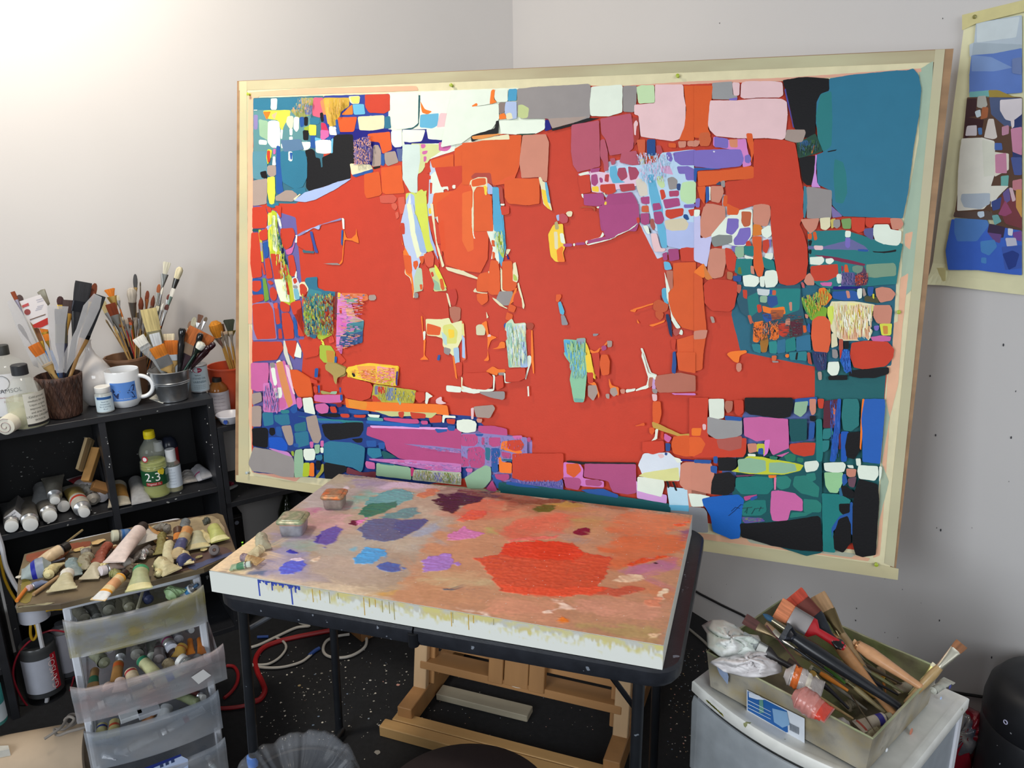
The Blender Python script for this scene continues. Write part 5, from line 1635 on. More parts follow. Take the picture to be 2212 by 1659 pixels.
base = np.zeros((fz_, fx_, 3)); base[:] = rgb('#e2e4dc')
band = np.clip((.38+.25*(a4-.5)+.35*(a2-.5)-HZ)*6, 0, 1)*np.clip((HX-.13)*20, 0, 1)
yel = np.clip((a4-.35)*3, 0, 1)[..., None]; bc = np.array(rgb('#bcbab0'))*(1-yel)+np.array(rgb('#cdbb68'))*yel
base = base*(1-.8*band[..., None])+bc*.8*band[..., None]
fr_ = np.clip((.62+.5*(a2-.5)-HZ)*4, 0, 1)*np.clip((a1-.45)*4, 0, 1)*np.clip((HX-.2)*20, 0, 1)*.55
base = base*(1-fr_[..., None])+np.array(rgb('#d6cc78'))*fr_[..., None]
vs = np.stack([HX*W2, np.full(HX.shape, -.0006), ZT-.001-HZ*(ZT-ZB-.003)], -1).reshape(-1, 3)
mb = MB(); me = bpy.data.meshes.new('stained_edge'); I2 = np.arange(fx_*fz_).reshape(fz_, fx_); fs = np.stack([I2[:-1, :-1], I2[1:, :-1], I2[1:, 1:], I2[:-1, 1:]], -1).reshape(-1, 4)
me.from_pydata(vs.tolist(), [], fs.tolist()); ca = me.color_attributes.new('Col', 'FLOAT_COLOR', 'POINT'); ca.data.foreach_set('color', np.concatenate([base.reshape(-1, 3), np.ones((fx_*fz_, 1))], 1).astype('f').ravel())
me.materials.append(mat(att=True, rough=.6, var=0)); o = bpy.data.objects.new('stained_edge', me); COL.objects.link(o); o.parent = pal
mb = MB(); rnd = random.Random(3)
for x in (.245, .262, .283, .303, .36, .372, .385, .40, .415, .425, .545, .548, .58, .59, .63):
    mb.col = rgb(rnd.choice(['#c8a030', '#b89a38', '#a8a070'])); l = rnd.uniform(.014, .046)
    mb.prism([(x, -.0012), (x+.0014, -.0010), (x+.0014, 0), (x, 0)], ZT-l, ZT-.003)
for x, l in [(.118, .040), (.150, .022), (.195, .047), (.205, .018)]+[(.118+.0022*k, .003+.009*abs(math.sin(k*.9)*math.cos(k*.37))) for k in range(45)]:
    mb.col = rgb('#3a50b0'); mb.prism([(x, -.0012), (x+.003, -.0012), (x+.003, 0), (x, 0)], ZT-l, ZT-.002)
tag(mb.build('paint_drip', mat(att=True, rough=.5, var=.1), pal), 'yellow and blue drips running down the front edge')
def tin(u, v, hw, h, label, body, lid, liquid):
    p = at_z(u, v, ZT+.001); M = Matrix.Translation(p) @ Matrix.Rotation(YT+.25, 4, 'Z'); t = thing('paint_tin', label, 'tin', M, 'square lidded tins on the palette board')
    mb = MB(); mb.loft([[(x, y, zz) for x, y in rr(-a, -a, a, a, a*.35)] for a, zz in ((hw*.82, 0), (hw*.86, .004), (hw*.93, h*.75))]); mb.build('body', mat(body, .4, .3, var=.25, scale=60, bump=.3), t, True)
    mb = MB(); mb.loft([[(x, y, zz) for x, y in rr(-a, -a, a, a, a*.35)] for a, zz in ((hw*1.0, h*.74), (hw*1.08, h*.78), (hw*1.08, h*.88), (hw*.98, h*.95), (hw*.80, h*.96), (hw*.78, h), (hw*.2, h*1.0))]); mb.build('lid', mat(lid, .4, .3, var=.3, scale=80, second=liquid, bump=.4), t, True)
    mb = MB(); mb.loft([[(x, y, zz) for x, y in rr(-a, -a, a, a, a*.35)] for a, zz in ((hw*.98, h*.70), (hw*1.0, h*.735), (hw*.9, h*.74))]); mb.build('rim', mat('#d89888' if 'Green' in label or 'green' in label else '#8a8078', .5), t, True)
    return t
tin(636, 1148, .030, .040, 'small square tin with a paint-crusted green lid on the palette, nearer the left edge', '#9a9ca4', '#8c9c7c', '#b0a890')
tin(724, 1092, .027, .036, 'small square tin with orange stained lid on the palette, nearer the far edge', '#a09890', '#a88868', '#c8703c')
# --- studio easel behind the table
E0 = at_z(903, 1493, .06); E1 = at_z(1337, 1600, .06); EX = (E1-E0); EW = EX.length; EX.normalize(); EY = Vector((-EX.y, EX.x, 0))
EM = Matrix((EX, EY, Z)).transposed().to_4x4(); EM.translation = (E0.x, E0.y, 0)
pine = mat('#caa880', .5, var=.12, scale=18, stretch=(1, 1, .12), bump=.15); beech = mat('#a97c4e', .45, var=.15, scale=16, stretch=(1, 1, .15), bump=.15); beechh = mat('#a97c4e', .45, var=.15, scale=16, stretch=(.12, 1, 1), bump=.15, speck='#d8cfc0', sthr=.74, sscale=60)
easel = thing('easel', 'light wood studio easel with a double-rail H-shaped base behind the table', 'easel', EM)
def part(name, bx, m, M=None, b=.002): mb = MB(); mb.box(*bx, M=M, b=b); return mb.build(name, m, easel)
LT = .17                                         # backward lean
leanM = Matrix(((1, 0, 0, 0), (0, 1, LT, .0), (0, 0, 1, 0), (0, 0, 0, 1)))
for x in (0, EW):
    part('upright', (x-.021, -.002, .06, x+.021, .020, 1.25), pine, leanM)
    part('upright', (x-.019+(.018 if x == 0 else -.018), .022, .07, x+.019+(.018 if x == 0 else -.018), .05, 1.25), beech, leanM)
    part('foot', (x-.022, -.09, .004, x+.024, .50, .066), beech)
part('rail', (.02, .022, .185, EW-.02, .050, .275), beechh, leanM)
part('shelf_rail', (.0, -.004, .128, EW, .062, .152), beechh, leanM)
part('mast', (.225, -.010, .14, .270, .014, 1.62), beech, leanM)
part('mast', (.273, -.006, .14, .347, .030, 1.66), beech, leanM)
part('mast', (.350, -.010, .14, .397, .014, 1.62), beech, leanM)
for a, b in (((.02, .44, .03), (.12, .12, .62)), ((.06, .46, .03), (.17, .14, .62)), ((EW-.02, .48, .03), (EW+.01, .10, .72))):
    mb = MB(); mb.add([(-.018, -.01, 0), (.018, -.01, 0), (.018, .01, 0), (-.018, .01, 0), (-.018, -.01, (Vector(b)-Vector(a)).length), (.018, -.01, (Vector(b)-Vector(a)).length), (.018, .01, (Vector(b)-Vector(a)).length), (-.018, .01, (Vector(b)-Vector(a)).length)],
        [(0, 3, 2, 1), (4, 5, 6, 7), (0, 1, 5, 4), (1, 2, 6, 5), (2, 3, 7, 6), (3, 0, 4, 7)], along(a, b)); mb.build('brace', beech, easel)
part('canvas_ledge', (-.05, -.03, .60, EW+.05, .04, .655), beechh, Matrix.Translation((0, .115-.03, 0)))
def plank(name, label, cat, a, b, wdt, h, m, z=.0, roll=0, group=None):
    a = Vector(a); b = Vector(b); x = (b-a); L_ = x.length; x.normalize(); y = Z.cross(x).normalized(); M = Matrix((x, y, x.cross(y))).transposed().to_4x4(); M.translation = a
    mb = MB(); mb.box(0, 0, z, L_, wdt, z+h, b=.002); o = mb.build(name, m, None, M=M); return tag(o, label, cat, group)
knot = mat('#c39a63', .55, var=.18, scale=14, stretch=(.1, 1, 1), bump=.25, speck='#5a3a20', sthr=.77, sscale=16)
grayp = mat('#a89e88', .6, var=.15, scale=18, stretch=(.15, 1, 1), bump=.2, speck='#6a88c8', sthr=.74, sscale=24)
fa = at_z(820, 1590, 0); fd = EX
for off, lbl in ((0, 'long square pine beam on the floor, nearer the stool'), (.040, 'long square pine beam on the floor, touching the nearer one from behind')):
    a = fa+Vector((-fd.y, fd.x, 0))*off+fd*(.02 if off else 0); a.z = 0
    plank('wooden_beam', lbl, 'beam', a, a+fd*.70, .037, .034, knot, group='pair of pine beams on the floor')
a = at_z(942, 1512, 0); plank('wood_offcut', 'short weathered batten with blue paint spots lying between the easel feet', 'wood offcut', a, a+fd*.30, .05, .022, grayp)
# --- black cube bookcase against the left wall
BM = Matrix((DL, NL, Z)).transposed().to_4x4(); BM.translation = CORNER
def wl(x, y, z): return CORNER+DL*x-NL*y+Z*z       # y = distance out from the wall
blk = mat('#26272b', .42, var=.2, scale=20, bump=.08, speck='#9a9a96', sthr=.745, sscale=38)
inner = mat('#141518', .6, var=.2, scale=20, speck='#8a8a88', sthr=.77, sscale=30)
BD = .30
book = thing('bookcase', 'black laminate cube bookcase crowded with art materials, against the left wall', 'bookcase', BM)
def bpart(name, x0, x1, y0, y1, z0, z1, m=blk, par=book): mb = MB(); mb.box(x0, -y1, z0, x1, -y0, z1, b=.0008); return mb.build(name, m, par)
XL, XR = -2.07, -1.402
bpart('top_panel', XL, XR, 0.004, BD, .845, .865)
bpart('side_panel', XL, XL+.02, .004, BD, 0, .845); bpart('side_panel', XR-.02, XR, .004, BD, 0, .845)
bpart('divider', -1.745, -1.725, .01, BD-.002, .018, .845)
for z in (.535, .25, .0): bpart('shelf', XL+.02, -1.745, .01, BD-.001, z, z+.018); bpart('shelf', -1.725, XR-.02, .01, BD-.001, z, z+.018)
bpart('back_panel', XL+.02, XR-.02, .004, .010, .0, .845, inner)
book3 = thing('bookcase', 'edge of a second black bookcase at the far left of the picture', 'bookcase', BM)
bpart('side_panel', -2.11, -2.09, .03, .40, 0, .52, blk, book3); bpart('shelf', -2.75, -2.11, .03, .40, .16, .18, blk, book3)
bpart('top_panel', -2.75, -2.09, .03, .40, .52, .54, blk, book3)
shelf = thing('open_shelf', 'low open black shelf unit right of the bookcase, partly behind the large painting', 'shelf', BM)
bpart('shelf_board', -1.400, -.62, .004, .30, .742, .76, blk, shelf)
bpart('shelf_board', -1.400, -.62, .004, .30, .468, .486, blk, shelf)
bpart('side_panel', -1.400, -1.383, .10, .30, 0, .742, blk, shelf)
bpart('side_panel', -.640, -.62, .004, .30, 0, .742, blk, shelf)
def scale_at(p): return (Vector(p)-CAM).dot(FW)/F_PX
def hz(u, vt, p):
    n = Vector((CAM.x-p.x, CAM.y-p.y, 0)).normalized(); return at_plane(u, vt, p, n).z-p.z
def stand(u, vb, vt, z0): p = at_z(u, vb, z0); return p, hz(u, vt, p), scale_at(p)
def faceang(p): return math.atan2(CAM.y-p.y, CAM.x-p.x)
glass = mat('#e8eee8', .06, var=0, thin=.16, spec=.8); glassd = mat('#98a078', .06, var=0, thin=.5, spec=.8)
def lathe_part(name, prof, m, parent, n=28, smooth=True, **k): mb = MB(); mb.lathe(prof, n, **k); return mb.build(name, m, parent, smooth)
def label_part(parent, r0, z0, r1, z1, a0, a1, m, name='label', n=14):
    mb = MB(); vs = [];
    for i in range(n+1):
        a = a0+(a1-a0)*i/n; vs += [(r0*math.cos(a), r0*math.sin(a), z0), (r1*math.cos(a), r1*math.sin(a), z1)]
    mb.add(vs, [(2*i, 2*i+2, 2*i+3, 2*i+1) for i in range(n)]); return mb.build(name, m, parent, True)
ZS = .866
p, h, s = stand(141, 897, 806, ZS)
rb, rt_ = 33*s, 45*s
basket_c = p.copy(); basket_h = h
t = thing('pot', 'dark brown bark-textured pot packed with brushes, second from the left of the brush holders', 'pot', p); basket = t
mb = MB(); n = 64; wob = lambda i, z: 1+.018*math.sin(i*1.9+z*160)+.012*math.sin(i*5.3-z*90)
mb.lathe([(rb*.9, 0), (rb, .004)]+[(rb+(rt_-rb)*k/10, .004+(h-.006)*k/10) for k in range(1, 11)]+[(rt_*.93, h), (rt_*.90, h*.9), (rb*.85, .012), (0.001, .012)], n, wob=wob)
mb.build('body', mat('#3a2620', .55, var=.45, scale=120, stretch=(1, 1, .22), bump=1.0, bscale=160, second='#543a2e'), t, True, ang=80)
mb = MB(); rnd = random.Random(2)
for k in range(44):
    a0 = 2*math.pi*k/44; pts = []
    for j in range(15):
        z_ = .006+(h-.012)*j/14; r_ = (rb+(rt_-rb)*(z_/h))*1.012; aa = a0+.055*math.sin(j*1.35+(k % 2)*math.pi)+rnd.uniform(-.012, .012); pts.append((r_*math.cos(aa), r_*math.sin(aa), z_))
    mb.tube(pts, .0009, 4)
mb.build('bark_ridges', mat('#4c3024', .6, var=.3), t)
p, h, s = stand(292, 862, 778, ZS); p = p+NL*.078; planter_c = p.copy(); planter_h = h
t = thing('pot', 'wide fluted brown pot holding the tall crowd of brushes behind the mug', 'pot', p)
R_ = 43*s
mb = MB(); n = 48; fl = lambda i, z: 1+.02*math.cos(i*math.pi*2/4)
mb.lathe([(R_*.78, 0), (R_*.8, .003), (R_*.97, h*.93), (R_*1.03, h*.94), (R_*1.03, h), (R_*.95, h), (R_*.9, h*.8), (R_*.72, .01), (.001, .01)], n, wob=fl); mb.build('body', mat('#7c5a42', .6, var=.15, scale=12, stretch=(1, 1, .3)), t, True, ang=50)
p, h, s = stand(375, 862, 796, ZS); bucket_c = p.copy(); bucket_h = h
t = thing('bucket', 'small galvanised metal bucket full of wide flat brushes on top of the bookcase', 'bucket', p)
zinc = mat('#b4b8bc', .28, .9, var=.12, scale=50)
r0, r1 = 30*s, 43*s
lathe_part('body', [(r0*.95, 0), (r0, .002), (r0, .005), (r0+(r1-r0)*.55, h*.56), (r0+(r1-r0)*.58+.0015, h*.58), (r0+(r1-r0)*.60, h*.60), (r0+(r1-r0)*.66+.0015, h*.64), (r0+(r1-r0)*.66, h*.66), (r1, h*.98), (r1+.002, h), (r1, h+.0015), (r1-.002, h*.985), (r0*.95, .008), (.001, .008)], zinc, t, 40)
a = faceang(p)
mb = MB(); hp = []
for k in range(15): q = math.pi*k/14; hp.append(((r1+.004)*math.cos(a+1.45)*math.cos(q), (r1+.004)*math.sin(a+1.45)*math.cos(q), h*.9))
side = Vector((math.cos(a+1.45), math.sin(a+1.45), 0)); fr = Vector((math.cos(a), math.sin(a), 0))
mb.tube([side*(r1+.003)*math.cos(math.pi*k/16)+Z*h*.88+(fr*-.75+Z*.35)*(r1*.9)*math.sin(math.pi*k/16) for k in range(17)], .0016, 6)
mb.build('handle', zinc, t, True)
for sg in (1, -1):
    mb = MB(); mb.cyl(.006, 0, .003, 12, along(side*sg*(r1-.0005)+Z*h*.88, side*sg*(r1+.01)+Z*h*.88)); mb.build('handle_lug', zinc, t, True)
p, h, s = stand(273, 874, 796, ZS); R_ = 34*s
t = thing('mug', 'white ceramic mug with a blue picture of a fighter jet, holding nothing', 'mug', p)
t['label'] = 'white ceramic mug with a printed blue jet aircraft picture, in front of the planter pot'
cer = mat('#eceef0', .12, var=0, coat=.4)
lathe_part('body', [(R_*.72, 0), (R_*.76, .003), (R_*.9, .012), (R_, h*.22), (R_, h*.97), (R_*.985, h), (R_*.95, h*.985), (R_*.93, h*.2), (R_*.7, .01), (.001, .01)], cer, t, 40)
a = faceang(p); sd = a+1.25
mb = MB(); sv = Vector((math.cos(sd), math.sin(sd), 0))
mb.tube([sv*(R_*.97+R_*.78*math.sin(math.pi*k/16))+Z*(h*.50+h*.30*math.cos(math.pi*k/16)) for k in range(17)], .0065, 12); mb.build('handle', cer, t, True)
label_part(t, R_*1.006, h*.22, R_*1.006, h*.72, a-.85, a+.72, mat('#5a8ad4', .35, var=.05), 'printed_picture')
mb = MB(); mb.col = rgb('#23305c')
def wrap(pts, off=.0006):
    return [((R_*1.006+off)*math.cos(a+x/R_), (R_*1.006+off)*math.sin(a+x/R_), h*.47+z) for x, z in pts]
k_ = R_*.9
for pts in ([(-.78*k_, .05*k_), (-.3*k_, .1*k_), (.2*k_, .05*k_), (.62*k_, .02*k_), (.75*k_, -.04*k_), (.3*k_, -.10*k_), (-.3*k_, -.02*k_), (-.78*k_, -.06*k_)], [(.25*k_, .03*k_), (.55*k_, .42*k_), (.72*k_, .42*k_), (.62*k_, .0)],
            [(.15*k_, -.05*k_), (.5*k_, -.5*k_), (.68*k_, -.5*k_), (.5*k_, -.06*k_)], [(-.78*k_, .3*k_), (-.6*k_, .05*k_), (-.78*k_, -.1*k_)], [(-.75*k_, -.1*k_), (-.35*k_, -.08*k_), (-.45*k_, -.5*k_), (-.6*k_, -.35*k_)]):
    mb.poly(wrap(pts))
mb.col = rgb('#c8b060'); mb.poly(wrap([(-.3*k_, .06*k_), (.65*k_, -.03*k_), (.65*k_, -.01*k_), (-.3*k_, .09*k_)], .0009))
mb.build('printed_aircraft', mat(att=True, rough=.35, var=0), t)
on_cyl('Navy Pilot Illustrated', .0052, R_*1.006, h*.265, a-.1, t, '#c8d8f0')
p, h, s = stand(211, 872, 731, ZS)
t = thing('vase', 'glossy white round-bellied ceramic vase with a thin neck', 'vase', p)
R_ = 40*s
lathe_part('body', [(R_*.42, 0), (R_*.5, .003), (R_*.82, h*.17), (R_*.98, h*.33), (R_, h*.42), (R_*.92, h*.53), (R_*.62, h*.66), (R_*.3, h*.77), (R_*.16, h*.87), (R_*.15, h*.96), (R_*.22, h), (R_*.15, h*.995), (R_*.08, h*.9)], mat('#e8e4e2', .1, var=.02, coat=.6), t, 40)
p, h, s = stand(229, 888, 833, ZS); R_ = 17.5*s; a = faceang(p)
t = thing('bottle', 'small clear bottle with white screw cap and blue label, in front of the vase', 'bottle', p)
lathe_part('body', [(R_*.9, 0), (R_, .002), (R_, h*.70), (R_*.82, h*.78), (R_*.8, h*.80), (.001, h*.8)], mat('#c8ccc8', .15, thin=.7, var=0), t)
lathe_part('cap', [(R_*.88, h*.78), (R_*.90, h*.79), (R_*.90, h*.98), (R_*.84, h), (.001, h)], mat('#e8e6e0', .4, var=0), t)
label_part(t, R_*1.01, h*.06, R_*1.01, h*.66, a-1.3, a+1.3, mat('#cfe0e6', .5, var=0))
label_part(t, R_*1.02, h*.54, R_*1.02, h*.64, a-.9, a+.9, mat('#2c5a98', .5, var=0), 'label_band')
for k in range(4): on_cyl(['Stand Oil', 'Linseed pale', 'for oil painting', '75 ml'][k], .0055, R_*1.01, h*(.43-k*.095), a, t, '#3a5a78')
def bottle(label, u, vb, vt, z0, hw, prof, gm, cap, capc, liq=None, liqc='#d8d8a0', lab=None, cat='bottle', off=(0, 0, 0), group=None, name='bottle'):
    p, h, s = stand(u, vb, vt, z0); p = p+Vector(off); R_ = hw*s; t = thing(name, label, cat, p, group); a = faceang(p)
    lathe_part('body', [(r*R_, z*h) for r, z in prof], gm, t, 32)
    if liq:
        q = [(r*R_*.94, max(z*h, .003)) for r, z in prof if z < liq] ; rl = np.interp(liq, [z for r, z in prof], [r for r, z in prof])*R_*.94
        lathe_part('liquid', [(.001, .003)]+q[1:]+[(rl, liq*h), (.001, liq*h)], mat(liqc, .05, thin=.42, var=0, spec=.6), t, 32)
    if cap: lathe_part('cap', [(.001, cap[1]*h)]+[(cap[0]*R_, cap[1]*h), (cap[0]*R_, cap[2]*h*.99), (cap[0]*R_*.92, cap[2]*h), (.001, cap[2]*h)], mat(capc, .45, var=.05), t, 24)
    return t, p, h, R_, a
t, p, h, R_, a = bottle('clear bottle with black cap, half full of pale oil, nearest front left of the bookcase', 65, 918, 784, ZS, 38, [(.80, 0), (.95, .01), (1, .04), (1, .42), (.93, .55), (.72, .68), (.5, .76), (.37, .80), (.35, .90)], glass, (.42, .84, 1.0), '#2a2c30', .47, '#d2d09a')
label_part(t, R_*1.01, h*.05, R_*1.01, h*.58, a-.1, a+1.35, mat('#d4d2c6', .6, var=.05)); label_part(t, R_*1.02, h*.05, R_*1.02, h*.09, a-.1, a+1.3, mat('#222', .6, var=0), 'label_band')
for k, s_ in enumerate(['Cold pressed', 'medium for oils', 'Liquin original', 'improves flow', 'and dries fast', 'LIQUIN ORIGINAL', 'WINSOR']): on_cyl(s_, .0085 if k != 5 else .009, R_*1.01, h*(.50-k*.062), a+.6, t, '#4a4a44', .0)
t, p, h, R_, a = bottle('large clear solvent jug with black cap and white label, behind the oil bottle', 32, 898, 742, ZS, 44, [(.9, 0), (1, .02), (1, .60), (.95, .68), (.75, .76), (.4, .83), (.30, .86), (.28, .92)], glass, (.30, .87, 1.0), '#30312f', .2, '#c8c8b0', off=(0,0,0))
label_part(t, R_*1.01, h*.08, R_*1.01, h*.66, a-1.4, a+.75, mat('#dcdcde', .6, var=.03))
on_cyl('GAMSOL', .018, R_*1.01, h*.40, a-.05, t, '#3a3a44'); on_cyl('odorless mineral spirits', .007, R_*1.01, h*.33, a, t, '#a06060'); on_cyl('33.8 oz 1 Liter', .007, R_*1.01, h*.27, a, t, '#a06060')
mb = MB(); mb.tube([((R_*1.02)*math.cos(a-.3+.34*math.cos(q)), (R_*1.02)*math.sin(a-.3+.34*math.cos(q)), h*.54+R_*.36*math.sin(q)) for q in [k*.3142 for k in range(21)]], .0009, 5); mb.build('label_ring', mat('#777', .6, var=0), t)
t, p, h, R_, a = bottle('grey marbled jar with cloth stuffed in its neck, far left of the bookcase', 6, 888, 728, ZS, 36, [(.8, 0), (.95, .02), (1, .3), (1, .7), (.85, .85), (.7, .9), (.7, .97)], mat('#8c8e8c', .5, var=.5, scale=40, second='#bcbcb4'), None, '#000', name='jar', cat='jar', off=tuple(-NL*.02-DL*.07))
mb = MB(); mb.lathe([(R_*.55, h*.9), (R_*.9, h*.96), (R_*1.1, h*.93), (R_*.95, h*1.0), (R_*.7, h*1.06), (R_*.3, h*1.08), (.001, h*1.07)], 30, wob=lambda i, z: 1+.12*math.sin(i*1.3+z*60)+.07*math.sin(i*2.9)); mb.build('cloth', mat('#b8b0a0', .8, var=.15), t, True)
p = at_z(10, 936, ZS); mb = MB()
ax = (Vector((p.x, p.y, 0))*-1).normalized(); ax = (Vector((-.18, -1, 0))).normalized()
q0 = at_z(14, 940, ZS)+Z*.026; q1 = q0-ax*.20-DL*.06
mb.lathe([(.019, 0), (.025, .002), (.0262, .02), (.0262, .2), (.02, .205), (.001, .205)], 26, along(q0, q1), wob=lambda i, z: 1+.03*math.sin(i*1.1+z*20))
t = thing('rolled_towel', 'rolled white cloth lying on the left front corner of the bookcase', 'roll'); mb.build('roll', mat('#e0dccc', .8, var=.05), t, True)
mb = MB(); pts = []
M_ = along(q0, q1); pts = [M_ @ Vector(((.004+.0026*k/3)*math.cos(k*.5), (.004+.0026*k/3)*math.sin(k*.5), -.0012)) for k in range(24)]
mb.tube(pts, .0011, 6); mb.build('roll_end_spiral', mat('#a89a98', .8), t, True)
t, p, h, R_, a = bottle('white varnish can with a red oval logo, beside the metal bucket', 438, 848, 789, ZS, 19.5, [(.97, 0), (1, .01), (1, .03), (.97, .04), (.97, .95), (1, .96), (1, .98), (.9, 1), (.01, 1)], mat('#c8ccd0', .3, .8, var=0), (.35, .98, 1.06), '#d8d8d8', name='can', cat='can', off=tuple(NL*.03))
label_part(t, R_*.985, h*.05, R_*.985, h*.94, a-1.7, a+1.7, mat('#c9dbe4', .45, var=0))
mb = MB(); mb.poly([((R_*.99+.0004)*math.cos(a-.1+.5*math.cos(q)), (R_*.99+.0004)*math.sin(a-.1+.5*math.cos(q)), h*.83+R_*.28*math.sin(q)) for q in [k*.449 for k in range(14)]]); mb.build('logo_oval', mat('#b02048', .4, var=0), t)
on_cyl('Gamblin', .0065, R_*.995, h*.81, a-.1, t, '#f0e8e8'); on_cyl('Refined', .006, R_*.99, h*.63, a-.1, t, '#333'); on_cyl('STAND OIL', .0085, R_*.99, h*.50, a, t, '#45606c'); on_cyl('VARNISH', .0105, R_*.99, h*.36, a, t, '#2e5866')
for k in range(3): on_cyl('for use with oil colours', .0040, R_*.99, h*(.26-.06*k), a, t, '#5a6a70')
ZO = .761
t, p, h, R_, a = bottle('amber bottle with black cap and pale grey label on the open shelf', 478, 900, 812, ZO, 21, [(.85, 0), (1, .03), (1, .66), (.85, .78), (.45, .88), (.42, .9)], mat('#a8682c', .12, thin=.75, var=0), (.46, .86, .98), '#23211f', .6, '#c87a20')
label_part(t, R_*1.02, h*.14, R_*1.02, h*.66, a-1.4, a+1.4, mat('#c8c4cc', .6, var=.04))
for k in range(5): on_cyl('galkyd resin medium', .0045, R_*1.02, h*(.58-k*.085), a, t, '#8a8090')
t, p, h, R_, a = bottle('orange-red plastic pot crammed with wooden-handled brushes, half hidden by the painting', 506, 890, 790, ZO, 42, [(.7, 0), (.78, .02), (1, .96), (1.04, .97), (1.04, 1.0), (.96, 1.0), (.7, .05), (.001, .05)], mat('#c04a2c', .35, var=.05), None, '#000', name='pot', cat='pot', off=tuple(NL*.02))
opot_c, opot_h = p.copy(), h
t, p, h, R_, a = bottle('small white dish with a blue flower motif at the shelf edge', 498, 912, 893, ZO, 29, [(.6, 0), (.66, .05), (.95, .8), (1.02, .95), (1.0, 1), (.92, .9), (.6, .1), (.001, .1)], mat('#dcdce4', .3, var=0), None, '#000', name='dish', cat='dish')
mb = MB(); mb.col = rgb('#2a4a9c')
for k in range(5):
    q = a-.5+k*.05+.03*math.sin(k*3); mb.poly([((R_*.9)*math.cos(q+.10*math.cos(b))*(1+.002), (R_*.9)*math.sin(q+.10*math.cos(b)), h*.42+.006*math.sin(b)+.003*math.sin(k*2)) for b in [j*1.047 for j in range(6)]])
mb.build('blue_motif', mat(att=True, rough=.4, var=0), t)
mb = MB(); q = [at_z(u, v, ZS) for u, v in ((322, 862), (340, 850), (372, 853), (352, 872))]; mb.loft([[x for x in q[::-1]], [x+Z*.0012 for x in q[::-1]]]); t = thing('card', 'scrap of pale card with a green mark tucked beside the bucket', 'card'); mb.build('sheet', mat('#c8c8c0', .6), t)
mb = MB(); q = [at_z(u, v, ZS+.0014) for u, v in ((340, 853), (352, 850), (358, 853), (346, 857))]; mb.poly(q); mb.build('green_mark', mat('#7cb048', .5, var=0), t)
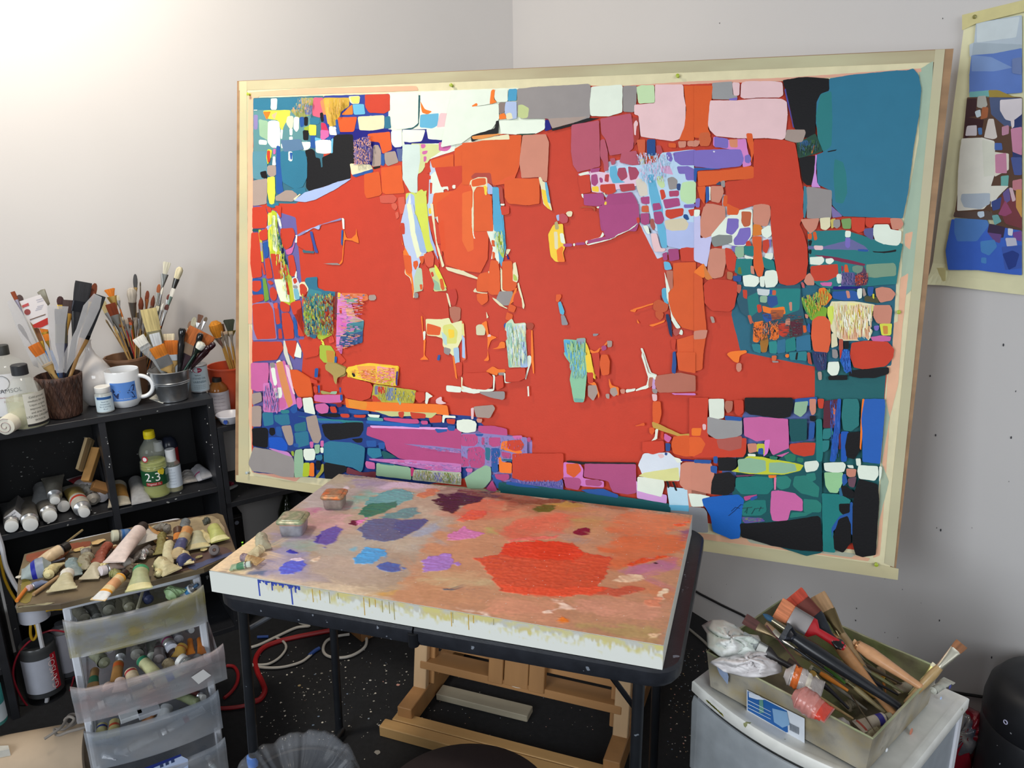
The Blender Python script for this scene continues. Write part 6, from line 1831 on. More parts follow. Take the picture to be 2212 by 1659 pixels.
# --- brushes and tubes
WOODH, TANH, BLKH, ORH, GRNH, BLUH, BURG, CLR, REDH = '#b08850', '#c8a468', '#1c1b1f', '#c8702a', '#1f3a30', '#2f7fd0', '#2e1620', 'clear', '#a02028'
SIL, BRS, COP, DSIL = '#c0c0c0', '#c8a040', '#b06a40', '#6a6a6c'
def cm(c, rough=.4, metal=0):
    return mat('#d0d4d4', .1, var=0, thin=.35) if c == 'clear' else mat(c, rough, metal, var=.12, scale=60)
def brush_parts(t, style, L, w, bl, fl, bcol, fcol, hcol, hr, th=None, loaded=None):
    z1, z2 = L-bl-fl, L-bl; wr = w/2
    flat = style in ('flat', 'fan', 'filbert', 'wide', 'bright'); ty = (th or max(.0022, w*.16))/2 if flat else wr*.9
    # handle
    mb = MB(); n = 14
    hx = hr*1.0
    if style == 'wide':
        hw = min(wr*.45, .011); ring = lambda a, b, z: [(a*math.cos(2*math.pi*i/n), b*math.sin(2*math.pi*i/n), z) for i in range(n)]
        mb.loft([ring(hw*.5, .003, 0), ring(hw*.9, .0045, .008), ring(hw*.8, .005, z1*.45), ring(hw*.75, .005, z1*.75), ring(wr*.88, .0055, z1-.008), ring(wr*.9, .0055, z1+.004)])
    else:
        prof = [(hr*.35, 0), (hr*.55, L*.01), (hr*.62, z1*.2), (hr*.9, z1*.55), (hr*1.05, z1*.8), (hr*.85, z1*.97), (hr*.8, z1+.002)]
        mb.lathe(prof, n)
    h_ = mb.build('handle', cm(hcol, .3), t, True)
    # ferrule
    mb = MB(); n = 18; sq = lambda a, b, z, e=.75: [(a*math.copysign(abs(math.cos(q))**e, math.cos(q)), b*math.copysign(abs(math.sin(q))**e, math.sin(q)), z) for q in [2*math.pi*i/n for i in range(n)]]
    e0 = hr*.82
    if style == 'wide': rings = [sq(wr*.92, .0062, z1-.001, .4), sq(wr*.92, .0062, z2, .4)]
    elif flat: rings = [sq(e0, e0, z1-.004, 1), sq(e0*1.04, e0*1.04, z1+fl*.15, 1), sq(wr*.88, ty*1.05, z2-fl*.12), sq(wr*.92, ty, z2)]
    else: rings = [sq(e0, e0, z1-.004, 1), sq(e0*1.06, e0*1.06, z1+fl*.1, 1), sq((e0+wr)/2, (e0+wr)/2, z1+fl*.6, 1), sq(wr*.85, wr*.85, z2, 1)]
    mb.loft(rings); mb.build('ferrule', mat(fcol, .3, .85, var=.08) if fcol not in ('clear',) else cm('clear'), t, True)
    # bristles
    mb = MB(); n = 22; sq2 = lambda a, b, z, e=.7: [(a*math.copysign(abs(math.cos(q))**e, math.cos(q)), b*math.copysign(abs(math.sin(q))**e, math.sin(q)), z) for q in [2*math.pi*i/n for i in range(n)]]
    if style in ('flat', 'wide', 'bright'):
        rings = [sq2(wr*.88, ty*.9, z2-.001, .5), sq2(wr*.97, ty*1.15, z2+bl*.4, .5), sq2(wr, ty*.85, z2+bl*.85, .5), sq2(wr*.97, ty*.45, L, .5)]
    elif style == 'fan': rings = [sq2(wr*.5, ty, z2, .6), sq2(wr*.75, ty*.8, z2+bl*.5, .6), sq2(wr, ty*.4, z2+bl*.9, .6), sq2(wr*.8, ty*.2, L, .6)]
    elif style == 'filbert': rings = [sq2(wr*.8, ty, z2, .7), sq2(wr, ty*1.2, z2+bl*.35, .8), sq2(wr*.97, ty, z2+bl*.6, .85), sq2(wr*.72, ty*.7, z2+bl*.86, .9), sq2(wr*.3, ty*.3, L, 1)]
    elif style == 'round': rings = [sq2(wr*.8, wr*.8, z2, 1), sq2(wr, wr, z2+bl*.35, 1), sq2(wr*.75, wr*.75, z2+bl*.7, 1), sq2(wr*.12, wr*.12, L, 1)]
    elif style == 'mop': rings = [sq2(wr*.75, wr*.75, z2, 1), sq2(wr, wr, z2+bl*.5, 1), sq2(wr*.95, wr*.95, z2+bl*.8, 1), sq2(wr*.45, wr*.45, L, 1)]
    mb.loft(rings); mb.build('bristles', mat(bcol, .75, var=.3, scale=170, stretch=(1, 1, .06), bump=.5, bscale=500), t, True)
BR = []
def brush(tip, base, style, wpx, blpx, flpx, bcol, fcol, hcol, desc, place, group, hpx=None, side=None, ratio=None, cat='brush'):
    tip = Vector(tip); base = Vector(base); s = scale_at(tip); L = (tip-base).length
    view = (tip-CAM).normalized(); sd = side or view.cross(tip-base)
    M = along(base, tip, sd); t = thing('paintbrush', desc, cat, M)
    # pixel lengths measured along the brush are converted with the brush's own foreshortening
    a, b = to_px(tip), to_px(base); k = L/max(1e-6, math.hypot(a[0]-b[0], a[1]-b[1]))
    brush_parts(t, style, L, wpx*s, min(blpx*k, L*.5), min(flpx*k, L*.45), bcol, fcol, hcol, (hpx or max(2.6, min(wpx*.3, 5)))*s*.5*1.1)
    auto(t, desc, place, 'brush', 'brush', group); return t
def holder(c, h, lst, place, group, R=.03):
    c = Vector(c); n = Vector((CAM.x-c.x, CAM.y-c.y, 0)).normalized(); right = Z.cross(-n) * -1
    right = Vector((-n.y, n.x, 0));
    if right.dot(RT) < 0: right = -right
    for (u, v, ru, dep, style, w_, bl, fl, bc, fc, hc, desc) in lst:
        tip = at_plane(u, v, c-n*dep, n)
        # passes through the mouth of the holder at pixel column ru, foot on the floor of the holder
        mouth = at_plane(ru, to_px(c+Z*h)[1], c-n*dep*.5+Z*h, n); mouth.z = c.z+h
        d = (mouth-tip); k = 1+min(.8, (h-.012)/max(.02, -d.z)); base = tip+d*k
        off = base-c; off.z = 0
        if off.length > R: base -= off*(1-R/off.length)
        if base.z < c.z+.012: base.z = c.z+.012
        brush(tip, base, style, w_, bl, fl, bc, fc, hc, desc, place, group)
RUST, ORB, CREAM, GREYB, DARKB, WHITEB, OCH = '#8a4426', '#d0741c', '#c8b888', '#a8a090', '#3a2a2c', '#d8d8d0', '#b8a060'
G1, G2, G3, G4 = 'brushes in the bark-textured pot', 'brushes in the planter pot', 'brushes in the metal bucket', 'brushes in the orange pot'
holder(basket_c, basket_h, [
 (27, 630, 112, .02, 'flat', 9, 18, 34, '#8a4020', '#b0a8b8', '#b8b8b4', 'slim flat brush with rust bristles and pale sleeve'),
 (40, 637, 118, .03, 'filbert', 12, 14, 40, '#5a4a4a', BRS, TANH, 'filbert brush with dark grey bristles behind the white card'),
 (40, 700, 112, .01, 'filbert', 9, 20, 24, '#4a3a2c', '#5a4a38', WOODH, 'small filbert brush with dirty brown tip and brown stem'),
 (78, 708, 118, .02, 'flat', 9, 30, 20, '#7a5030', BRS, BLUH, 'slim brush with brown bristles and gold ferrule'),
 (90, 697, 126, .015, 'flat', 16, 20, 32, ORB, BRS, BLUH, 'flat brush with orange bristles and bright blue handle'),
 (98, 722, 130, 0, 'flat', 12, 14, 20, ORB, BRS, BLUH, 'small flat brush with orange bristles behind the plastic sleeve'),
 (72, 744, 118, -.02, 'wide', 24, 26, 26, '#c86a1c', 'clear', TANH, 'wide flat brush with orange bristles and clear ferrule'),
 (130, 640, 136, .03, 'filbert', 14, 18, 50, '#3c2222', BRS, BLKH, 'large filbert brush with dark maroon bristles'),
 (147, 648, 142, .02, 'flat', 20, 28, 44, '#40302e', '#c89848', '#23263a', 'flat brush with dark brown bristles and ochre ferrule'),
 (181, 609, 150, .02, 'wide', 33, 42, 22, '#26262a', '#26262a', '#26262a', 'wide black foam-like brush, tallest in its pot'),
 (206, 612, 158, .03, 'filbert', 13, 30, 30, '#7a3c22', BRS, TANH, 'filbert brush with rust bristles leaning far right'),
 (200, 628, 156, .025, 'filbert', 17, 24, 30, '#7c4028', BRS, TANH, 'wide filbert brush with rust bristles leaning right'),
 (132, 668, 132, -.03, 'wide', 25, 30, 40, '#4a5054', '#8a8a74', '#4a5068', 'wide flat brush with slate grey bristles and slate handle'),
 (217, 638, 152, -.01, 'wide', 22, 90, 8, '#222428', '#1a1a1c', '#b88c54', 'big wide brush with long tapering black bristles and tan handle'),
], 'in the dark brown pot', G1, .022)
holder(planter_c, planter_h, [
 (236, 624, 285, .0, 'fan', 22, 16, 34, ORB, '#d8b060', TANH, 'wide fan-like brush with bright orange bristles'),
 (238, 656, 282, -.01, 'flat', 21, 25, 36, '#7a3416', '#a8a8a4', WOODH, 'square flat brush with dark rust bristles'),
 (221, 652, 275, -.01, 'flat', 13, 24, 30, CREAM, SIL, TANH, 'flat brush with pale cream bristles leaning left'),
 (251, 639, 290, .0, 'bright', 11, 10, 16, '#d8d0b8', SIL, ORH, 'small brush with cream bristles and orange handle'),
 (246, 668, 288, -.01, 'flat', 9, 18, 26, '#80341c', SIL, BLKH, 'small flat brush with rust bristles beside the square one'),
 (292, 592, 296, .01, 'filbert', 9, 28, 20, '#4a4a4c', TANH, TANH, 'tall filbert brush with charcoal bristles in a clear sleeve'),
 (303, 608, 306, .02, 'round', 3, 10, 30, '#5a5040', '#8a8070', WOODH, 'very thin liner brush standing upright'),
 (284, 622, 294, .0, 'mop', 20, 30, 46, '#b8b0a4', '#8c8680', BLKH, 'big soft mop brush with pale grey bristles'),
 (305, 642, 302, -.01, 'round', 11, 25, 40, '#70341c', SIL, TANH, 'pointed round brush with rust bristles'),
 (319, 628, 310, .01, 'filbert', 8, 18, 30, '#7a3820', COP, TANH, 'small filbert brush with rust bristles among the pale ones'),
 (316, 636, 308, .02, 'filbert', 5, 14, 26, '#7a3820', SIL, WOODH, 'slim filbert brush with rust bristles'),
 (332, 638, 316, .01, 'round', 9, 24, 30, '#6e3420', SIL, BLKH, 'round brush with dark rust bristles and black handle'),
 (344, 614, 326, .01, 'filbert', 8, 18, 30, '#a05a34', '#a8a8a0', '#7a8240', 'filbert brush with rust bristles and olive handle'),
 (361, 566, 326, .02, 'fan', 16, 26, 32, '#ccc8b4', '#7c7c78', GRNH, 'tall flared brush with off-white bristles'),
 (390, 577, 330, .015, 'mop', 15, 26, 42, '#d8ceac', '#5c5c5a', GRNH, 'tall round brush with thick cream bristles and dark green handle'),
 (352, 620, 322, .0, 'round', 5, 16, 24, '#dcd8cc', SIL, GRNH, 'slim white-tipped brush with green handle'),
 (375, 623, 332, .0, 'flat', 8, 18, 40, '#dedad0', '#7a8a80', BURG, 'flat brush with white bristles far right in the planter'),
 (353, 655, 326, -.01, 'round', 6, 15, 30, '#dedcd4', SIL, BLKH, 'round brush with short white bristles'),
 (341, 661, 322, -.01, 'flat', 7, 10, 24, '#d8d0b0', SIL, WOODH, 'small brush with cream tip beside the hake brush'),
 (362, 658, 330, -.005, 'filbert', 9, 12, 34, '#5c3430', '#c8c8c8', ORH, 'filbert brush with brown bristles and orange handle'),
 (366, 636, 334, .005, 'filbert', 8, 12, 24, '#6a3832', SIL, BURG, 'filbert brush with maroon bristles'),
 (264, 684, 290, -.015, 'round', 5, 8, 20, '#c8b8a0', SIL, REDH, 'thin brush with a red handle'),
 (282, 696, 292, -.02, 'flat', 6, 6, 8, '#c8603a', SIL, '#c8603a', 'thin stick-like brush with an orange-red handle'),
 (258, 700, 284, -.02, 'round', 5, 7, 24, '#70401c', SIL, BLKH, 'thin brush with a glossy black handle'),
 (272, 690, 290, -.01, 'flat', 8, 10, 26, '#b0a090', SIL, TANH, 'flat brush with greyed bristles and tan handle'),
 (292, 686, 298, -.01, 'flat', 9, 8, 30, '#8a8078', '#b0a8a8', TANH, 'flat brush with worn grey bristles'),
 (312, 690, 306, -.015, 'flat', 8, 8, 36, '#a89c88', '#a8a8a8', '#3a4a78', 'flat brush with tan bristles and blue handle'),
 (232, 672, 276, .0, 'round', 5, 8, 36, '#c0b090', SIL, WOODH, 'thin brush leaning left with a wooden handle'),
 (228, 690, 278, .01, 'round', 4, 10, 20, '#8a7450', '#9a8a68', WOODH, 'thin plain wooden-handled brush at the pot edge'),
 (244, 686, 282, .0, 'flat', 7, 8, 26, '#7a6a58', DSIL, BLKH, 'small dark-handled flat brush'),
 (300, 676, 300, .02, 'flat', 9, 12, 30, '#9a9084', SIL, WOODH, 'flat brush with stiff grey bristles'),
], 'in the planter pot', G2, .045)
holder(bucket_c, bucket_h, [
 (320, 667, 352, .02, 'wide', 33, 48, 22, '#bfae78', '#a09878', '#8a8270', 'wide hake brush with coarse straw bristles'),
 (298, 728, 348, -.005, 'wide', 26, 20, 8, '#dcdad0', 'clear', 'clear', 'flat brush with white bristles and clear acrylic handle'),
 (333, 720, 356, .0, 'wide', 22, 26, 6, '#c0c4c6', 'clear', '#6a6a66', 'flat brush with pale grey bristles'),
 (338, 748, 364, -.02, 'wide', 32, 24, 22, '#cc761c', '#b8bcc0', TANH, 'wide flat brush with orange bristles and silver ferrule'),
 (366, 736, 372, .02, 'wide', 34, 30, 12, '#c86c1e', '#a8acb0', TANH, 'very wide orange-bristled brush behind the others'),
 (364, 721, 370, .03, 'wide', 24, 14, 12, '#d8ccae', '#b86a34', TANH, 'wide brush with short cream bristles at the back'),
 (438, 716, 396, .01, 'wide', 58, 36, 22, '#a85c28', '#8a7460', BURG, 'very wide rust brush tilted to the right'),
 (438, 740, 402, -.02, 'mop', 20, 16, 14, '#d8d8cc', '#3a4a40', GRNH, 'round brush with white bristles and dark green ferrule'),
 (412, 694, 392, .03, 'filbert', 9, 16, 10, '#7a6250', '#d8d0a0', TANH, 'filbert brush with brown bristles peeking out behind'),
 (421, 685, 398, .03, 'filbert', 11, 22, 14, '#a8a48e', '#c8c090', TANH, 'filbert brush with olive grey bristles'),
 (434, 680, 402, .03, 'fan', 12, 18, 14, '#6a4838', SIL, TANH, 'small fan brush with brown bristles'),
 (446, 685, 406, .03, 'filbert', 7, 10, 20, '#6a5a48', '#d8d8d8', TANH, 'tiny filbert brush with silver ferrule'),
], 'in the metal bucket', G3, .028)
rnd = random.Random(17); HC = {'plain wooden': '#b89868', 'glossy black': '#1c1b1f', 'dark green': '#28402f', 'navy': '#26304c', 'orange': '#c8702a', 'honey-coloured': '#c49a58', 'grey': '#7c7870', 'deep red': '#8c2428'}
lst_ = []
for k in range(20):
    nm_, c_ = rnd.choice(list(HC.items())); u_ = rnd.uniform(236, 332); w_ = rnd.uniform(5, 9)
    lst_.append((u_, rnd.uniform(656, 716), 292+(u_-292)*.35+rnd.uniform(-8, 8), rnd.uniform(-.03, .03), rnd.choice(['flat', 'round', 'filbert']), w_, rnd.uniform(8, 16), rnd.uniform(18, 34), rnd.choice(['#70402c', '#a89c84', '#c8bc98', '#5c4438', '#8c8478']), rnd.choice([SIL, SIL, DSIL, BRS]), c_, 'slender brush with '+nm_+' handle'))
holder(planter_c, planter_h, lst_, 'in the planter pot', G2, .048)
def stick(cn, h, u, v, ru, hw, col, desc, place, group, dep=0, ring=True):
    c = Vector(cn); n = Vector((CAM.x-c.x, CAM.y-c.y, 0)).normalized()
    tip = at_plane(u, v, c-n*dep, n); m_ = at_plane(ru, to_px(c+Z*h)[1], c+Z*h, n); m_.z = c.z+h; d = m_-tip
    base = tip+d*(1+min(.6, (h-.015)/-d.z)); s = scale_at(tip); L_ = (tip-base).length; M = along(base, tip, RT)
    t = thing('paintbrush', desc, 'brush', M); r = hw*s
    mb = MB(); mb.lathe([(r*.5, .02), (r*.6, L_*.4), (r*.8, L_*.55), (r*1.0, L_*.75), (r*.8, L_*.83), (r*1.05, L_*.9), (r*1.05, L_*.97), (r*.7, L_), (.001, L_)], 16); mb.build('handle', mat(col, .15, var=.05, coat=.5), t, True)
    mb = MB(); mb.lathe([(r*.4, .0), (r*.55, .004), (r*.55, .024)], 14); mb.build('ferrule', mat(SIL, .3, .9, var=0), t, True)
    auto(t, desc, place, 'brush', 'brush', group)
for a_ in [(394, 709, 388, 7.5, '#1a1a1c', 'black-handled brush standing handle up', .0), (434, 720, 412, 6.5, '#1c1a1c', 'glossy black brush handle pointing up and right', -.01), (463, 741, 418, 6, '#30161e', 'burgundy brush handle pointing far right', -.02), (452, 748, 414, 6, '#2c1218', 'burgundy brush handle leaning beside its twin', -.025)]:
    stick(bucket_c, bucket_h, a_[0], a_[1], a_[2], a_[3], a_[4], a_[5], 'in the metal bucket', G3, a_[6])
holder(opot_c, opot_h, [
 (462, 694, 502, .0, 'mop', 28, 34, 24, '#c8801e', '#d8d0c0', '#c09850', 'fluffy mop brush with orange bristles'),
 (478, 700, 506, .01, 'flat', 10, 18, 26, '#5a3c24', '#d8d0c8', '#c09850', 'brush with dark brown bristles behind the mop brush'),
 (494, 690, 512, .0, 'fan', 24, 24, 18, '#3a4034', '#b8a860', '#c09850', 'fan brush with dark green bristles half hidden'),
 (486, 716, 508, -.01, 'flat', 10, 6, 26, '#c0a890', '#d8d0c4', '#b88a48', 'slim brush with copper handle'),
 (498, 716, 514, -.01, 'flat', 9, 6, 24, '#c0b098', '#e0dcd4', '#c09850', 'slim brush with bright silver ferrule'),
 (474, 716, 500, -.015, 'flat', 11, 5, 26, '#b8a080', '#e0d8c8', '#c09850', 'slim brush with wide silver ferrule and tan handle'),
], 'in the orange pot', G4, .03)
def sleeve(c, pts, desc, cat='plastic sleeve', dep=0, th=.004, m=None, name='plastic_sleeve'):
    n = Vector((CAM.x-c.x, CAM.y-c.y, 0)).normalized(); q = [at_plane(u, v, c-n*dep, n) for u, v in pts]
    mb = MB(); k = n*th/2
    mid = sum(q, Vector())/len(q)
    mb.loft([[x+k*.2 for x in q], [mid+(x-mid)*.8+k for x in q]]); mb.loft([[x-k*.2 for x in q][::-1], [mid+(x-mid)*.8-k for x in q][::-1]])
    t = thing(name, desc, cat); mb.build('film' if m is None else 'sheet', m or mat('#d8dcde', .12, var=.05, thin=.2), t, True); return t, n
cl = mat('#d8d8da', .12, var=.05, thin=.2)
sleeve(basket_c, [(15, 652), (28, 645), (55, 685), (70, 728), (84, 795), (72, 790), (40, 720)], 'clear plastic brush sleeve with thin brushes, leaning far left', dep=.0, m=cl)
sleeve(basket_c, [(101, 660), (148, 662), (142, 700), (136, 805), (122, 806), (108, 760)], 'clear plastic sleeve around the slate grey brush', dep=-.04, m=cl)
sleeve(basket_c, [(203, 634), (220, 642), (216, 665), (200, 700), (165, 770), (143, 806), (124, 800), (140, 760), (165, 710), (180, 660)], 'long clear sleeve around the big black brush', dep=-.03, m=cl)
t, n = sleeve(basket_c, [(42, 651), (87, 636), (103, 660), (106, 712), (78, 708), (60, 690)], 'white and red sketchbook card standing in the brown brush pot', 'card', dep=.012, th=.001, m=mat('#e6e0e0', .6, var=0), name='packaging_card')
def oncard(pts, col, nm, dep=.0105):
    mb = MB(); mb.poly([at_plane(u, v, basket_c-n*dep, n) for u, v in pts]); mb.build(nm, mat(col, .5, var=0), t)
oncard([(70, 702), (103, 686), (105, 700), (88, 708), (73, 708)], '#c03028', 'red_band'); oncard([(47, 660), (61, 654), (63, 660), (49, 665)], '#c85858', 'red_mark')
oncard([(54+7*math.cos(k*.628)+5, 674+6.5*math.sin(k*.628)) for k in range(10)], '#9a4a48', 'red_disc')
for i, (u, v) in enumerate([(78, 648), (80, 652), (80, 662), (78, 666), (76, 670)]):
    oncard([(u, v), (u+14, v-4), (u+14.3, v-3), (u+.3, v+1)], '#a8a8b8', 'printed_line')
oncard([(64, 690), (98, 678), (98.5, 680), (64.5, 692)], '#7a6050', 'printed_line')
t, n = sleeve(basket_c, [(80, 632), (88, 626), (97, 624), (108, 656), (103, 662), (90, 645)], 'crumpled silver-grey foil pack behind the white card', 'package', dep=.03, th=.004, m=mat('#8c8878', .35, .3, var=.3), name='foil_pack')
# ---------------- tubes of paint
def tube_parts(t, L, r, bcol, bands, ccol, clen=None, flat=.25, metal=.0, caps=True, crump=.0, seed=0, ringc=None, capr=.62, rough=.42, tailw=1.5):
    rnd = random.Random(seed); n = 22; clen = clen or r*1.1; zs = L-clen-r*.45
    mb = MB(); rings = []; K = 14
    for i in range(K+1):
        f = i/K; z = f*zs; fl = 1-(1-f)**1.6 if f > 0 else 0
        a = r*(tailw+(1-tailw)*min(1, f*1.5)); b = r*max(.05, min(1, flat*.3+fl*1.15))
        ph = rnd.uniform(0, 6)
        rings.append([(a*math.cos(2*math.pi*j/n)*(1+crump*math.sin(3*2*math.pi*j/n+ph)*.25)+crump*r*.3*math.sin(f*5+seed), b*math.sin(2*math.pi*j/n)*(1+crump*rnd.uniform(-.4, .4)), z) for j in range(n)])
        col = bcol
        for z0, z1, cc in bands:
            if z0 <= f < z1: col = cc
        mb.c_ = None
    vs = [p for rg in rings for p in rg]
    k0 = 0
    for i in range(K):
        f = (i+.5)/K; col = bcol
        for z0, z1, cc in bands:
            if z0 <= f < z1: col = cc
        mb.col = rgb(col); mb.add(rings[i]+rings[i+1], [(j, (j+1) % n, n+(j+1) % n, n+j) for j in range(n)])
    mb.col = rgb(bcol); mb.add([(-r*tailw, -.0008, -.002), (r*tailw, -.0008, -.002), (r*tailw, .0008, -.002), (-r*tailw, .0008, -.002), (-r*tailw, -.0011, .006), (r*tailw, -.0011, .006), (r*tailw, .0011, .006), (-r*tailw, .0011, .006)], [(0, 3, 2, 1), (4, 5, 6, 7), (0, 1, 5, 4), (1, 2, 6, 5), (2, 3, 7, 6), (3, 0, 4, 7)])
    mb.build('body', mat(att=True, rough=rough, metal=metal, var=.14, scale=70, bump=.25+crump, bscale=90, second=None), t, True, ang=60)
    lathe_part('shoulder', [(r*.98, zs-.0005), (r*.98, zs+.001), (r*.5, zs+r*.42), (r*.42, zs+r*.55), (.001, zs+r*.56)], mat(ringc or ('#b4b6b8' if caps else bcol), .3 if caps else rough, .8 if caps or ringc else metal, var=.08), t, 20)
    if caps: lathe_part('cap', [(.001, L-clen), (r*capr, L-clen), (r*(capr+.03), L-clen*.4), (r*(capr+.01), L-.0006), (r*(capr-.05), L), (.001, L)], mat(ccol, .4, var=.06), t, 20)
def tube(tail, cap, r, bcol, desc, place, group, bands=(), ccol='#dcdcd8', up=None, name='paint_tube', **k):
    tail = Vector(tail); cap = Vector(cap); M = along(tail, cap, (cap-tail).cross(up or Z)); t = thing(name, desc, 'paint tube', M)
    tube_parts(t, (cap-tail).length, r, bcol, bands, ccol, seed=len(AUTO)*7+3, **k); auto(t, desc, place, 'tube', 'paint tube', group); return t
def tube_px(a, b, z, rpx, bcol, desc, place, group, za=None, zb=None, **k):
    s = scale_at(at_z(*a, z)); r = rpx*s
    A = at_z(*a, z+(za if za is not None else r*.3)); B = at_z(*b, z+(zb if zb is not None else r)); return tube(A, B, r, bcol, desc, place, group, **k)
# --- things on the bookcase's middle shelf
ZM = .554; GT = 'metal paint tubes lying on the middle shelf of the bookcase'
pl = 'on the middle shelf'
tube_px((22, 1085), (25, 1138), ZM, 14, '#8a8c90', 'silver tube pointing outward under the small carton', pl, GT, metal=.6, capr=.85, za=.02)
tube_px((55, 1075), (66, 1134), ZM, 16, '#948e84', 'silver tube with broad white cap beside the small carton', pl, GT, metal=.5, capr=.82, za=.02)
tube_px((92, 1080), (108, 1116), ZM, 16, '#8e887e', 'dull silver tube with broad white cap in mid row', pl, GT, metal=.5, capr=.8, za=.02)
tube_px((126, 1085), (138, 1094), ZM, 14, '#6a6864', 'short stubby silver tube with white cap', pl, GT, metal=.6, capr=.85, za=.015)
tube_px((114, 1030), (119, 1082), ZM+.028, 14, '#a8a498', 'silver tube tapering upward, stacked on the others', pl, GT, metal=.4, capr=.62, za=.045)
tube_px((152, 1050), (183, 1108), ZM+.004, 16, '#c2bcb0', 'large cream and ochre tube with a red logo', pl, GT, bands=((.2, .62, '#b09a58'), (.74, .80, '#c04030')), capr=.6, za=.03, flat=.5, tailw=1.1)
tube_px((178, 1036), (205, 1086), ZM+.002, 13, '#aaa49a', 'crushed grey tube leaning by the wood frame pieces', pl, GT, crump=.4, caps=False, za=.03)
tube_px((95, 1085), (88, 1045), ZM+.024, 17, '#a0a2a4', 'flattened grey tube with its crimped tail to the front', pl, GT, metal=.3, caps=False, flat=.2, za=.008, zb=.02)
tube_px((165, 1030), (222, 1073), ZM, 13, '#c8c0c0', 'white tube with a spiral cap beside the divider', pl, GT, bands=((.1, .3, '#a03038'),), ccol='#dcd8dc', capr=.9, za=.04)
tube_px((258, 1092), (254, 1040), ZM, 18, '#b0a898', 'ochre-labelled tube with a shiny flattened tail', 'right of the divider', GT, bands=((.3, .8, '#98703c'),), caps=False, flat=.3, tailw=1.25)
tube_px((306, 1086), (290, 1032), ZM+.002, 15, '#a4a4a6', 'plain grey tube with its flat tail to the front', 'right of the divider', GT, caps=False, flat=.25, tailw=1.3, zb=.02, rough=.5)
tube_px((410, 1042), (400, 1016), ZM, 13, '#b8b4b0', 'small crumpled silver tube', 'right of the bottles', GT, metal=.3, caps=False, crump=.3)
tube_px((444, 1034), (412, 1012), ZM+.006, 11, '#c4c4cc', 'white tube with a pink band', 'right of the bottles', GT, bands=((.45, .52, '#c05080'),), caps=False, tailw=1.5)
tube_px((452, 1030), (420, 1006), ZM+.012, 10, '#b0b0b4', 'grey flattened tube on top of the pile', 'right of the bottles', GT, caps=False, tailw=1.6)
a = at_z(30, 1118, ZM+.034); M = Matrix.Translation(a) @ Matrix.Rotation(YR-.12, 4, 'Z') @ Matrix.Rotation(math.radians(-33), 4, 'Y')
t = thing('carton', 'small grey carton with white end flap reading TITANIUM WHITE, on the bookcase shelf', 'box', M)
mb = MB(); mb.box(-.019, .0, -.016, .019, .12, .018, b=.0008); mb.build('box', mat('#6c6c6c', .6, var=.08), t)
mb = MB(); mb.box(-.019, -.0012, -.016, .019, 0, .018); mb.build('end_flap', mat('#dcdce0', .6, var=0), t)
RX = Matrix.Rotation(math.pi/2, 4, 'X')
for k, (s_, z_) in enumerate([('TITANIUM', .008), ('WHITE', -.001), ('50 ml', -.010)]): text(s_, .0062, t, Matrix.Translation((-.014+.004*k, -.0016, z_)) @ RX, '#6a6a74')
def block(name, desc, cat, p0, p1, w_, d_, m, roll=0, group=None, side=None):
    M = along(p0, p1, side or RT); L_ = (Vector(p1)-Vector(p0)).length; mb = MB(); mb.box(-w_/2, -d_/2, 0, w_/2, d_/2, L_, b=.001); o = mb.build(name, m, None, M=M); return tag(o, desc, cat, group)
kb = mat('#a87c44', .6, var=.08)
def bkt(u, v, out): return at_plane(u, v, wl(0, out, 0), NL)
block('wood_block', 'flat tan wooden block leaning against the bookcase divider', 'wood block', bkt(186, 1040, .235), bkt(209, 968, .18), .027, .02, kb)
block('stretcher_bar', 'bundle of grooved light wood stretcher strips behind the leaning block', 'wood strips', bkt(171, 1016, .22), bkt(191, 948, .17), .010, .03, mat('#a8906a', .6, var=.2, scale=90, stretch=(1, 1, .05)))
block('stretcher_bar', 'second grooved light wood strip beside the leaning block', 'wood strips', bkt(177, 1016, .20), bkt(197, 948, .15), .010, .03, mat('#9a825c', .6, var=.2, scale=90, stretch=(1, 1, .05)))
block('wood_block', 'small tan wooden block lying at the foot of the divider', 'wood block', bkt(200, 1047, .22), bkt(234, 1057, .22), .03, .028, mat('#94683a', .6, var=.08))
pet = mat('#dfe6d8', .05, var=0, thin=.12, spec=.9)
t, p, h, R_, a = bottle('tall clear cooking oil bottle with yellow cap and a green 1-2-3 label', 341, 1068, 927, ZM, 27, [(.85, 0), (.98, .02), (1, .06), (.96, .085), (1, .11), (.96, .135), (1, .16), (.96, .185), (.97, .22), (.97, .42), (1, .44), (.97, .45), (1, .46), (.97, .475), (1, .49), (.97, .505), (.98, .54), (.85, .57), (.92, .63), (.95, .68), (.80, .76), (.5, .84), (.36, .89), (.36, .9)], pet, None, None, .55, '#c6cc5c')
lathe_part('cap', [(.001, h*.89), (R_*.42, h*.89), (R_*.43, h*.93), (R_*.40, h*.935), (R_*.40, h*.94), (R_*.43, h*.945), (R_*.40, h*.998), (R_*.36, h), (.001, h)], mat('#d8c41c', .35, var=.04), t)
label_part(t, R_*1.0, h*.20, R_*1.0, h*.43, a-1.4, a+1.5, mat('#1c5030', .4, var=.05)); label_part(t, R_*1.015, h*.21, R_*1.015, h*.26, a-.75, a+.45, mat('#a02828', .4, var=0), 'label_band')
on_cyl('2·3', .040, R_*1.015, h*.285, a-.18, t, '#eceee8'); on_cyl('Vegetal 1L', .010, R_*1.02, h*.225, a-.15, t, '#e0c8c8')
label_part(t, R_*1.01, h*.33, R_*1.01, h*.42, a+.85, a+1.45, mat('#8a9a98', .4, var=.1), 'label_patch')
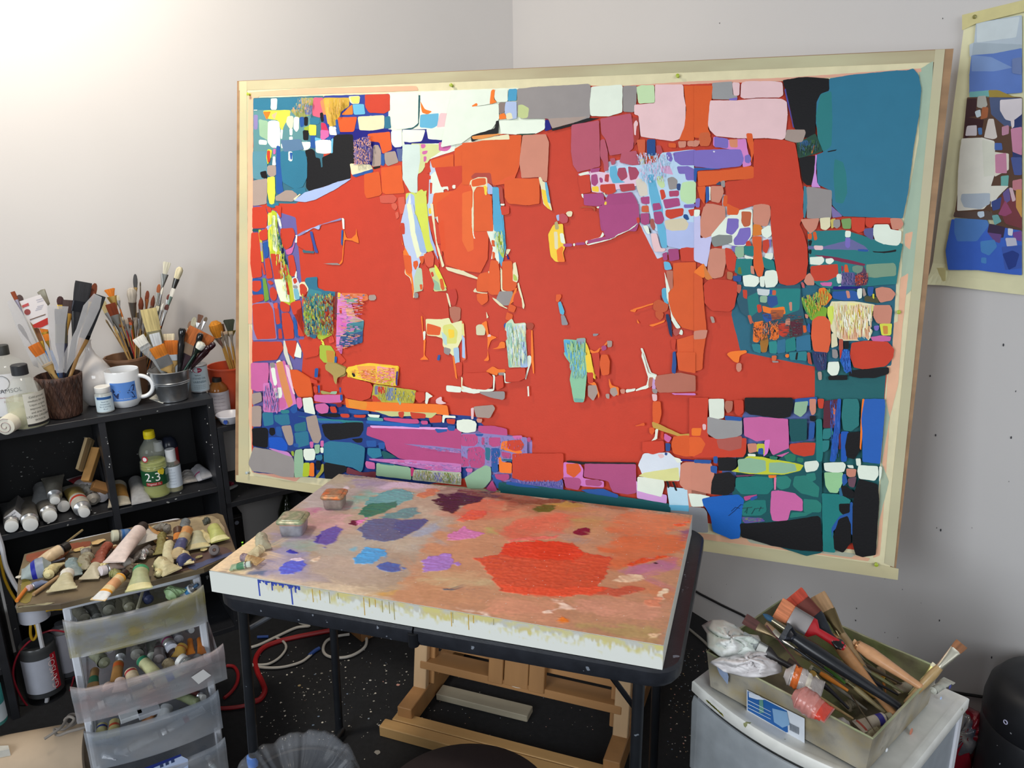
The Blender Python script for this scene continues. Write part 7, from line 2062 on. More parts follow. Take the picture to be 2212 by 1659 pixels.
mb = MB(); mb.poly([((R_*1.02)*math.cos(a+.5+.26*math.cos(q)*(1+.2*math.sin(q*5))), (R_*1.02)*math.sin(a+.5+.26*math.cos(q)), h*.41+R_*.26*math.sin(q)*(1+.2*math.cos(q*5))) for q in [k*.3142 for k in range(20)]]); mb.build('label_flower', mat('#d8c030', .4, var=0), t)
for rr_, c_ in ((.26, '#b02838'), (.17, '#e8dce0')):
    mb = MB(); mb.poly([((R_*(.97 if rr_ > .2 else .98))*math.cos(a-.62+rr_*math.cos(q)), (R_*(.97 if rr_ > .2 else .98))*math.sin(a-.62+rr_*math.cos(q)), h*.62+R_*rr_*math.sin(q)) for q in [k*.4488 for k in range(14)]]); mb.build('red_badge', mat(c_, .4, var=0), t)
t, p, h, R_, a = bottle('slim clear bottle with white flip cap and white label, right of the oil bottle', 379, 1058, 968, ZM, 16.5, [(.95, 0), (1, .02), (1, .62), (.85, .68), (.7, .72), (.6, .73)], pet, (.62, .72, 1.0), '#d8dade', .3, '#c8c090')
label_part(t, R_*1.01, h*.12, R_*1.01, h*.62, a-1.5, a+1.5, mat('#ccd6e2', .5, var=.02))
for k in range(6): on_cyl('skin and hand oil' if k else 'Q A', .0042 if k else .006, R_*1.015, h*(.55-.07*k), a-.3, t, '#8090a0')
bottle('slim clear bottle with pale funnel cap, behind the flip-cap bottle', 357, 1046, 958, ZM, 13, [(.95, 0), (1, .02), (1, .7), (.6, .78)], pet, (.7, .78, 1.0), '#c0c4cc', off=tuple(NL*.035))
t, p, h, R_, a = bottle('dark blue-grey bottle with a red stripe at the back of the bookcase shelf', 381, 1040, 950, ZM, 18, [(.95, 0), (1, .02), (1, .8), (.8, .93), (.4, 1), (.01, 1)], mat('#262a38', .25, var=.1), None, None, off=tuple(NL*.05))
label_part(t, R_*1.01, h*.35, R_*1.01, h*.75, a+.3, a+1.2, mat('#a02428', .5, var=0))
ZK = .487
mb = MB(); A = at_z(484, 1060, ZK+.006); B = at_z(512, 1048, ZK+.006); mb.lathe([(.003, 0), (.008, .004), (.0095, .02), (.0085, .05), (.004, .058)], 16, along(A, A+(B-A).normalized()*.058), sy=.6)
t = thing('eraser', 'small rounded grey rubber on the open shelf by the painting', 'eraser'); mb.build('body', mat('#a0a4a8', .45), t, True)
mb = MB(); A = at_z(488, 1043, ZK+.008); mb.lathe([(.002, 0), (.008, .004), (.008, .03), (.003, .034)], 14, along(A, A+(B-A).normalized()*.03)); t = thing('tape_roll', 'small crimson object beside the grey rubber on the open shelf', 'object'); mb.build('body', mat('#8c2040', .4), t, True)
t, p, h, R_, a = bottle('dark lidded glass jar in the shadow of the lower shelf', 194, 1170, 1120, .272, 26, [(.9, 0), (1, .03), (1, .8), (.8, .95), (.7, 1)], mat('#20262a', .15, var=.1), (.8, .95, 1.4), '#2c3036', off=tuple(NL*.06))
t, p, h, R_, a = bottle('dark green glass jar on the lower shelf behind the tray', 128, 1190, 1155, .272, 30, [(.9, 0), (1, .03), (1, .8), (.8, .95), (.7, 1), (.01, 1)], mat('#1c2420', .12, var=.1), None, None, off=tuple(NL*.05))
mb = MB(); rnd = random.Random(5)
for k in range(70):
    u = rnd.uniform(20, 200); v = rnd.uniform(945, 1080) if u > 60 else rnd.uniform(960, 1060)
    p = at_plane(u, v, wl(0, .0105, 0), NL);
    if not (-2.04 < (p-CORNER).dot(DL) < -1.75 and .56 < p.z < .84): continue
    r = rnd.choice([.0006, .0008, .0012, .002]); mb.col = rgb(rnd.choice(['#9a9a98', '#70706e', '#5a5a5a'])); mb.poly([p+DL*r*math.cos(q)*1.6+Z*r*math.sin(q) for q in [j*1.047 for j in range(6)]])
for u, v in ((443, 905), (448, 915), (458, 960), (459, 966), (462, 980), (474, 1008), (236, 986), (237, 1003), (236, 1009), (229, 945), (233, 958), (446, 955), (455, 940), (452, 880)):
    p = at_plane(u, v, wl(0, BD+.0006, 0), NL); r = rnd.choice([.0012, .002]); mb.col = rgb('#c8c8c4'); mb.poly([p+DL*r*.7*math.cos(q)+Z*r*1.3*math.sin(q) for q in [j*1.047 for j in range(6)]])
for u, v, r in ((78, 1026, .0), (152, 1120, .0022), (105, 1130, .0022), (205, 1108, .002), (380, 1078, .002), (430, 1060, .0014), (390, 1065, .0014), (340, 888, .0014)):
    if r: p = at_plane(u, v, wl(0, BD+.0006, 0), NL); mb.col = rgb('#d0d0cc'); mb.poly([p+DL*r*2*math.cos(q)+Z*r*.7*math.sin(q) for q in [j*1.047 for j in range(6)]])
o = mb.build('paint_speck', mat(att=True, rough=.5, var=0), book); o.matrix_parent_inverse = BM.inverted(); tag(o, 'spatter of pale paint specks')
# --- left drawer cart with tubes
CA = at_z(131, 1303, .62); CYW = math.radians(28.5); CXv = Vector((math.cos(CYW), math.sin(CYW), 0)); CYv = Vector((-CXv.y, CXv.x, 0))
CM = Matrix((CXv, CYv, Z)).transposed().to_4x4(); CM.translation = (CA.x, CA.y, 0); CMI = CM.inverted()
def cw(x, y, z): return CM @ Vector((x, y, z))
whitep = mat('#d4d8e0', .35, var=.06, speck='#7a7a70', sthr=.76, sscale=90)
def milky(second='#b0ac98', f=.45): return mat('#b4b6ba', .3, var=.12, scale=25, thin=f, second=second)
cart = thing('drawer_cart', 'white plastic cart with translucent drawers full of paint tubes, left of the table', 'drawer unit', CM)
CWd, CD = .31, .36
def cpart(name, bx, m, par=cart, b=.003): mb = MB(); mb.box(*bx, b=b); return mb.build(name, m, par, False)
mb = MB(); mb.loft([[(x, y, zz) for x, y in rr(-.002+i, 0+i, CWd+.002-i, CD-i, .02)] for i, zz in ((.003, .597), (0, .60), (0, .613), (.005, .62))]); mb.build('top', whitep, cart, True, ang=50)
for x in (.0, CWd-.018):
    cpart('frame_post', (x, .008, .0, x+.018, .030, .598), whitep); cpart('frame_post', (x, CD-.03, .0, x+.018, CD-.008, .598), whitep)
for z in (.455, .30, .155, .005):
    cpart('frame_rail', (.016, .012, z, CWd-.016, CD-.01, z+.010), whitep)
    for x in (.0, CWd-.018): cpart('frame_rail', (x, .028, z, x+.018, CD-.028, z+.014), whitep)
DRW = []
def drawer(pull, z0, z1, m, sagy=.0, w0=.012, w1=None):
    w1 = w1 or CWd-.012; y0 = -pull; y1 = y0+.34; th = .0022
    d = bpy.data.objects.new('drawer', None)
    # tray body
    mb = MB(); mb.box(w0, y0+.006, z0+.004, w1, y1, z0+.007); mb.box(w0, y0+.006, z0+.004, w0+th, y1, z1-.018); mb.box(w1-th, y0+.006, z0+.004, w1, y1, z1-.018); mb.box(w0, y1-th, z0+.004, w1, y1, z1-.018)
    o = mb.build('drawer', m, cart); DRW.append((y0, y1, z0, z1))
    # front: bowed, with raised ears at both ends and a rolled grip
    mb = MB(); n = 22; top = []; bot = []; vs = []
    for i in range(n+1):
        f = i/n; x = w0-.012+(w1-w0+.024)*f; bow = -.018*(1-(2*f-1)**2); ear = .012*max(0, (abs(2*f-1)-.8)/.2)**1.5
        for k, (dy, z) in enumerate(((0, z0), (-.002, z0+(z1-z0)*.55), (-.010, z1-.028), (-.014, z1-.006), (-.010, z1+ear-.001), (-.004, z1+ear))): vs.append((x, y0+bow+dy, z))
    k = 6; fs = [(i*k+j, (i+1)*k+j, (i+1)*k+j+1, i*k+j+1) for i in range(n) for j in range(k-1)]
    mb.add(vs, fs)
    off = len(vs); mb.add([(x, y+.0024, z) for x, y, z in vs], [f[::-1] for f in fs])
    mb.build('drawer_front', m, o, True, ang=60)
    return o
d1 = drawer(.035, .490, .585, milky('#a8a070')); d2 = drawer(.075, .338, .432, milky('#b8a8a8', .42), 0, .004, CWd+.012); d3 = drawer(.050, .180, .288, milky('#9aa2ac', .45)); d4 = drawer(.055, .022, .145, milky('#8c949e', .45))
for d in (d1, d2, d3, d4): d['label'] = ['top', 'second', 'third', 'bottom'][[d1, d2, d3, d4].index(d)]+' translucent drawer of the cart'
def on_front(pts, dr, col, nm, off=.0):
    y0, y1, z0, z1 = DRW[dr]; mb = MB(); q = []
    for u, v in pts:
        P = CMI @ at_plane(u, v, cw(0, y0-.028-off, 0), CYv); q.append(tuple(P))
    mb.poly(q); return mb.build(nm, mat(col, .6, var=.02), [d1, d2, d3, d4][dr])
on_front([(413, 1463), (439, 1446), (456, 1459), (429, 1478)], 1, '#d4d2d0', 'white_sticker')
on_front([(310, 1660), (390, 1632), (406, 1640), (408, 1690), (312, 1700)], 3, '#b8c8e8', 'blue_sticker'); on_front([(308, 1660), (390, 1629), (392, 1633), (310, 1668)], 3, '#20307c', 'blue_stripe', .0006)
for i in range(3): on_front([(345+12*i, 1652-5*i), (352+12*i, 1649-5*i), (353+12*i, 1656-5*i), (346+12*i, 1659-5*i)], 3, '#304068', 'printed_mark', .0007)
GD = ['tubes in the top drawer', 'tubes in the second drawer', 'tubes in the third drawer', 'tubes in the bottom drawer']; PD = ['in the top cart drawer', 'in the second cart drawer', 'in the third cart drawer', 'in the bottom cart drawer']
def dt(dr, lift, a, b, rpx, col, desc, **k):
    return tube_px(a, b, DRW[dr][2]+.009+lift, rpx, col, desc, PD[dr], GD[dr], **k)
G_ = '#8c8c80'
for a in [
 (0, .03, (150, 1300), (188, 1342), 11, '#908e80', 'grey crumpled tube'), (0, .03, (190, 1300), (212, 1338), 9, '#6a6c68', 'dark grey tube'), (0, .035, (232, 1290), (236, 1325), 12, '#7c7c70', 'worn grey tube'),
 (0, .035, (268, 1280), (282, 1318), 11, '#84826e', 'greyish olive tube'), (0, .03, (300, 1270), (326, 1300), 10, '#3c4468', 'dark blue tube')]: dt(*a, crump=.25, caps=False)
dt(0, .055, (384, 1270), (352, 1302), 15, '#9ab888', 'flattened pale green tube', crump=.35, caps=False, flat=.1, tailw=1.5, za=.03)
A = cw(.235, .02, .535); B = at_plane(428, 1262, cw(.27, -.02, 0), CYv); tube(A, B, .013, '#d4d8dc', 'white and blue tube poking out', PD[0], GD[0], bands=((.82, .95, '#4a90c8'),), ccol='#3a5a7a', capr=.3)
for x, c in ((.03, '#4a4a58'), (.075, '#9ab0a0'), (.115, '#c8a060'), (.15, '#c0bc98'), (.20, '#9cac98')):
    tube(cw(x+.055, -.018, .512), cw(x, -.022, .508), .010, c, 'tube pressed against the milky front', PD[0], GD[0], ccol=c, capr=.7)
dt(0, .06, (313, 1262), (296, 1318), 3, '#b8b49c', 'thin curved off-white tube', caps=False, tailw=1.0, flat=.9)
L2 = [((195, 1370), (238, 1404), 9, '#a0a098', 'silver-capped tube lying back', dict(ccol='#c8c8cc', metal=.5, capr=.85)),
 ((262, 1372), (260, 1428), 10, '#787872', 'ridged grey tube with silver shoulder', dict(metal=.3, ringc='#c8ccd0', ccol='#b8bcc0', capr=.5)),
 ((250, 1472), (258, 1424), 11, '#a87a44', 'ochre brown tube with orange ring', dict(bands=((.75, .9, '#c8602c'),), caps=False, tailw=1.1)),
 ((300, 1368), (296, 1424), 13, '#70706a', 'wide ridged grey tube', dict(caps=False, crump=.3)),
 ((326, 1368), (328, 1424), 9, '#8c9088', 'long pale grey tube', dict(caps=False, crump=.2)),
 ((345, 1360), (372, 1402), 12, '#a4a4a0', 'grey tube with magenta ring and white cap', dict(bands=((.78, .88, '#a03070'),), ccol='#c4c8d4', capr=.95)),
 ((374, 1348), (388, 1388), 10, '#9a9aa0', 'light grey tube with black mark', dict(caps=False, bands=((.5, .62, '#383838'),))),
 ((396, 1346), (414, 1362), 9, '#6a4a58', 'tube with burgundy body and silver cap', dict(ccol='#c8ccd0', capr=.7)),
 ((382, 1418), (402, 1384), 12, '#b08c40', 'ochre yellow tube with red logo', dict(bands=((.7, .8, '#a03028'),), caps=False)),
 ((412, 1412), (410, 1378), 6, '#c8782c', 'thin orange tube', dict(caps=False)), ((436, 1412), (430, 1376), 6, '#b86c2c', 'thin orange tube', dict(caps=False)),
 ((342, 1462), (298, 1418), 13, '#c8c898', 'cream tube with deep green collar', dict(bands=((.86, 1.0, '#2c7c5c'),), caps=False, flat=.6, tailw=1.1)),
 ((292, 1478), (278, 1440), 13, '#d0bc9c', 'cream tube with black and red squares', dict(bands=((.78, .92, '#a83038'),), caps=False, flat=.6, tailw=1.1)),
 ((340, 1388), (344, 1432), 11, '#908888', 'grey tube with burgundy ring', dict(bands=((.4, .48, '#782838'),), caps=False)),
 ((412, 1440), (388, 1424), 14, '#6a7070', 'tube with big white printed cap', dict(ccol='#dcdcd8', capr=.98, clen=.012)),
 ((200, 1488), (206, 1440), 9, '#8c6c44', 'brown and green tube', dict(bands=((.3, .6, '#2c5c44'),), caps=False)),
 ((196, 1402), (232, 1438), 12, '#8c9078', 'crushed olive grey tube', dict(caps=False, crump=.4)),
 ((236, 1486), (222, 1472), 10, '#c8b0a4', 'short pinkish white tube', dict(caps=False)), ((258, 1492), (262, 1458), 12, '#d0bcb4', 'pale pink tube', dict(caps=False, flat=.6, tailw=1.2)),
 ((368, 1440), (350, 1422), 11, '#a89878', 'crumpled tan foil tube', dict(caps=False, crump=.5)), ((360, 1416), (392, 1400), 9, '#3a2c28', 'dark brown tube', dict(caps=False)), ((436, 1440), (420, 1412), 10, '#8a8c90', 'grey tube by the right wall', dict(caps=False))]
for a, b, r, c, d, k in L2: dt(1, .044 if r < 13 else .054, a, b, r, c, d, **k)
tube(cw(.115, -.048, .362), cw(.04, -.058, .358), .012, '#b8b8c0', 'white-capped tube behind the clear front', PD[1], GD[1], ccol='#f0f0f0', capr=.8)
tube(cw(.245, -.055, .388), cw(.15, -.070, .374), .011, '#d0ccb8', 'cream tube with a bright blue ring', PD[1], GD[1], bands=((.42, .62, '#2c50b0'),), ccol='#c8c0a0', capr=.6)
tube(cw(.20, -.050, .362), cw(.10, -.065, .36), .010, '#c0b4a4', 'pale tube with rounded cap', PD[1], GD[1], ccol='#d4d4d8', capr=.9)
L3 = [((218, 1596), (222, 1556), 11, '#9c9870', 'olive cream tube with dark blue ring', dict(bands=((.72, .84, '#1c2c70'),), caps=False)), ((246, 1590), (248, 1548), 11, '#a49a68', 'khaki tube with red and black print', dict(bands=((.6, .75, '#a04028'),), caps=False)),
 ((268, 1590), (292, 1560), 9, '#6c6c60', 'dark grey tube', dict(caps=False, crump=.3)), ((318, 1560), (336, 1530), 9, '#9a6c48', 'tan brown tube', dict(caps=False)), ((352, 1552), (366, 1512), 14, '#a4a8ac', 'wide pale grey tube', dict(caps=False, flat=.4, tailw=1.1)),
 ((388, 1500), (432, 1522), 10, '#8a9470', 'olive green tube', dict(caps=False)), ((398, 1490), (440, 1508), 9, '#5c3430', 'maroon tube with white cap', dict(capr=.8)), ((300, 1574), (330, 1560), 8, '#5a5a4c', 'small dark olive tube', dict(caps=False)), ((378, 1548), (402, 1526), 7, '#4c4c44', 'small dark tube', dict(caps=False))]
for a, b, r, c, d, k in L3: dt(2, .055, a, b, r, c, d, **k)
for u0, v0, u1, v1, c in ((283, 1548, 262, 1560, '#c4c8cc'), (322, 1540, 300, 1552, '#b4b8c0')):
    A = at_z(u0, v0, .255); M = Matrix.Translation(A) @ Matrix.Rotation(CYW+.1, 4, 'Z'); mb = MB(); mb.box(-.026, -.018, 0, .026, .018, .012, b=.001)
    o = mb.build('carton', mat(c, .6), None, M=M); auto(o, 'small white paint carton', PD[2], 'box', 'box', 'cartons in the third drawer')
tube(cw(.155, -.050, .222), cw(.075, -.055, .208), .010, '#c4ccd0', 'white tube with small grey shoulder', PD[2], GD[2], ccol='#c8ccd4', capr=.7)
tube(cw(.27, -.042, .248), cw(.165, -.062, .232), .010, '#c0c4c8', 'white tube with red mark', PD[2], GD[2], bands=((.45, .55, '#a04848'),), ccol='#e0e4e8', capr=.85)
for x in (.02, .048):
    tube(cw(x+.035, -.05, .20), cw(x, -.05, .222), .009, '#c8ccd4', 'flat white tube end', PD[2], GD[2], caps=False)
tube(cw(.285, -.045, .04), cw(.262, -.058, .115), .013, '#bcc4c8', 'tall white tube standing by the corner', PD[3], GD[3], ccol='#dce0e4', capr=.5)
tube(cw(.27, -.05, .055), cw(.19, -.058, .070), .012, '#b8c0c4', 'pale grey tube lying', PD[3], GD[3], ccol='#d4d8dc'); tube(cw(.15, -.04, .05), cw(.05, -.05, .05), .012, '#9aa0a4', 'grey tube lying', PD[3], GD[3])
# --- wooden tray board on the cart
ZTR = .637
trp = [(38, 1318), (40, 1240), (52, 1197), (150, 1170), (300, 1135), (470, 1108), (482, 1112), (492, 1140), (511, 1192), (440, 1226), (300, 1262), (130, 1304)]
mb = MB(); q = [at_z(u, v, ZTR) for u, v in trp]; q[0] = at_z(34, 1312, ZTR); mb.loft([[p-Z*.0145 for p in q], [p-Z*.002 for p in q], [p+(sum(q, Vector())/len(q)-p)*.006 for p in q]])
tray = thing('wooden_board', 'thin brown board used as a tray on the cart, heaped with squeezed paint tubes', 'board')
mb.build('plywood', mat('#564438', .55, var=.35, scale=8, second='#6e6048', bump=.2, bscale=60, speck='#c8c0b0', sthr=.76, sscale=40), tray)
mb = MB(); rnd = random.Random(9)
def daub(pts, c, dz=.0006): mb.col = rgb(c); mb.poly([at_z(u, v, ZTR+dz) for u, v in rounded(pts, 12, 1.2)])
daub([(54, 1200), (150, 1174), (200, 1168), (190, 1185), (150, 1190), (100, 1205), (60, 1215)], '#8c4c34'); daub([(300, 1140), (460, 1112), (480, 1130), (490, 1155), (420, 1170), (330, 1150)], '#a89878')
daub([(40, 1300), (50, 1240), (80, 1270), (60, 1305)], '#8a7c38'); daub([(380, 1210), (480, 1180), (505, 1190), (440, 1222), (350, 1245)], '#5a4440', .0008); daub([(400, 1225), (500, 1192), (508, 1195), (420, 1232)], '#4a5070', .001)
daub([(36, 1310), (120, 1300), (110, 1305), (45, 1312)], '#9a9474', .0008); mb.build('paint_crust', mat(att=True, rough=.5, var=.2), tray)
GT2, PT = 'squeezed-out tubes and scraps on the wooden tray', 'on the wooden tray'
def tt(a, b, r, c, d, lift=0, **k): return tube_px(a, b, ZTR+.0015+lift, r, c, d, PT, GT2, **k)
tt((48, 1240), (140, 1216), 25, '#93a0a0', 'wide flattened grey-blue tube with an ultramarine stripe', .004, bands=((.46, .66, '#1c2494'), (.66, 1, '#8a94a4')), caps=False, flat=.12, tailw=1.0, zb=.008, za=.004)
tt((78, 1218), (148, 1178), 13, '#d0b894', 'cream tube with a black logo face', .012, ccol='#1c1814', capr=.8, tailw=1.3, flat=.4)
tt((134, 1274), (150, 1226), 14, '#b8b08c', 'fan-shaped cream tube with crumpled white neck', .002, caps=False, flat=.12, tailw=2.1, crump=.25, bands=((.72, 1, '#d8d4c8'),))
tt((96, 1256), (60, 1271), 7, '#7c8cb0', 'small blue tube with pale pink cap', .002, ccol='#c8b0b0', capr=.9)
tt((192, 1250), (216, 1212), 13, '#b4aa90', 'off-white tube showing its folded tail', .002, caps=False, flat=.15, tailw=1.6)
tt((156, 1244), (158, 1204), 13, '#7c8c8c', 'slate grey crushed tube', .006, caps=False, crump=.4); tt((168, 1228), (206, 1190), 14, '#8c846c', 'muddy grey-brown crushed tube', .010, caps=False, crump=.5, flat=.3)
tt((206, 1216), (240, 1170), 10, '#8a4430', 'rust-red crumpled tube', .012, caps=False, crump=.4, flat=.5)
tt((292, 1152), (242, 1158), 12, '#5878a0', 'blue jar-like tube with large cream cap', .004, ccol='#c8c8b0', capr=1.0, clen=.014, bands=((.3, .5, '#2c62a0'), (.8, .9, '#2c62a0')), flat=.9, tailw=1.0)
tt((246, 1214), (310, 1136), 16, '#dcccc4', 'big white tube with spread tail and black cap', .022, ccol='#2a201c', capr=.75, tailw=1.45, flat=.3, za=.01)
tt((324, 1168), (300, 1140), 14, '#d0ccc0', 'flat white tube with long straight tail', .010, caps=False, tailw=1.9, flat=.15, crump=.2)
tt((276, 1214), (338, 1178), 10, '#4c4642', 'dark paint-blackened tube', .004, caps=False, crump=.3); tt((262, 1222), (300, 1206), 11, '#8a8680', 'dull grey tube under the green one', .001, caps=False)
tt((262, 1222), (216, 1234), 11, '#b8a498', 'clear pinkish tube with white cap', .003, ccol='#dcd4d8', capr=.95, flat=.7, tailw=1.2)
tt((212, 1296), (272, 1236), 12, '#dcc090', 'long tube with orange bands and white tail hanging over the edge', .014, bands=((0, .30, '#e0e0dc'), (.30, .38, '#e09828'), (.38, .52, '#dcc490'), (.52, .82, '#d8a070'), (.92, 1, '#e0a038')), ccol='#2a1c14', capr=.8, tailw=1.5, flat=.3, za=.0, zb=.012)
tt((300, 1274), (306, 1218), 17, '#a4aa80', 'pale olive transparent tube with emerald green neck', .003, caps=False, flat=.3, tailw=1.6, bands=((0, .22, '#d0c890'), (.86, 1, '#3c9868')), ringc='#2f9464')
tt((372, 1236), (332, 1206), 16, '#c4ba90', 'cream wrinkled tube bent like a glove, lower part', .004, caps=False, crump=.35, flat=.35, tailw=1.4); tt((362, 1222), (366, 1168), 11, '#c8c09a', 'cream wrinkled tube bent like a glove, upper part', .010, caps=False, crump=.3, flat=.8, tailw=1.1)
tt((386, 1172), (384, 1130), 10, '#4a3020', 'dark brown tube with orange stripe', .006, caps=False, bands=((.2, .6, '#c87830'),), tailw=1.1, zb=.035); tt((380, 1206), (408, 1134), 12, '#b09c74', 'tan and navy long tube', .014, caps=False, bands=((.3, .55, '#44486c'), (.8, 1, '#c08850')), crump=.25, flat=.5, tailw=1.1, zb=.03)
tt((404, 1216), (380, 1196), 15, '#3c4068', 'navy blue tube end with a pale edge', .004, caps=False, flat=.3, tailw=1.3)
tt((428, 1184), (424, 1146), 14, '#b4b494', 'pale olive tube with cream flat tail', .003, caps=False, tailw=1.8, flat=.3, bands=((0, .2, '#ccc08c'),)); tt((476, 1168), (456, 1132), 14, '#b0b468', 'yellow-green tube with pale yellow tail', .004, caps=False, tailw=1.4, flat=.5, bands=((0, .25, '#dcd89c'),))
tt((345, 1196), (352, 1150), 9, '#7c7440', 'olive crumpled tube', .008, caps=False, crump=.5); tt((300, 1206), (326, 1184), 9, '#a8a8a8', 'shiny crumpled foil tube', .006, metal=.8, caps=False, crump=.5); tt((396, 1160), (402, 1120), 10, '#6c7274', 'grey-blue tube at the back', .004, caps=False, crump=.3)
tt((350, 1168), (300, 1132), 10, '#b88c54', 'flattened ochre tube under the white ones', .0, caps=False, flat=.15, tailw=1.4)
tt((440, 1128), (462, 1118), 8, '#4c5048', 'dark crumpled tube by the far corner', .0, caps=False, crump=.4)
rnd = random.Random(41); TC = {'cream': '#cdbf92', 'dirty grey': '#85827a', 'olive': '#8c8c58', 'pale straw': '#d8cc98', 'rusty': '#8c5838', 'smoky brown': '#5c5040'}
for u_, v_ in ((112, 1232), (180, 1222), (226, 1226), (262, 1186), (330, 1190), (352, 1140), (408, 1168), (342, 1232), (250, 1240), (398, 1204), (440, 1160), (188, 1196), (284, 1232), (130, 1196)):
    nm_, c_ = rnd.choice(list(TC.items())); a_ = rnd.uniform(0, 6.28); l_ = rnd.uniform(16, 24)
    tt((u_-l_*math.cos(a_), v_-l_*.7*math.sin(a_)), (u_+l_*math.cos(a_), v_+l_*.7*math.sin(a_)), rnd.uniform(7, 11), c_, 'crumpled '+nm_+' tube end', rnd.uniform(.0, .006), caps=False, crump=.5, flat=rnd.uniform(.15, .5), tailw=rnd.uniform(1.1, 1.8), bands=((0, .2, '#d8cfa4'),))
mb = MB(); c_ = at_z(463, 1188, ZTR+.012); Mr = along(c_, c_+(CAM-c_).normalized()*.02); mb.lathe([(.0035, .0), (.012, .0), (.0135, .004), (.0135, .018), (.011, .02), (.0045, .02), (.0040, .001)], 22, Mr, cap=False); t = thing('tape_roll', 'small dark grey ring-shaped nozzle at the right side of the wooden tray', 'nozzle'); mb.build('ring', mat('#6a6260', .5, var=.2), t, True)
for desc, a, b, r, c in (('round tan wooden stick', (72, 1284), (126, 1246), 4.2, '#a88860'), ('orange painted stick', (36, 1298), (58, 1270), 4, '#d07828'), ('thin grey-tan stick pointing off the back edge', (140, 1174), (178, 1145), 2.4, '#8a7a54'), ('thin orange-tipped dark stick across the grey tubes', (92, 1222), (140, 1206), 2.2, '#6c7080')):
    A = at_z(*a, ZTR+.006); B = at_z(*b, ZTR+.008); mb = MB(); mb.tube([A, B], r*scale_at(A), 10); t = thing('stick', desc+' on the wooden tray', 'stick'); mb.build('shaft', mat(c, .5), t, True)
rnd = random.Random(12)
for u, v, w_, h_, c in ((212, 1170, 36, 9, '#d8b880'), (172, 1186, 30, 8, '#d4b878'), (336, 1152, 22, 10, '#c89c58'), (430, 1202, 20, 6, '#a8a070'), (340, 1240, 18, 6, '#b8b088'), (40, 1246, 14, 5, '#d8d4c8'), (440, 1186, 18, 7, '#d4c890')):
    q = [at_z(u+w_*.5*math.cos(a)*rnd.uniform(.7, 1.2), v+h_*.5*math.sin(a)*rnd.uniform(.7, 1.2)-w_*.12*math.cos(a), ZTR+.003+.006*rnd.random()) for a in [k*.785 for k in range(8)]]
    mb = MB(); mb.loft([[p-Z*.0008 for p in q], q]); t = thing('paper_scrap', 'crumpled scrap of cream paper', 'scrap'); mb.build('sheet', mat(c, .7, var=.15), t); auto(t, 'crumpled scrap of cream paper', PT, 'scrap', 'scrap', 'paper scraps on the tray')
ZP = ZT+.0018
tube_px((500, 1226), (542, 1218), ZP, 8, '#9ab090', 'small green-labelled tube with pale cap', 'on the palette corner', 'tubes on the palette', bands=((.4, .95, '#4a8060'),), ccol='#c0ccc0', capr=.85)
tube_px((562, 1214), (512, 1200), ZP+.006, 9, '#b89868', 'crumpled ochre tube with mauve neck', 'on the palette corner', 'tubes on the palette', caps=False, crump=.5, flat=.2, tailw=1.6, bands=((.7, 1, '#8c7880'),))
tube_px((570, 1186), (562, 1150), ZP, 13, '#a8a48c', 'grey-cream flattened tube', 'on the palette corner', 'tubes on the palette', caps=False, crump=.35, flat=.3, tailw=1.2)
tube_px((545, 1200), (575, 1176), ZP+.004, 10, '#cdbf98', 'cream folded tube', 'on the palette corner', 'tubes on the palette', caps=False, crump=.4, flat=.2)
# --- right drawer unit with the crusted bin of brushes
RA = at_z(1495, 1470, .60); RYW = math.atan2(-.235, .215); RXv = Vector((math.cos(RYW), math.sin(RYW), 0)); RYv = Vector((-RXv.y, RXv.x, 0))
RM = Matrix((RXv, RYv, Z)).transposed().to_4x4(); RM.translation = (RA.x, RA.y, 0); RMI = RM.inverted()
rcart = thing('drawer_cart', 'white plastic drawer unit with curved top carrying the paint-crusted bin, right foreground', 'drawer unit', RM)
RW_, RD_ = .40, .34
n = 18
prof = [(RW_*i/n, -.035*(1-(2*i/n-1)**2)) for i in range(n+1)]
outer = prof+[(RW_, RD_), (0, RD_)]
def inset(pts, k): cx, cy = RW_/2, RD_/2-.01; return [(cx+(x-cx)*(1-k), cy+(y-cy)*(1-k)) for x, y in pts]
wp2 = mat('#dcdcd6', .4, var=.08, scale=30, speck='#8a8c60', sthr=.72, sscale=45)
mb = MB(); mb.loft([[(x, y, .574) for x, y in inset(outer, .01)], [(x, y, .577) for x, y in outer], [(x, y, .597) for x, y in outer], [(x, y, .600) for x, y in inset(outer, .012)], [(x, y, .600) for x, y in inset(outer, .06)], [(x, y, .596) for x, y in inset(outer, .09)]]); mb.build('top', wp2, rcart, True, ang=40)
for x in (.004, RW_-.024):
    for y in (.015, RD_-.03): mb = MB(); mb.box(x, y, 0, x+.02, y+.024, .575, b=.003); mb.build('frame_post', mat('#dfe2ea', .35, var=.03), rcart)
for z in (.38, .19, .005): mb = MB(); mb.box(.02, .02, z, RW_-.02, RD_-.01, z+.012); mb.build('frame_rail', mat('#dfe2ea', .35, var=.03), rcart)
mb = MB(); mb.box(RW_-.012, .035, .02, RW_-.008, RD_-.03, .57); mb.build('side_panel', mat('#a8b0b8', .35, var=.08, thin=.7), rcart)
mk = mat('#a8aeb2', .3, var=.1, thin=.6)
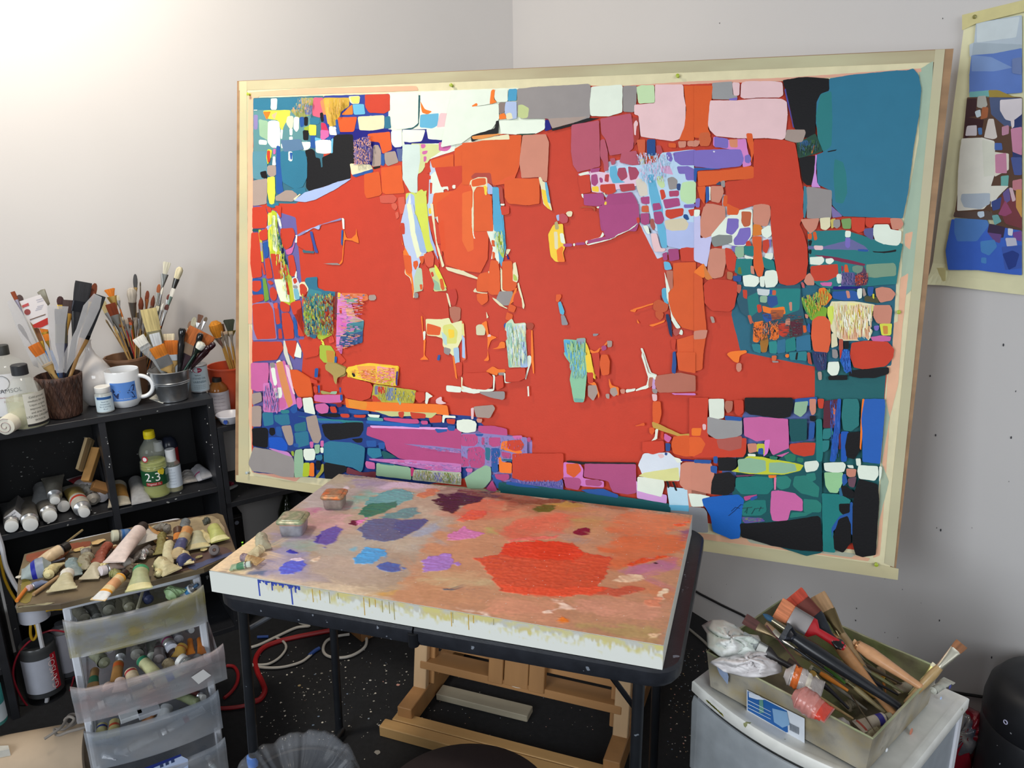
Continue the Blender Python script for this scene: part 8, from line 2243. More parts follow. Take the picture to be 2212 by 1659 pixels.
for z0, z1 in ((.395, .568), (.205, .375), (.02, .185)):
    mb = MB(); th = .003; mb.box(.02, .0, z0, RW_-.02, .30, z0+.003); mb.box(.02, .0, z0, .023, .30, z1-.02); mb.box(RW_-.023, .0, z0, RW_-.02, .30, z1-.02)
    d = mb.build('drawer', mk, rcart); mb = MB(); vs = []
    for i in range(n+1):
        x, y = prof[i]; x = .006+x*(RW_-.012)/RW_
        for dy, z in ((0, z0), (-.003, (z0+z1)/2), (-.006, z1-.012), (0, z1)): vs.append((x, y+dy, z))
    fs = [(i*4+j, (i+1)*4+j, (i+1)*4+j+1, i*4+j+1) for i in range(n) for j in range(3)]; mb.add(vs, fs); mb.add([(x, y+.003, z) for x, y, z in vs], [f[::-1] for f in fs]); mb.build('drawer_front', mk, d, True)
mb = MB()
for k in range(11):
    u = 1527+k*3.2; v = 1514+k*2.9; mb.col = rgb(random.choice(['#8a8c38', '#a0983c', '#6c7a34']))
    mb.poly([at_z(*p, .6012) for p in ((u-3, v+random.uniform(-5, -2)), (u+2, v-1), (u+5, v+random.uniform(3, 7)), (u, v+2))])
o = mb.build('paint_smear', mat(att=True, rough=.5, var=.1), rcart); o.matrix_parent_inverse = RM.inverted()
for u, v, r, c in ((1530, 1640, 22, '#b0b8c8'), (1570, 1655, 22, '#a0a0b8')):
    A = RM @ Vector((.07 if u < 1550 else .12, .05, .41)); mb = MB(); mb.lathe([(.001, 0), (.03, .001), (.034, .02), (.034, .05), (.028, .058), (.001, .06)], 22, along(A, A+Z*.06)); t = thing('jar', 'pale round jar', 'jar'); mb.build('body', mat(c, .4, var=.1), t, True); auto(t, 'pale round jar', 'inside the right drawer unit', 'jar', 'jar', 'jars in the right drawer unit')
BA, BB, BC_ = at_z(1527, 1408, .68), at_z(1885, 1595, .68), at_z(2065, 1470, .68)
bx = (BB-BA).normalized(); by = (BC_-BB); by = (by-bx*by.dot(bx)).normalized(); BW, BDp = (BB-BA).length, .275
NM = Matrix((bx, by, Z)).transposed().to_4x4(); NM.translation = (BA.x, BA.y, .601)
bin_ = thing('plastic_bin', 'rectangular plastic bin caked with dried paint, piled with used brushes and rags', 'bin', NM)
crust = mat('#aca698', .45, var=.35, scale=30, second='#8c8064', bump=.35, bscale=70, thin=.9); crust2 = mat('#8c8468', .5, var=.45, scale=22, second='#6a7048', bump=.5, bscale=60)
H_ = .079; tp_ = .008
def wallq(p0, p1, q0, q1, nm, m):
    mb = MB(); k = 16; vs = []; rn = random.Random(hash(nm) % 99 if False else len(nm))
    a0, a1, b0, b1 = map(Vector, (p0, p1, q0, q1)); inn = (Vector((BW/2, BDp/2, H_/2))-(a0+a1)/2); inn.z = 0; inn = inn.normalized()*.0025
    for i in range(k+1):
        f = i/k
        for j in range(5):
            g = j/4; p = (a0.lerp(a1, f)).lerp(b0.lerp(b1, f), g); vs.append(tuple(p+inn*(-.0 if 0 < j < 4 else 0)+Z*(rn.uniform(-.0012, .0012) if j == 4 else 0)))
    fs = [(i*5+j, (i+1)*5+j, (i+1)*5+j+1, i*5+j+1) for i in range(k) for j in range(4)]; nn = len(vs)
    mb.add(vs, fs); mb.add([tuple(Vector(v)+inn) for v in vs], [f[::-1] for f in fs])
    mb.add([vs[i*5+4] for i in range(k+1)]+[tuple(Vector(vs[i*5+4])+inn) for i in range(k+1)], [(i, i+1, k+2+i, k+1+i) for i in range(k)])
    mb.build(nm, m, bin_, True)
t0 = tp_
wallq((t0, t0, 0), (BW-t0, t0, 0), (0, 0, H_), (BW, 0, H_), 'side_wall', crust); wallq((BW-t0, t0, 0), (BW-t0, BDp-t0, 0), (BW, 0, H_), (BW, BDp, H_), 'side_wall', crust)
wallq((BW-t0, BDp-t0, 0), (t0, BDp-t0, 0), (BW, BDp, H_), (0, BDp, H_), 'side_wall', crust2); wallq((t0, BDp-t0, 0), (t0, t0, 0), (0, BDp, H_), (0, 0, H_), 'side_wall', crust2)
mb = MB(); mb.box(t0, t0, 0, BW-t0, BDp-t0, .003); mb.build('bottom', crust2, bin_)
mb = MB(); rim = [(0, 0, H_), (BW, 0, H_), (BW, BDp, H_), (0, BDp, H_), (0, 0, H_)]; rp = []
for i in range(4):
    for k in range(10): rp.append(Vector(rim[i]).lerp(Vector(rim[i+1]), k/10)+Z*random.uniform(-.0008, .0008))
rp.append(rp[0]); mb.tube(rp, .0021, 6, cap=False); mb.build('rim', mat('#a8a484', .4, var=.3, second='#8c9470'), bin_, True)
def onb(u, v, off=.0012): return NM.inverted() @ at_plane(u, v, BA+(-by)*off-Z*.0, (by+Z*.1).normalized())
def bl(pts, c, nm, off): mb = MB(); mb.poly([onb(u, v, off) for u, v in pts]); mb.build(nm, mat(c, .3, var=.05), bin_)
bl([(1613, 1490), (1738, 1552), (1738, 1606), (1700, 1585), (1613, 1535)], '#ced4dc', 'label', .0045)
bl([(1615, 1493), (1700, 1536), (1702, 1582), (1698, 1582), (1615, 1534)], '#1f5a9c', 'label_blue', .0052); bl([(1617, 1495), (1640, 1503), (1652, 1512), (1635, 1511), (1618, 1506)], '#ccd4e0', 'label_white', .0058)
bl([(1668, 1530), (1700, 1538), (1706, 1566), (1690, 1572), (1672, 1560)], '#7aa0c4', 'label_tear', .0058); bl([(1640, 1512), (1648, 1512), (1650, 1540), (1640, 1540)], '#5a8c80', 'label_streak', .0060)
for k in range(3): bl([(1616, 1512+8*k), (1665, 1537+8*k), (1665, 1538+8*k), (1616, 1513.5+8*k)], '#c8d4e0', 'label_line', .0061)
for k in range(8): bl([(1706+2.6*k, 1562+1.3*k), (1707.2+2.6*k, 1562.6+1.3*k), (1707.2+2.6*k, 1578+1.3*k), (1706+2.6*k, 1577.4+1.3*k)], '#404a58', 'label_line', .0060)
for u, v, c, w_, h_ in ((2032, 1508, '#b0c4e8', 4, 5), (1968, 1580, '#c07860', 8, 6), (1915, 1620, '#d8dce0', 5, 5), (2052, 1483, '#404890', 6, 5)):
    P = at_plane(u, v, BB+bx*.0025, bx); mb = MB(); s = scale_at(P); mb.lathe([(.001, 0), (w_*s, 0), (w_*s*.7, .0015), (.001, .002)], 10, along(P, P+bx*.002)); o = mb.build('paint_dab', mat(c, .35, var=0), bin_, True); o.matrix_parent_inverse = NM.inverted()
GB, PB = 'used brushes in the crusted bin', 'in the crusted plastic bin'
def rb(a, za, b, zb, style, w_, blp, fl, bc, fc, hc, desc, side=None, hpx=None):
    brush(at_z(*a, za), at_z(*b, zb), style, w_, blp, fl, bc, fc, hc, desc, PB, GB, hpx=hpx, side=side)
rb((1712, 1284), .755, (1905, 1500), .64, 'wide', 50, 28, 42, '#b0402c', '#8a5048', '#23262c', 'wide brush caked with red paint, standing highest at the back')
rb((1766, 1284), .752, (1890, 1480), .65, 'flat', 34, 44, 60, '#9a7a58', '#7c6c4c', '#8c7454', 'flat brush with dirty tan bristles leaning out at the top', hpx=15)
rb((1680, 1312), .745, (1825, 1400), .70, 'wide', 48, 34, 46, '#cc7c54', '#a09a98', '#a81c24', 'wide brush with orange bristles, clear ferrule and red handle')
rb((1608, 1336), .73, (1780, 1440), .68, 'flat', 24, 34, 50, '#583430', '#7a6a50', '#3a3a3c', 'flat brush with maroon bristles at the left rim')
rb((1648, 1326), .74, (1836, 1450), .69, 'round', 13, 26, 50, '#28506c', '#8c8470', '#5a7cc0', 'round brush with blue-tipped bristles and blue handle', hpx=13)
rb((1692, 1362), .73, (1945, 1528), .655, 'flat', 40, 12, 16, '#3a3c40', '#2c2e34', '#1e2024', 'long glossy black brush crossing the whole bin', hpx=27)
rb((1790, 1366), .70, (1932, 1545), .64, 'flat', 14, 6, 10, '#c89c70', '#b88a58', '#b8885c', 'plain honey-coloured wooden brush handle', hpx=24)
rb((1842, 1386), .70, (1992, 1486), .68, 'flat', 14, 6, 10, '#c8a078', '#b88a60', '#c4946c', 'thick peach-coloured wooden brush handle near the back wall', hpx=24)
rb((2078, 1390), .762, (1955, 1520), .645, 'flat', 26, 18, 50, '#8a5c3c', '#b8b4a4', '#a88c60', 'flat brush with rust bristles leaning out past the right rim', hpx=18)
rb((2020, 1434), .72, (1962, 1500), .65, 'flat', 12, 8, 26, '#d8d0b0', '#b8b070', '#a89c6c', 'small brush with cream tip by the right rim')
rb((1600, 1380), .715, (1760, 1470), .66, 'wide', 36, 40, 20, '#9ca0a0', '#7c7c78', '#2a2626', 'brush clogged with grey paint under the rag')
rb((1650, 1352), .72, (1800, 1460), .68, 'flat', 22, 24, 60, '#8a6c50', '#b8b0a0', '#26282c', 'brush with tan paint-stiffened bristles and shiny ferrule')
rb((1655, 1350), .735, (1745, 1460), .69, 'round', 4, 8, 20, '#5a3a3c', '#6a4a4c', '#4a2428', 'thin maroon rod-like brush')
rb((1750, 1440), .66, (1832, 1492), .65, 'flat', 10, 6, 20, '#b0a890', '#8a8c7c', '#d88434', 'slim brush with an orange handle tip', hpx=10)
rb((1770, 1430), .66, (1826, 1476), .65, 'flat', 9, 6, 10, '#a0a088', '#7a8070', '#4c7c34', 'slim brush with a green handle tip', hpx=10)
rb((1826, 1468), .65, (1912, 1540), .62, 'flat', 10, 6, 20, '#b8ac80', '#a8a078', '#c4b484', 'slim pale yellow brush handle', hpx=11)
rb((1700, 1430), .665, (1800, 1500), .64, 'flat', 22, 30, 20, '#4c3c34', '#5a5450', '#22242a', 'dark brush lying beneath the red-handled one')
rb((1902, 1440), .645, (1914, 1500), .63, 'flat', 16, 22, 10, '#948468', '#a8842c', '#c07830', 'short brush stub with orange base')
rb((1838, 1500), .64, (1896, 1590), .645, 'round', 5, 6, 12, '#5c5444', '#6a6250', '#5a5040', 'thin dark twig-like brush')
rb((1792, 1330), .72, (1850, 1450), .67, 'flat', 15, 20, 30, '#6a6048', '#7c7860', '#7c6a48', 'narrow brush with muddy bristles', hpx=10)
rnd = random.Random(33); MUD = {'mud-brown': '#5c5040', 'dusty grey': '#8c887c', 'olive-stained': '#6c6c48', 'sooty black': '#24242a', 'tan': '#a88c60', 'ochre-smeared': '#a0803c'}
for k in range(13):
    nm_, c_ = rnd.choice(list(MUD.items())); u0, v0 = rnd.uniform(1690, 1850), rnd.uniform(1385, 1470); L_ = rnd.uniform(90, 150); z_ = rnd.uniform(.625, .665)
    rb((u0, v0), z_+.012, (u0+L_*.86+rnd.uniform(-25, 25), v0+L_*.62+rnd.uniform(-14, 14)), z_-.01, rnd.choice(['flat', 'round', 'filbert']), rnd.uniform(8, 18), rnd.uniform(12, 24), 20, rnd.choice(list(MUD.values())), '#8c8878', c_, nm_+' brush buried in the heap', hpx=rnd.uniform(5, 9))
P = at_z(1822, 1398, .702); mb = MB(); mb.lathe([(.001, 0), (.009, .001), (.012, .01), (.006, .024), (.001, .026)], 16, along(P, at_z(1795, 1378, .712)), sy=.4); t = thing('hanging_tab', 'black tip of the red brush handle in the bin', 'handle tip'); mb.build('tip', mat('#1a1a1c', .2, var=0), t, True)
tube_px((1790, 1545), (1690, 1484), .678, 27, '#c08078', 'large crumpled clear tube of coral red paint', PB, 'tubes in the crusted bin', caps=False, crump=.25, flat=.6, tailw=1.05, bands=((0, .3, '#cc4434'), (.3, .45, '#c87468')), rough=.2)
tube_px((1776, 1488), (1672, 1444), .680, 23, '#b0a8a4', 'crinkled clear wrapper with orange paint inside', PB, 'tubes in the crusted bin', caps=False, crump=.5, flat=.5, tailw=1.2, bands=((.7, .9, '#cc6830'), (.35, .5, '#d0c8b8')), rough=.15)
tube_px((1855, 1570), (1925, 1546), .628, 13, '#c0b8a8', 'white tube with purple label end', PB, 'tubes in the crusted bin', bands=((.72, .95, '#3c3890'), (.05, .15, '#b05040')), ccol='#a8a48c', capr=.6)
tube_px((1800, 1572), (1850, 1560), .620, 16, '#b8b4b0', 'dirty white stubby tube', PB, 'tubes in the crusted bin', caps=False, tailw=1.1, flat=.8)
tube_px((1935, 1490), (1980, 1478), .632, 11, '#b8b098', 'dusty cream tube', PB, 'tubes in the crusted bin', caps=False, tailw=1.2); tube_px((1850, 1595), (1905, 1570), .618, 12, '#b4ac8c', 'khaki paint-crusted tube', PB, 'tubes in the crusted bin', caps=False, crump=.3)
tube_px((2050, 1470), (2010, 1496), .668, 8, '#b0b0a4', 'grey dirty tube by the right corner', PB, 'tubes in the crusted bin', caps=False, crump=.3)
for u, v in ((1840, 1520), (1880, 1500), (1950, 1460), (1860, 1560)):
    tube_px((u-14, v+8), (u+16, v-6), .612, 10, '#7c7460', 'brown paint-crusted scrap tube', PB, 'tubes in the crusted bin', caps=False, crump=.5, flat=.5)
def rag(c, pts, desc, hts, col='#e4e2e2', seed=1):
    rnd = random.Random(seed); N_ = 44; M_ = 16; mb = MB(); vs = []
    for j in range(M_+1):
        g = j/M_
        for i in range(N_):
            a = 2*math.pi*i/N_; f = i/N_*len(pts); i0 = int(f) % len(pts); i1 = (i0+1) % len(pts); ff = f-int(f); ff = ff*ff*(3-2*ff)
            u = pts[i0][0]*(1-ff)+pts[i1][0]*ff; v = pts[i0][1]*(1-ff)+pts[i1][1]*ff
            uu = c[0]+(u-c[0])*(1-g); vv = c[1]+(v-c[1])*(1-g)
            z = hts[0]+(hts[1]-hts[0])*math.sin(g*math.pi/2)+.008*math.sin(a*3+seed+g*4)*(1-g*.6)+.005*math.sin(a*7+g*9+seed)+.003*rnd.uniform(-1, 1)
            vs.append(tuple(at_z(uu+2.5*math.sin(g*11+a*2), vv, z)))
    fs = [(j*N_+i, j*N_+(i+1) % N_, (j+1)*N_+(i+1) % N_, (j+1)*N_+i) for j in range(M_) for i in range(N_)]
    mb.add(vs, fs); t = thing('paper_towel', desc, 'paper towel'); o = mb.build('sheet', mat(col, .85, var=.04, scale=10, bump=.2, second='#d8e0d8' if seed == 1 else None), t, True, ang=180)
    md = o.modifiers.new('thick', 'SOLIDIFY'); md.thickness = .0015; return t
rag((1580, 1378), [(1645, 1392), (1640, 1412), (1600, 1425), (1560, 1420), (1532, 1398), (1530, 1370), (1516, 1352), (1535, 1340), (1560, 1340), (1590, 1352), (1612, 1370), (1640, 1374)], 'crumpled white paper towel with a faint green stain, topmost on the bin\'s left end', (.69, .735), seed=1)
rag((1620, 1425), [(1688, 1430), (1686, 1452), (1650, 1462), (1610, 1462), (1565, 1450), (1535, 1430), (1560, 1418), (1590, 1405), (1615, 1400), (1640, 1402), (1668, 1408)], 'crumpled white paper towel with a brown spot, drooping over the bin\'s front rim', (.678, .718), col='#e2dede', seed=4)
mb = MB(); q = [at_plane(u, v, BA-by*.004, by) for u, v in ((1545, 1432), (1570, 1448), (1574, 1462), (1572, 1478), (1555, 1456))]; mb.loft([q, [p-by*.0006 for p in q]]); t = thing('paper_scrap', 'pale blue scrap of paper stuck to the bin front below the towel', 'scrap'); mb.build('sheet', mat('#8c9cb8', .6), t)
# --- black appliance and red bag at the right edge
wy = lambda u, v, out: at_plane(u, v, CORNER-DL*out, DL)
AP = at_z(2250, 1659+250, .0); AC = Vector((1.32, 1.62, 0))
AC = at_z(2262, 1560, .36); AC.z = 0
app = thing('heater', 'black rounded plastic appliance with a white ring button, cut by the right edge', 'appliance', AC)
bk = mat('#1d1e22', .45, var=.12, speck='#b0b0b8', sthr=.765, sscale=60)
s = scale_at(AC+Z*.3); R_ = 122*s
mb = MB(); mb.lathe([(R_*.8, 0), (R_*.86, .01), (R_*.92, .10), (R_*.99, .22), (R_*1.0, .30), (R_*.99, .345), (R_*.96, .352)], 40); mb.build('body', bk, app, True)
mb = MB(); mb.lathe([(R_*.965, .350), (R_*1.0, .357), (R_*1.0, .40), (R_*.95, .435), (R_*.8, .462), (R_*.5, .475), (.001, .478)], 40); mb.build('lid', bk, app, True)
P = at_plane(2189, 1555, AC+(CAM-AC).normalized()*R_*.9, Vector((CAM.x-AC.x, CAM.y-AC.y, 0)).normalized())
d = Vector((P.x-AC.x, P.y-AC.y, 0)).normalized(); P = AC+d*(R_*1.0)+Z*P.z
mb = MB(); mb.tube([P+d*.001+(Z*math.cos(q)+Z.cross(d)*math.sin(q))*.0045 for q in [k*.449 for k in range(15)]], .0011, 6); o = mb.build('button_ring', mat('#d0d0f0', .3, var=0), app); o.matrix_parent_inverse = Matrix.Translation(-AC)
mb = MB(); cp = [at_plane(u, v, CORNER-DL*.006, DL) for u, v in ((1478, 1262), (1512, 1283), (1560, 1308), (1602, 1328), (1640, 1350), (1700, 1380), (1800, 1430), (1900, 1465), (2000, 1488), (2060, 1496), (2100, 1502), (2150, 1509))]
cp.append(AC+Vector((.1, .14, .25))); mb.tube(cp, .0040, 8); tag(mb.build('power_cable', mat('#17171a', .45, var=0), None, True), 'black power cable running along the base of the right wall', 'cable')
bag = thing('plastic_bag', 'crumpled red plastic bag with a clear window, between the drawer unit and the appliance', 'bag')
o_ = CORNER-DL*.10; o_.z = 0
def bp(u, v, off=0): return at_plane(u, v, Vector((1.12, 1.62, 0))+Vector((.55, .83, 0)).normalized()*off, Vector((.55, .83, 0)).normalized())
def puff(pts, off, th, m, nm, par):
    c = sum((Vector((*p, 0)) for p in pts), Vector())/len(pts); rings = []
    pts = rounded(pts, 6, .8)
    for g, o2 in ((1, 0), (.97, -.25), (.9, -.6), (.75, -.85), (.45, -1.0), (.12, -1.02)):
        rings.append([tuple(bp(c.x+(u-c.x)*g, c.y+(v-c.y)*g, off+th*o2+.004*math.sin(u*.12+v*.17+g*5))) for u, v in pts])
    back = [tuple(bp(u, v, off+th*.5)) for u, v in pts]
    mb = MB(); mb.loft([back]+rings); mb.build(nm, m, par, True, ang=70)
redm = mat('#7c1020', .25, var=.2, scale=12, coat=.5, bump=.3, bscale=30)
puff([(2020, 1548), (2055, 1516), (2080, 1520), (2112, 1536), (2140, 1555), (2150, 1600), (2120, 1612), (2105, 1640), (2098, 1680), (2000, 1700)], 0, .06, redm, 'foil', bag)
puff([(2052, 1522), (2078, 1528), (2098, 1550), (2110, 1580), (2112, 1606), (2100, 1630), (2060, 1636), (2030, 1626), (2036, 1590), (2046, 1550)], -.052, .014, mat('#454a58', .15, var=.5, scale=14, second='#8c8070', coat=.4), 'clear_window', bag)
# --- stool, waste bin, cables and the rest of the floor
SP = Vector((-.099, 1.205, 0)); stool = thing('stool', 'round dark brown padded stool at the bottom of the picture', 'stool', SP)
R_ = .176; zt = .455
mb = MB(); mb.lathe([(R_*.93, zt-.055), (R_*.99, zt-.045), (R_, zt-.03), (R_, zt-.014), (R_*.97, zt-.004), (R_*.9, zt), (R_*.5, zt+.004), (.001, zt+.005)], 56); mb.build('seat', mat('#2e2424', .5, var=.06, bump=.1, bscale=300), stool, True)
mb = MB(); mb.lathe([(R_*1.005, zt-.04), (R_*1.012, zt-.035), (R_*1.012, zt-.02), (R_*1.005, zt-.015)], 56, cap=False); mb.build('seat_edge', mat('#141416', .4, var=0), stool, True)
for k in range(4):
    a = .785+k*1.5708; mb = MB(); mb.tube([(R_*.6*math.cos(a), R_*.6*math.sin(a), zt-.05), (R_*.95*math.cos(a), R_*.95*math.sin(a), 0)], .011, 10); mb.build('leg', mat('#141416', .4, var=0), stool, True)
mb = MB(); mb.tube([(R_*.86*math.cos(q), R_*.86*math.sin(q), .14) for q in [k*.1963 for k in range(33)]], .007, 8, cap=False); mb.build('foot_ring', mat('#141416', .4, var=0), stool, True)
WC = at_z(640, 1700, .27); WC.z = 0; rw = .125
wb = thing('waste_bin', 'dark waste bin lined with a crinkled clear plastic bag, in front of the table', 'bin', WC)
mb = MB(); mb.lathe([(rw*.78, 0), (rw*.8, .003), (rw*.98, .262), (rw*1.0, .27), (rw*.95, .268), (rw*.76, .01), (.001, .01)], 40); mb.build('body', mat('#1b1d22', .5, var=.05), wb, True)
rnd = random.Random(21); ph = [rnd.uniform(0, 6.28) for _ in range(12)]
def fold(a, z): return sum(math.sin(a*k+ph[k % 12]+z*18)*w_ for k, w_ in ((3, .45), (5, .5), (9, .5), (14, .45), (23, .35), (37, .22)))
N_ = 180; rings = []
for r_, z_, amp in ((.02, .262, .0), (.25, .266, .10), (.5, .268, .10), (.72, .28, .08), (.88, .30, .06), (.98, .312, .045), (1.06, .310, .05), (1.11, .292, .06), (1.14, .25, .07), (1.15, .19, .08), (1.13, .13, .10)):
    rings.append([(rw*(r_+amp*fold(2*math.pi*i/N_, z_)*.5)*math.cos(2*math.pi*i/N_), rw*(r_+amp*fold(2*math.pi*i/N_, z_)*.5)*math.sin(2*math.pi*i/N_), z_+.0075*fold(2*math.pi*i/N_, .1)*min(1, r_*1.2)) for i in range(N_)])
mb = MB(); mb.loft(rings, cap=False); mb.build('liner', mat('#c8ccd4', .18, var=.1, thin=.15, spec=.9, bump=.25, bscale=18), wb, True, ang=180)
A = Vector((-1.75, 1.66, .098)); B = cw(-.04, -.03, .098)
A = at_z(-260, 1700, .1); B = at_z(192, 1612, .1); dd = (B-A).normalized(); A.z = B.z = .083
mb = MB(); mb.lathe([(.05, 0), (.081, .0), (.082, .002), (.082, (B-A).length-.002), (.081, (B-A).length), (.06, (B-A).length), (.058, .02)], 40, along(A, B)); t = thing('paper_roll', 'thick roll of pale brown paper lying on the floor at bottom left', 'roll'); mb.build('roll', mat('#c0aa90', .7, var=.04), t, True)
mb = MB(); q = [at_z(u, v, .172) for u, v in ((-20, 1612), (18, 1610), (20, 1618), (-20, 1626))]; mb.loft([[p-Z*.02 for p in q], q]); t = thing('cloth', 'white corner of folded cloth on top of the paper roll', 'cloth'); mb.build('fold', mat('#cdc9be', .8), t)
t, p, h, R_, a = bottle('grey plastic solvent bottle with a red strip label, low behind the cart', 100, 1490, 1372, .02, 37, [(.88, 0), (1, .03), (1, .78), (.95, .84), (.96, .9), (.9, .93), (.78, .9), (.01, .88)], mat('#3c3e40', .3, var=.08), None, None, off=(0, 0, 0))
label_part(t, R_*1.01, h*.12, R_*1.01, h*.74, a-1.2, a+.55, mat('#a8acb8', .5, var=.04)); label_part(t, R_*1.015, h*.12, R_*1.015, h*.78, a+.5, a+.85, mat('#c02030', .5, var=0), 'label_band')
on_cyl('GAMSOL', h*.155, R_*1.02, h*.45, a+.70, t, '#e8d0d0', spin=math.pi/2)
o = [c for c in t.children if c.name.startswith('lettering')][-1]; me = o.data
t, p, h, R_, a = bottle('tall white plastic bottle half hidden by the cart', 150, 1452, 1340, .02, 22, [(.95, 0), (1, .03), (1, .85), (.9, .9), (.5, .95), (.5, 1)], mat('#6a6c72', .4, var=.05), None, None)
label_part(t, R_*1.01, h*.1, R_*1.01, h*.85, a-1.3, a+1.2, mat('#bcc0d0', .5, var=.04))
t, p, h, R_, a = bottle('white tub hanging in shade under the wooden tray', 76, 1336, 1300, .272, 30, [(.85, 0), (1, .05), (1, .9), (1.04, .92), (1.04, 1), (.01, 1)], mat('#b8bcc8', .4, var=.04), None, None, name='tub', cat='tub', off=(0, 0, 0))
t, p, h, R_, a = bottle('teal container with white label at the left edge', -10, 1560, 1470, .19, 24, [(.9, 0), (1, .04), (1, .9), (.7, 1), (.01, 1)], mat('#2c8080', .4, var=.08), None, None, name='container', cat='container')
label_part(t, R_*1.01, h*.1, R_*1.01, h*.5, a-1.4, a+1.4, mat('#b8c4cc', .5, var=.04))
def cable(pts, r, c, name, label, cat, rough=.45):
    P = [Vector(p) for p in pts]; out = []
    for i in range(len(P)-1):
        p0, p1, p2, p3 = P[max(i-1, 0)], P[i], P[i+1], P[min(i+2, len(P)-1)]
        for k in range(8): s_ = k/8; out.append(.5*((2*p1)+(-p0+p2)*s_+(2*p0-5*p1+4*p2-p3)*s_*s_+(-p0+3*p1-3*p2+p3)*s_**3))
    out.append(P[-1]); mb = MB(); mb.tube(out, r, 8); return tag(mb.build(name, mat(c, rough, var=.08), None, True), label, cat)
fz = lambda pts, z=.008: [at_z(u, v, z) for u, v in pts]
fp_ = lambda pts, out: [at_plane(u, v, wl(0, out, 0), NL) for u, v in pts]
cable(fp_([(-6, 1150), (4, 1180), (12, 1220), (28, 1255), (50, 1290), (76, 1330), (88, 1380), (98, 1430), (104, 1480), (98, 1530), (80, 1570), (48, 1602)], .36), .0065, '#c8c8cc', 'plastic_tube', 'long white plastic pipe curving down in front of the left bookcase', 'pipe')
cable(fp_([(0, 1200), (10, 1250), (30, 1290), (56, 1320), (74, 1345), (80, 1368), (72, 1382), (66, 1370), (68, 1345), (84, 1330), (104, 1318), (135, 1315)], .35), .0042, '#b89020', 'yellow_cable', 'yellow cable looped beside the white pipe', 'cable')
cable(fp_([(140, 1365), (110, 1362), (76, 1376), (45, 1405), (30, 1440), (32, 1475), (55, 1520), (85, 1545), (110, 1558), (140, 1562)], .345), .0030, '#8c1c2c', 'red_string', 'thin dark red cord looping around the solvent bottle', 'cord')
cable(fp_([(160, 1462), (150, 1495), (130, 1530), (110, 1560), (100, 1580)], .34), .0030, '#7c1c28', 'red_string', 'thin dark red cord hanging straight by the cart', 'cord')
kn = [at_z(u, v, .19+.01*math.sin(k)) for k, (u, v) in enumerate([(96, 1596), (120, 1580), (135, 1568), (150, 1545), (168, 1545), (165, 1560), (150, 1568), (140, 1556), (150, 1548), (160, 1555), (140, 1575), (118, 1575), (125, 1588), (150, 1580), (180, 1572), (195, 1566)])]
cable([p+Z*0 for p in kn], .0038, '#8c847c', 'rope', 'knotted grey rope lying behind the paper roll', 'rope', .8)
cable(fz([(712, 1362), (680, 1368), (640, 1376), (600, 1386), (568, 1400), (552, 1424), (556, 1450), (566, 1472), (572, 1492), (562, 1510), (545, 1516)]), .0085, '#9c1c20', 'red_hose', 'thick red hose curving over the dark floor under the table', 'hose')
cable(fz([(548, 1518), (520, 1526), (480, 1530), (440, 1528)]), .0062, '#8c1a20', 'red_hose', 'red hose end passing behind the left front table leg', 'hose')
cable(fz([(490, 1438), (505, 1440), (514, 1455), (512, 1475), (500, 1494), (484, 1508)]), .0055, '#8c1a20', 'red_hose', 'red hose loop between the cart and the table leg', 'hose')
cable(fz([(640, 1332), (648, 1345), (668, 1352), (640, 1356), (600, 1374), (562, 1392), (536, 1400)]), .0050, '#b8b4ac', 'white_cable', 'white cable bending back behind the table leg', 'cable')
cable(fz([(594, 1376), (612, 1386), (618, 1400), (604, 1420), (580, 1434), (552, 1436), (538, 1434)]), .0042, '#b8b4ac', 'white_cable', 'white cable making a small loop inside the red hose', 'cable')
cable(fz([(540, 1436), (570, 1442), (610, 1441), (650, 1430), (672, 1414)]), .0045, '#b8b4ac', 'white_cable', 'white cable ending in a blue plug', 'cable')
cable(fz([(668, 1416), (680, 1406), (690, 1400)]), .0065, '#2c4a8c', 'plug', 'blue cable plug lying on the floor', 'plug')
cable(fz([(755, 1370), (730, 1374), (706, 1384), (698, 1402), (706, 1416), (730, 1421), (760, 1416), (786, 1400), (792, 1384), (788, 1370)]), .0050, '#b8b4ac', 'white_cable', 'white cable loop in front of the cardboard box', 'cable')
cable(fz([(556, 1376), (580, 1375)]), .005, '#2c4a8c', 'pen', 'short blue pen-like stick on the floor', 'pen')
cable(fz([(1440, 1340), (1470, 1348), (1490, 1360), (1480, 1352), (1500, 1368), (1520, 1385), (1536, 1402)], .01), .0045, '#8c8880', 'cord', 'knotted grey cord on the floor right of the table', 'cord', .8)
a = at_z(782, 1388, 0); M = Matrix.Translation((a.x, a.y, 0)) @ Matrix.Rotation(math.radians(42), 4, 'Z'); mb = MB(); mb.box(0, 0, 0, .14, .20, .085, b=.002)
bxo = thing('wooden_box', 'small stained plywood box on the floor under the table', 'box', M); mb.build('box', mat('#8a6038', .6, var=.25, scale=16, second='#6a4a30', speck='#c8c0b0', sthr=.75, sscale=40), bxo)
a = at_z(512, 1230, .23); M = Matrix((CXv, CYv, Z)).transposed().to_4x4();
RX_, = (wl(-1.30, .27, 0),)
M = Matrix((DL, NL, Z)).transposed().to_4x4(); M.translation = wl(-1.378, .20, 0)
rt = thing('router', 'tall black network box with small green lights beside the bookcase', 'network box', M)
mb = MB(); mb.box(0, 0, 0, .048, .14, .395, b=.003); mb.build('case', mat('#131417', .3, var=.1), rt)
mb = MB(); mb.cyl(.0075, 0, .0015, 20, Matrix.Translation((.026, -.0002, .362)) @ Matrix.Rotation(math.pi/2, 4, 'X')); mb.build('button', mat('#8c94a4', .3, var=0), rt, True)
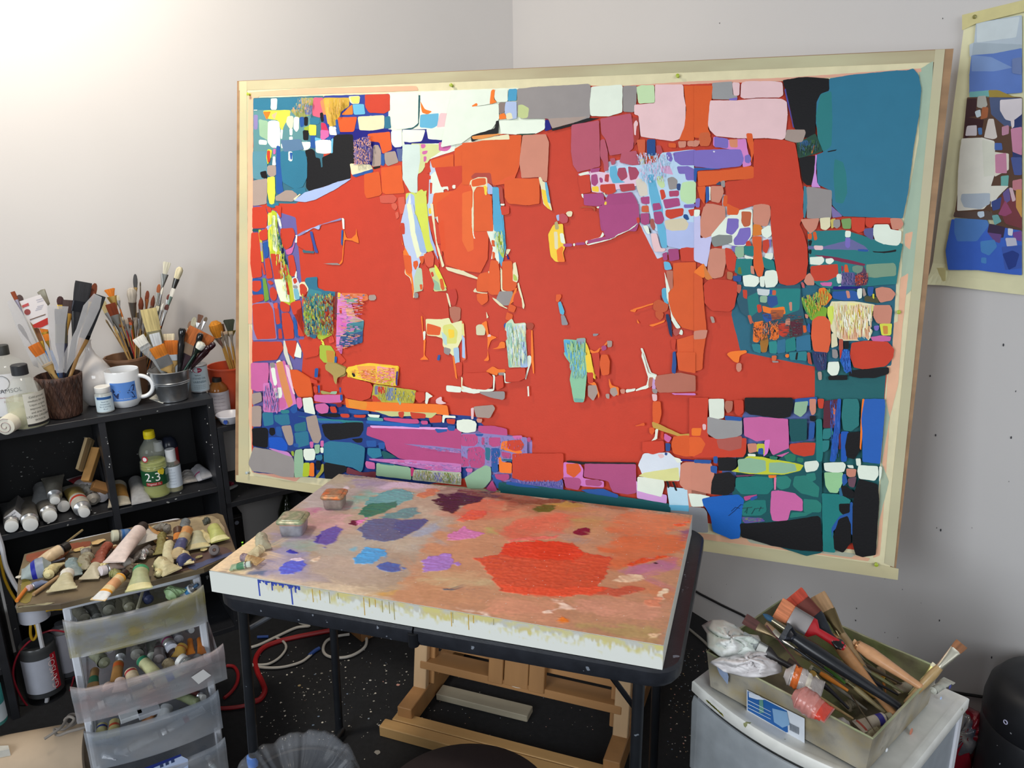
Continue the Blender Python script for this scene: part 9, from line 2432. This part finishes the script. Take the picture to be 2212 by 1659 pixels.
lm = bpy.data.materials.new('led'); lm.use_nodes = True; lb = lm.node_tree.nodes['Principled BSDF']; lb.inputs['Emission Color'].default_value = (.3, .7, .05, 1); lb.inputs['Emission Strength'].default_value = .9; lb.inputs['Base Color'].default_value = (.2, .4, .05, 1)
for k in range(3): mb = MB(); mb.box(.034, -.0012, .278-.012*k, .040, 0, .283-.012*k); mb.build('light', lm, rt)
mb = MB(); mb.box(.005, -.0008, .380, .044, 0, .3815); mb.build('seam', mat('#55585c', .4, var=0), rt)
GC = at_plane(622, 1100, wl(0, .12, 0), NL); GC.z = 0
gp = thing('glass_bottle', 'dark green ribbed glass demijohn standing on the floor under the open shelf', 'bottle', GC)
s = scale_at(GC+Z*.3); gr = 23*s; topz = at_plane(622, 1062, GC, NL).z; botz = max(.05, topz-.30)
mb = MB(); mb.lathe([(gr*.8, 0), (gr*1.0, .01), (gr*1.0, topz-.17), (gr*1.0, topz-.11), (gr*.92, topz-.075), (gr*.62, topz-.04), (gr*.32, topz-.015), (gr*.3, topz), (gr*.36, topz+.004), (gr*.2, topz+.006)], 36, wob=lambda i, z: 1+.015*math.sin(z*260)); mb.build('body', mat('#26301a', .08, var=.25, thin=.85, spec=.9), gp, True)
mb = MB(); X0 = (at_plane(655, 1110, wl(0, .29, 0), NL)-CORNER).dot(DL); mb.loft([[wl(x, y, zz) for x, y in ((X0, .05), (-.645, .05), (-.645, .29), (X0, .29))] for zz in (.0, .44)]); tag(mb.build('storage_box', mat('#191b1f', .5, var=.1)), 'dark storage box standing under the open shelf right of the green bottle', 'box')
# --- tell look-alike labels apart
bpy.context.view_layer.update()
ORD = ['leftmost', 'second from left', 'third from left', 'fourth from left', 'fifth from left', 'sixth from left', 'seventh from left', 'eighth from left', 'ninth from left', 'tenth from left', 'eleventh from left', 'twelfth from left']
from collections import defaultdict
byd = defaultdict(list)
for o, d, pl_, noun in AUTO: byd[(d, pl_)].append(o)
for (d, pl_), L_ in byd.items():
    if len(L_) == 1: L_[0]['label'] = (d+' '+pl_).strip()
    else:
        L_.sort(key=lambda o: to_px(o.matrix_world.translation)[0])
        for i, o in enumerate(L_): o['label'] = f"{d} {pl_}, {ORD[i] if i < len(ORD) else str(i+1)+'th from left'}"
for o in list(bpy.data.objects):
    if 'label' in o and o.parent is None:
        w_ = o['label'].split()
        if len(w_) > 16: print('LONG', len(w_), o['label'])
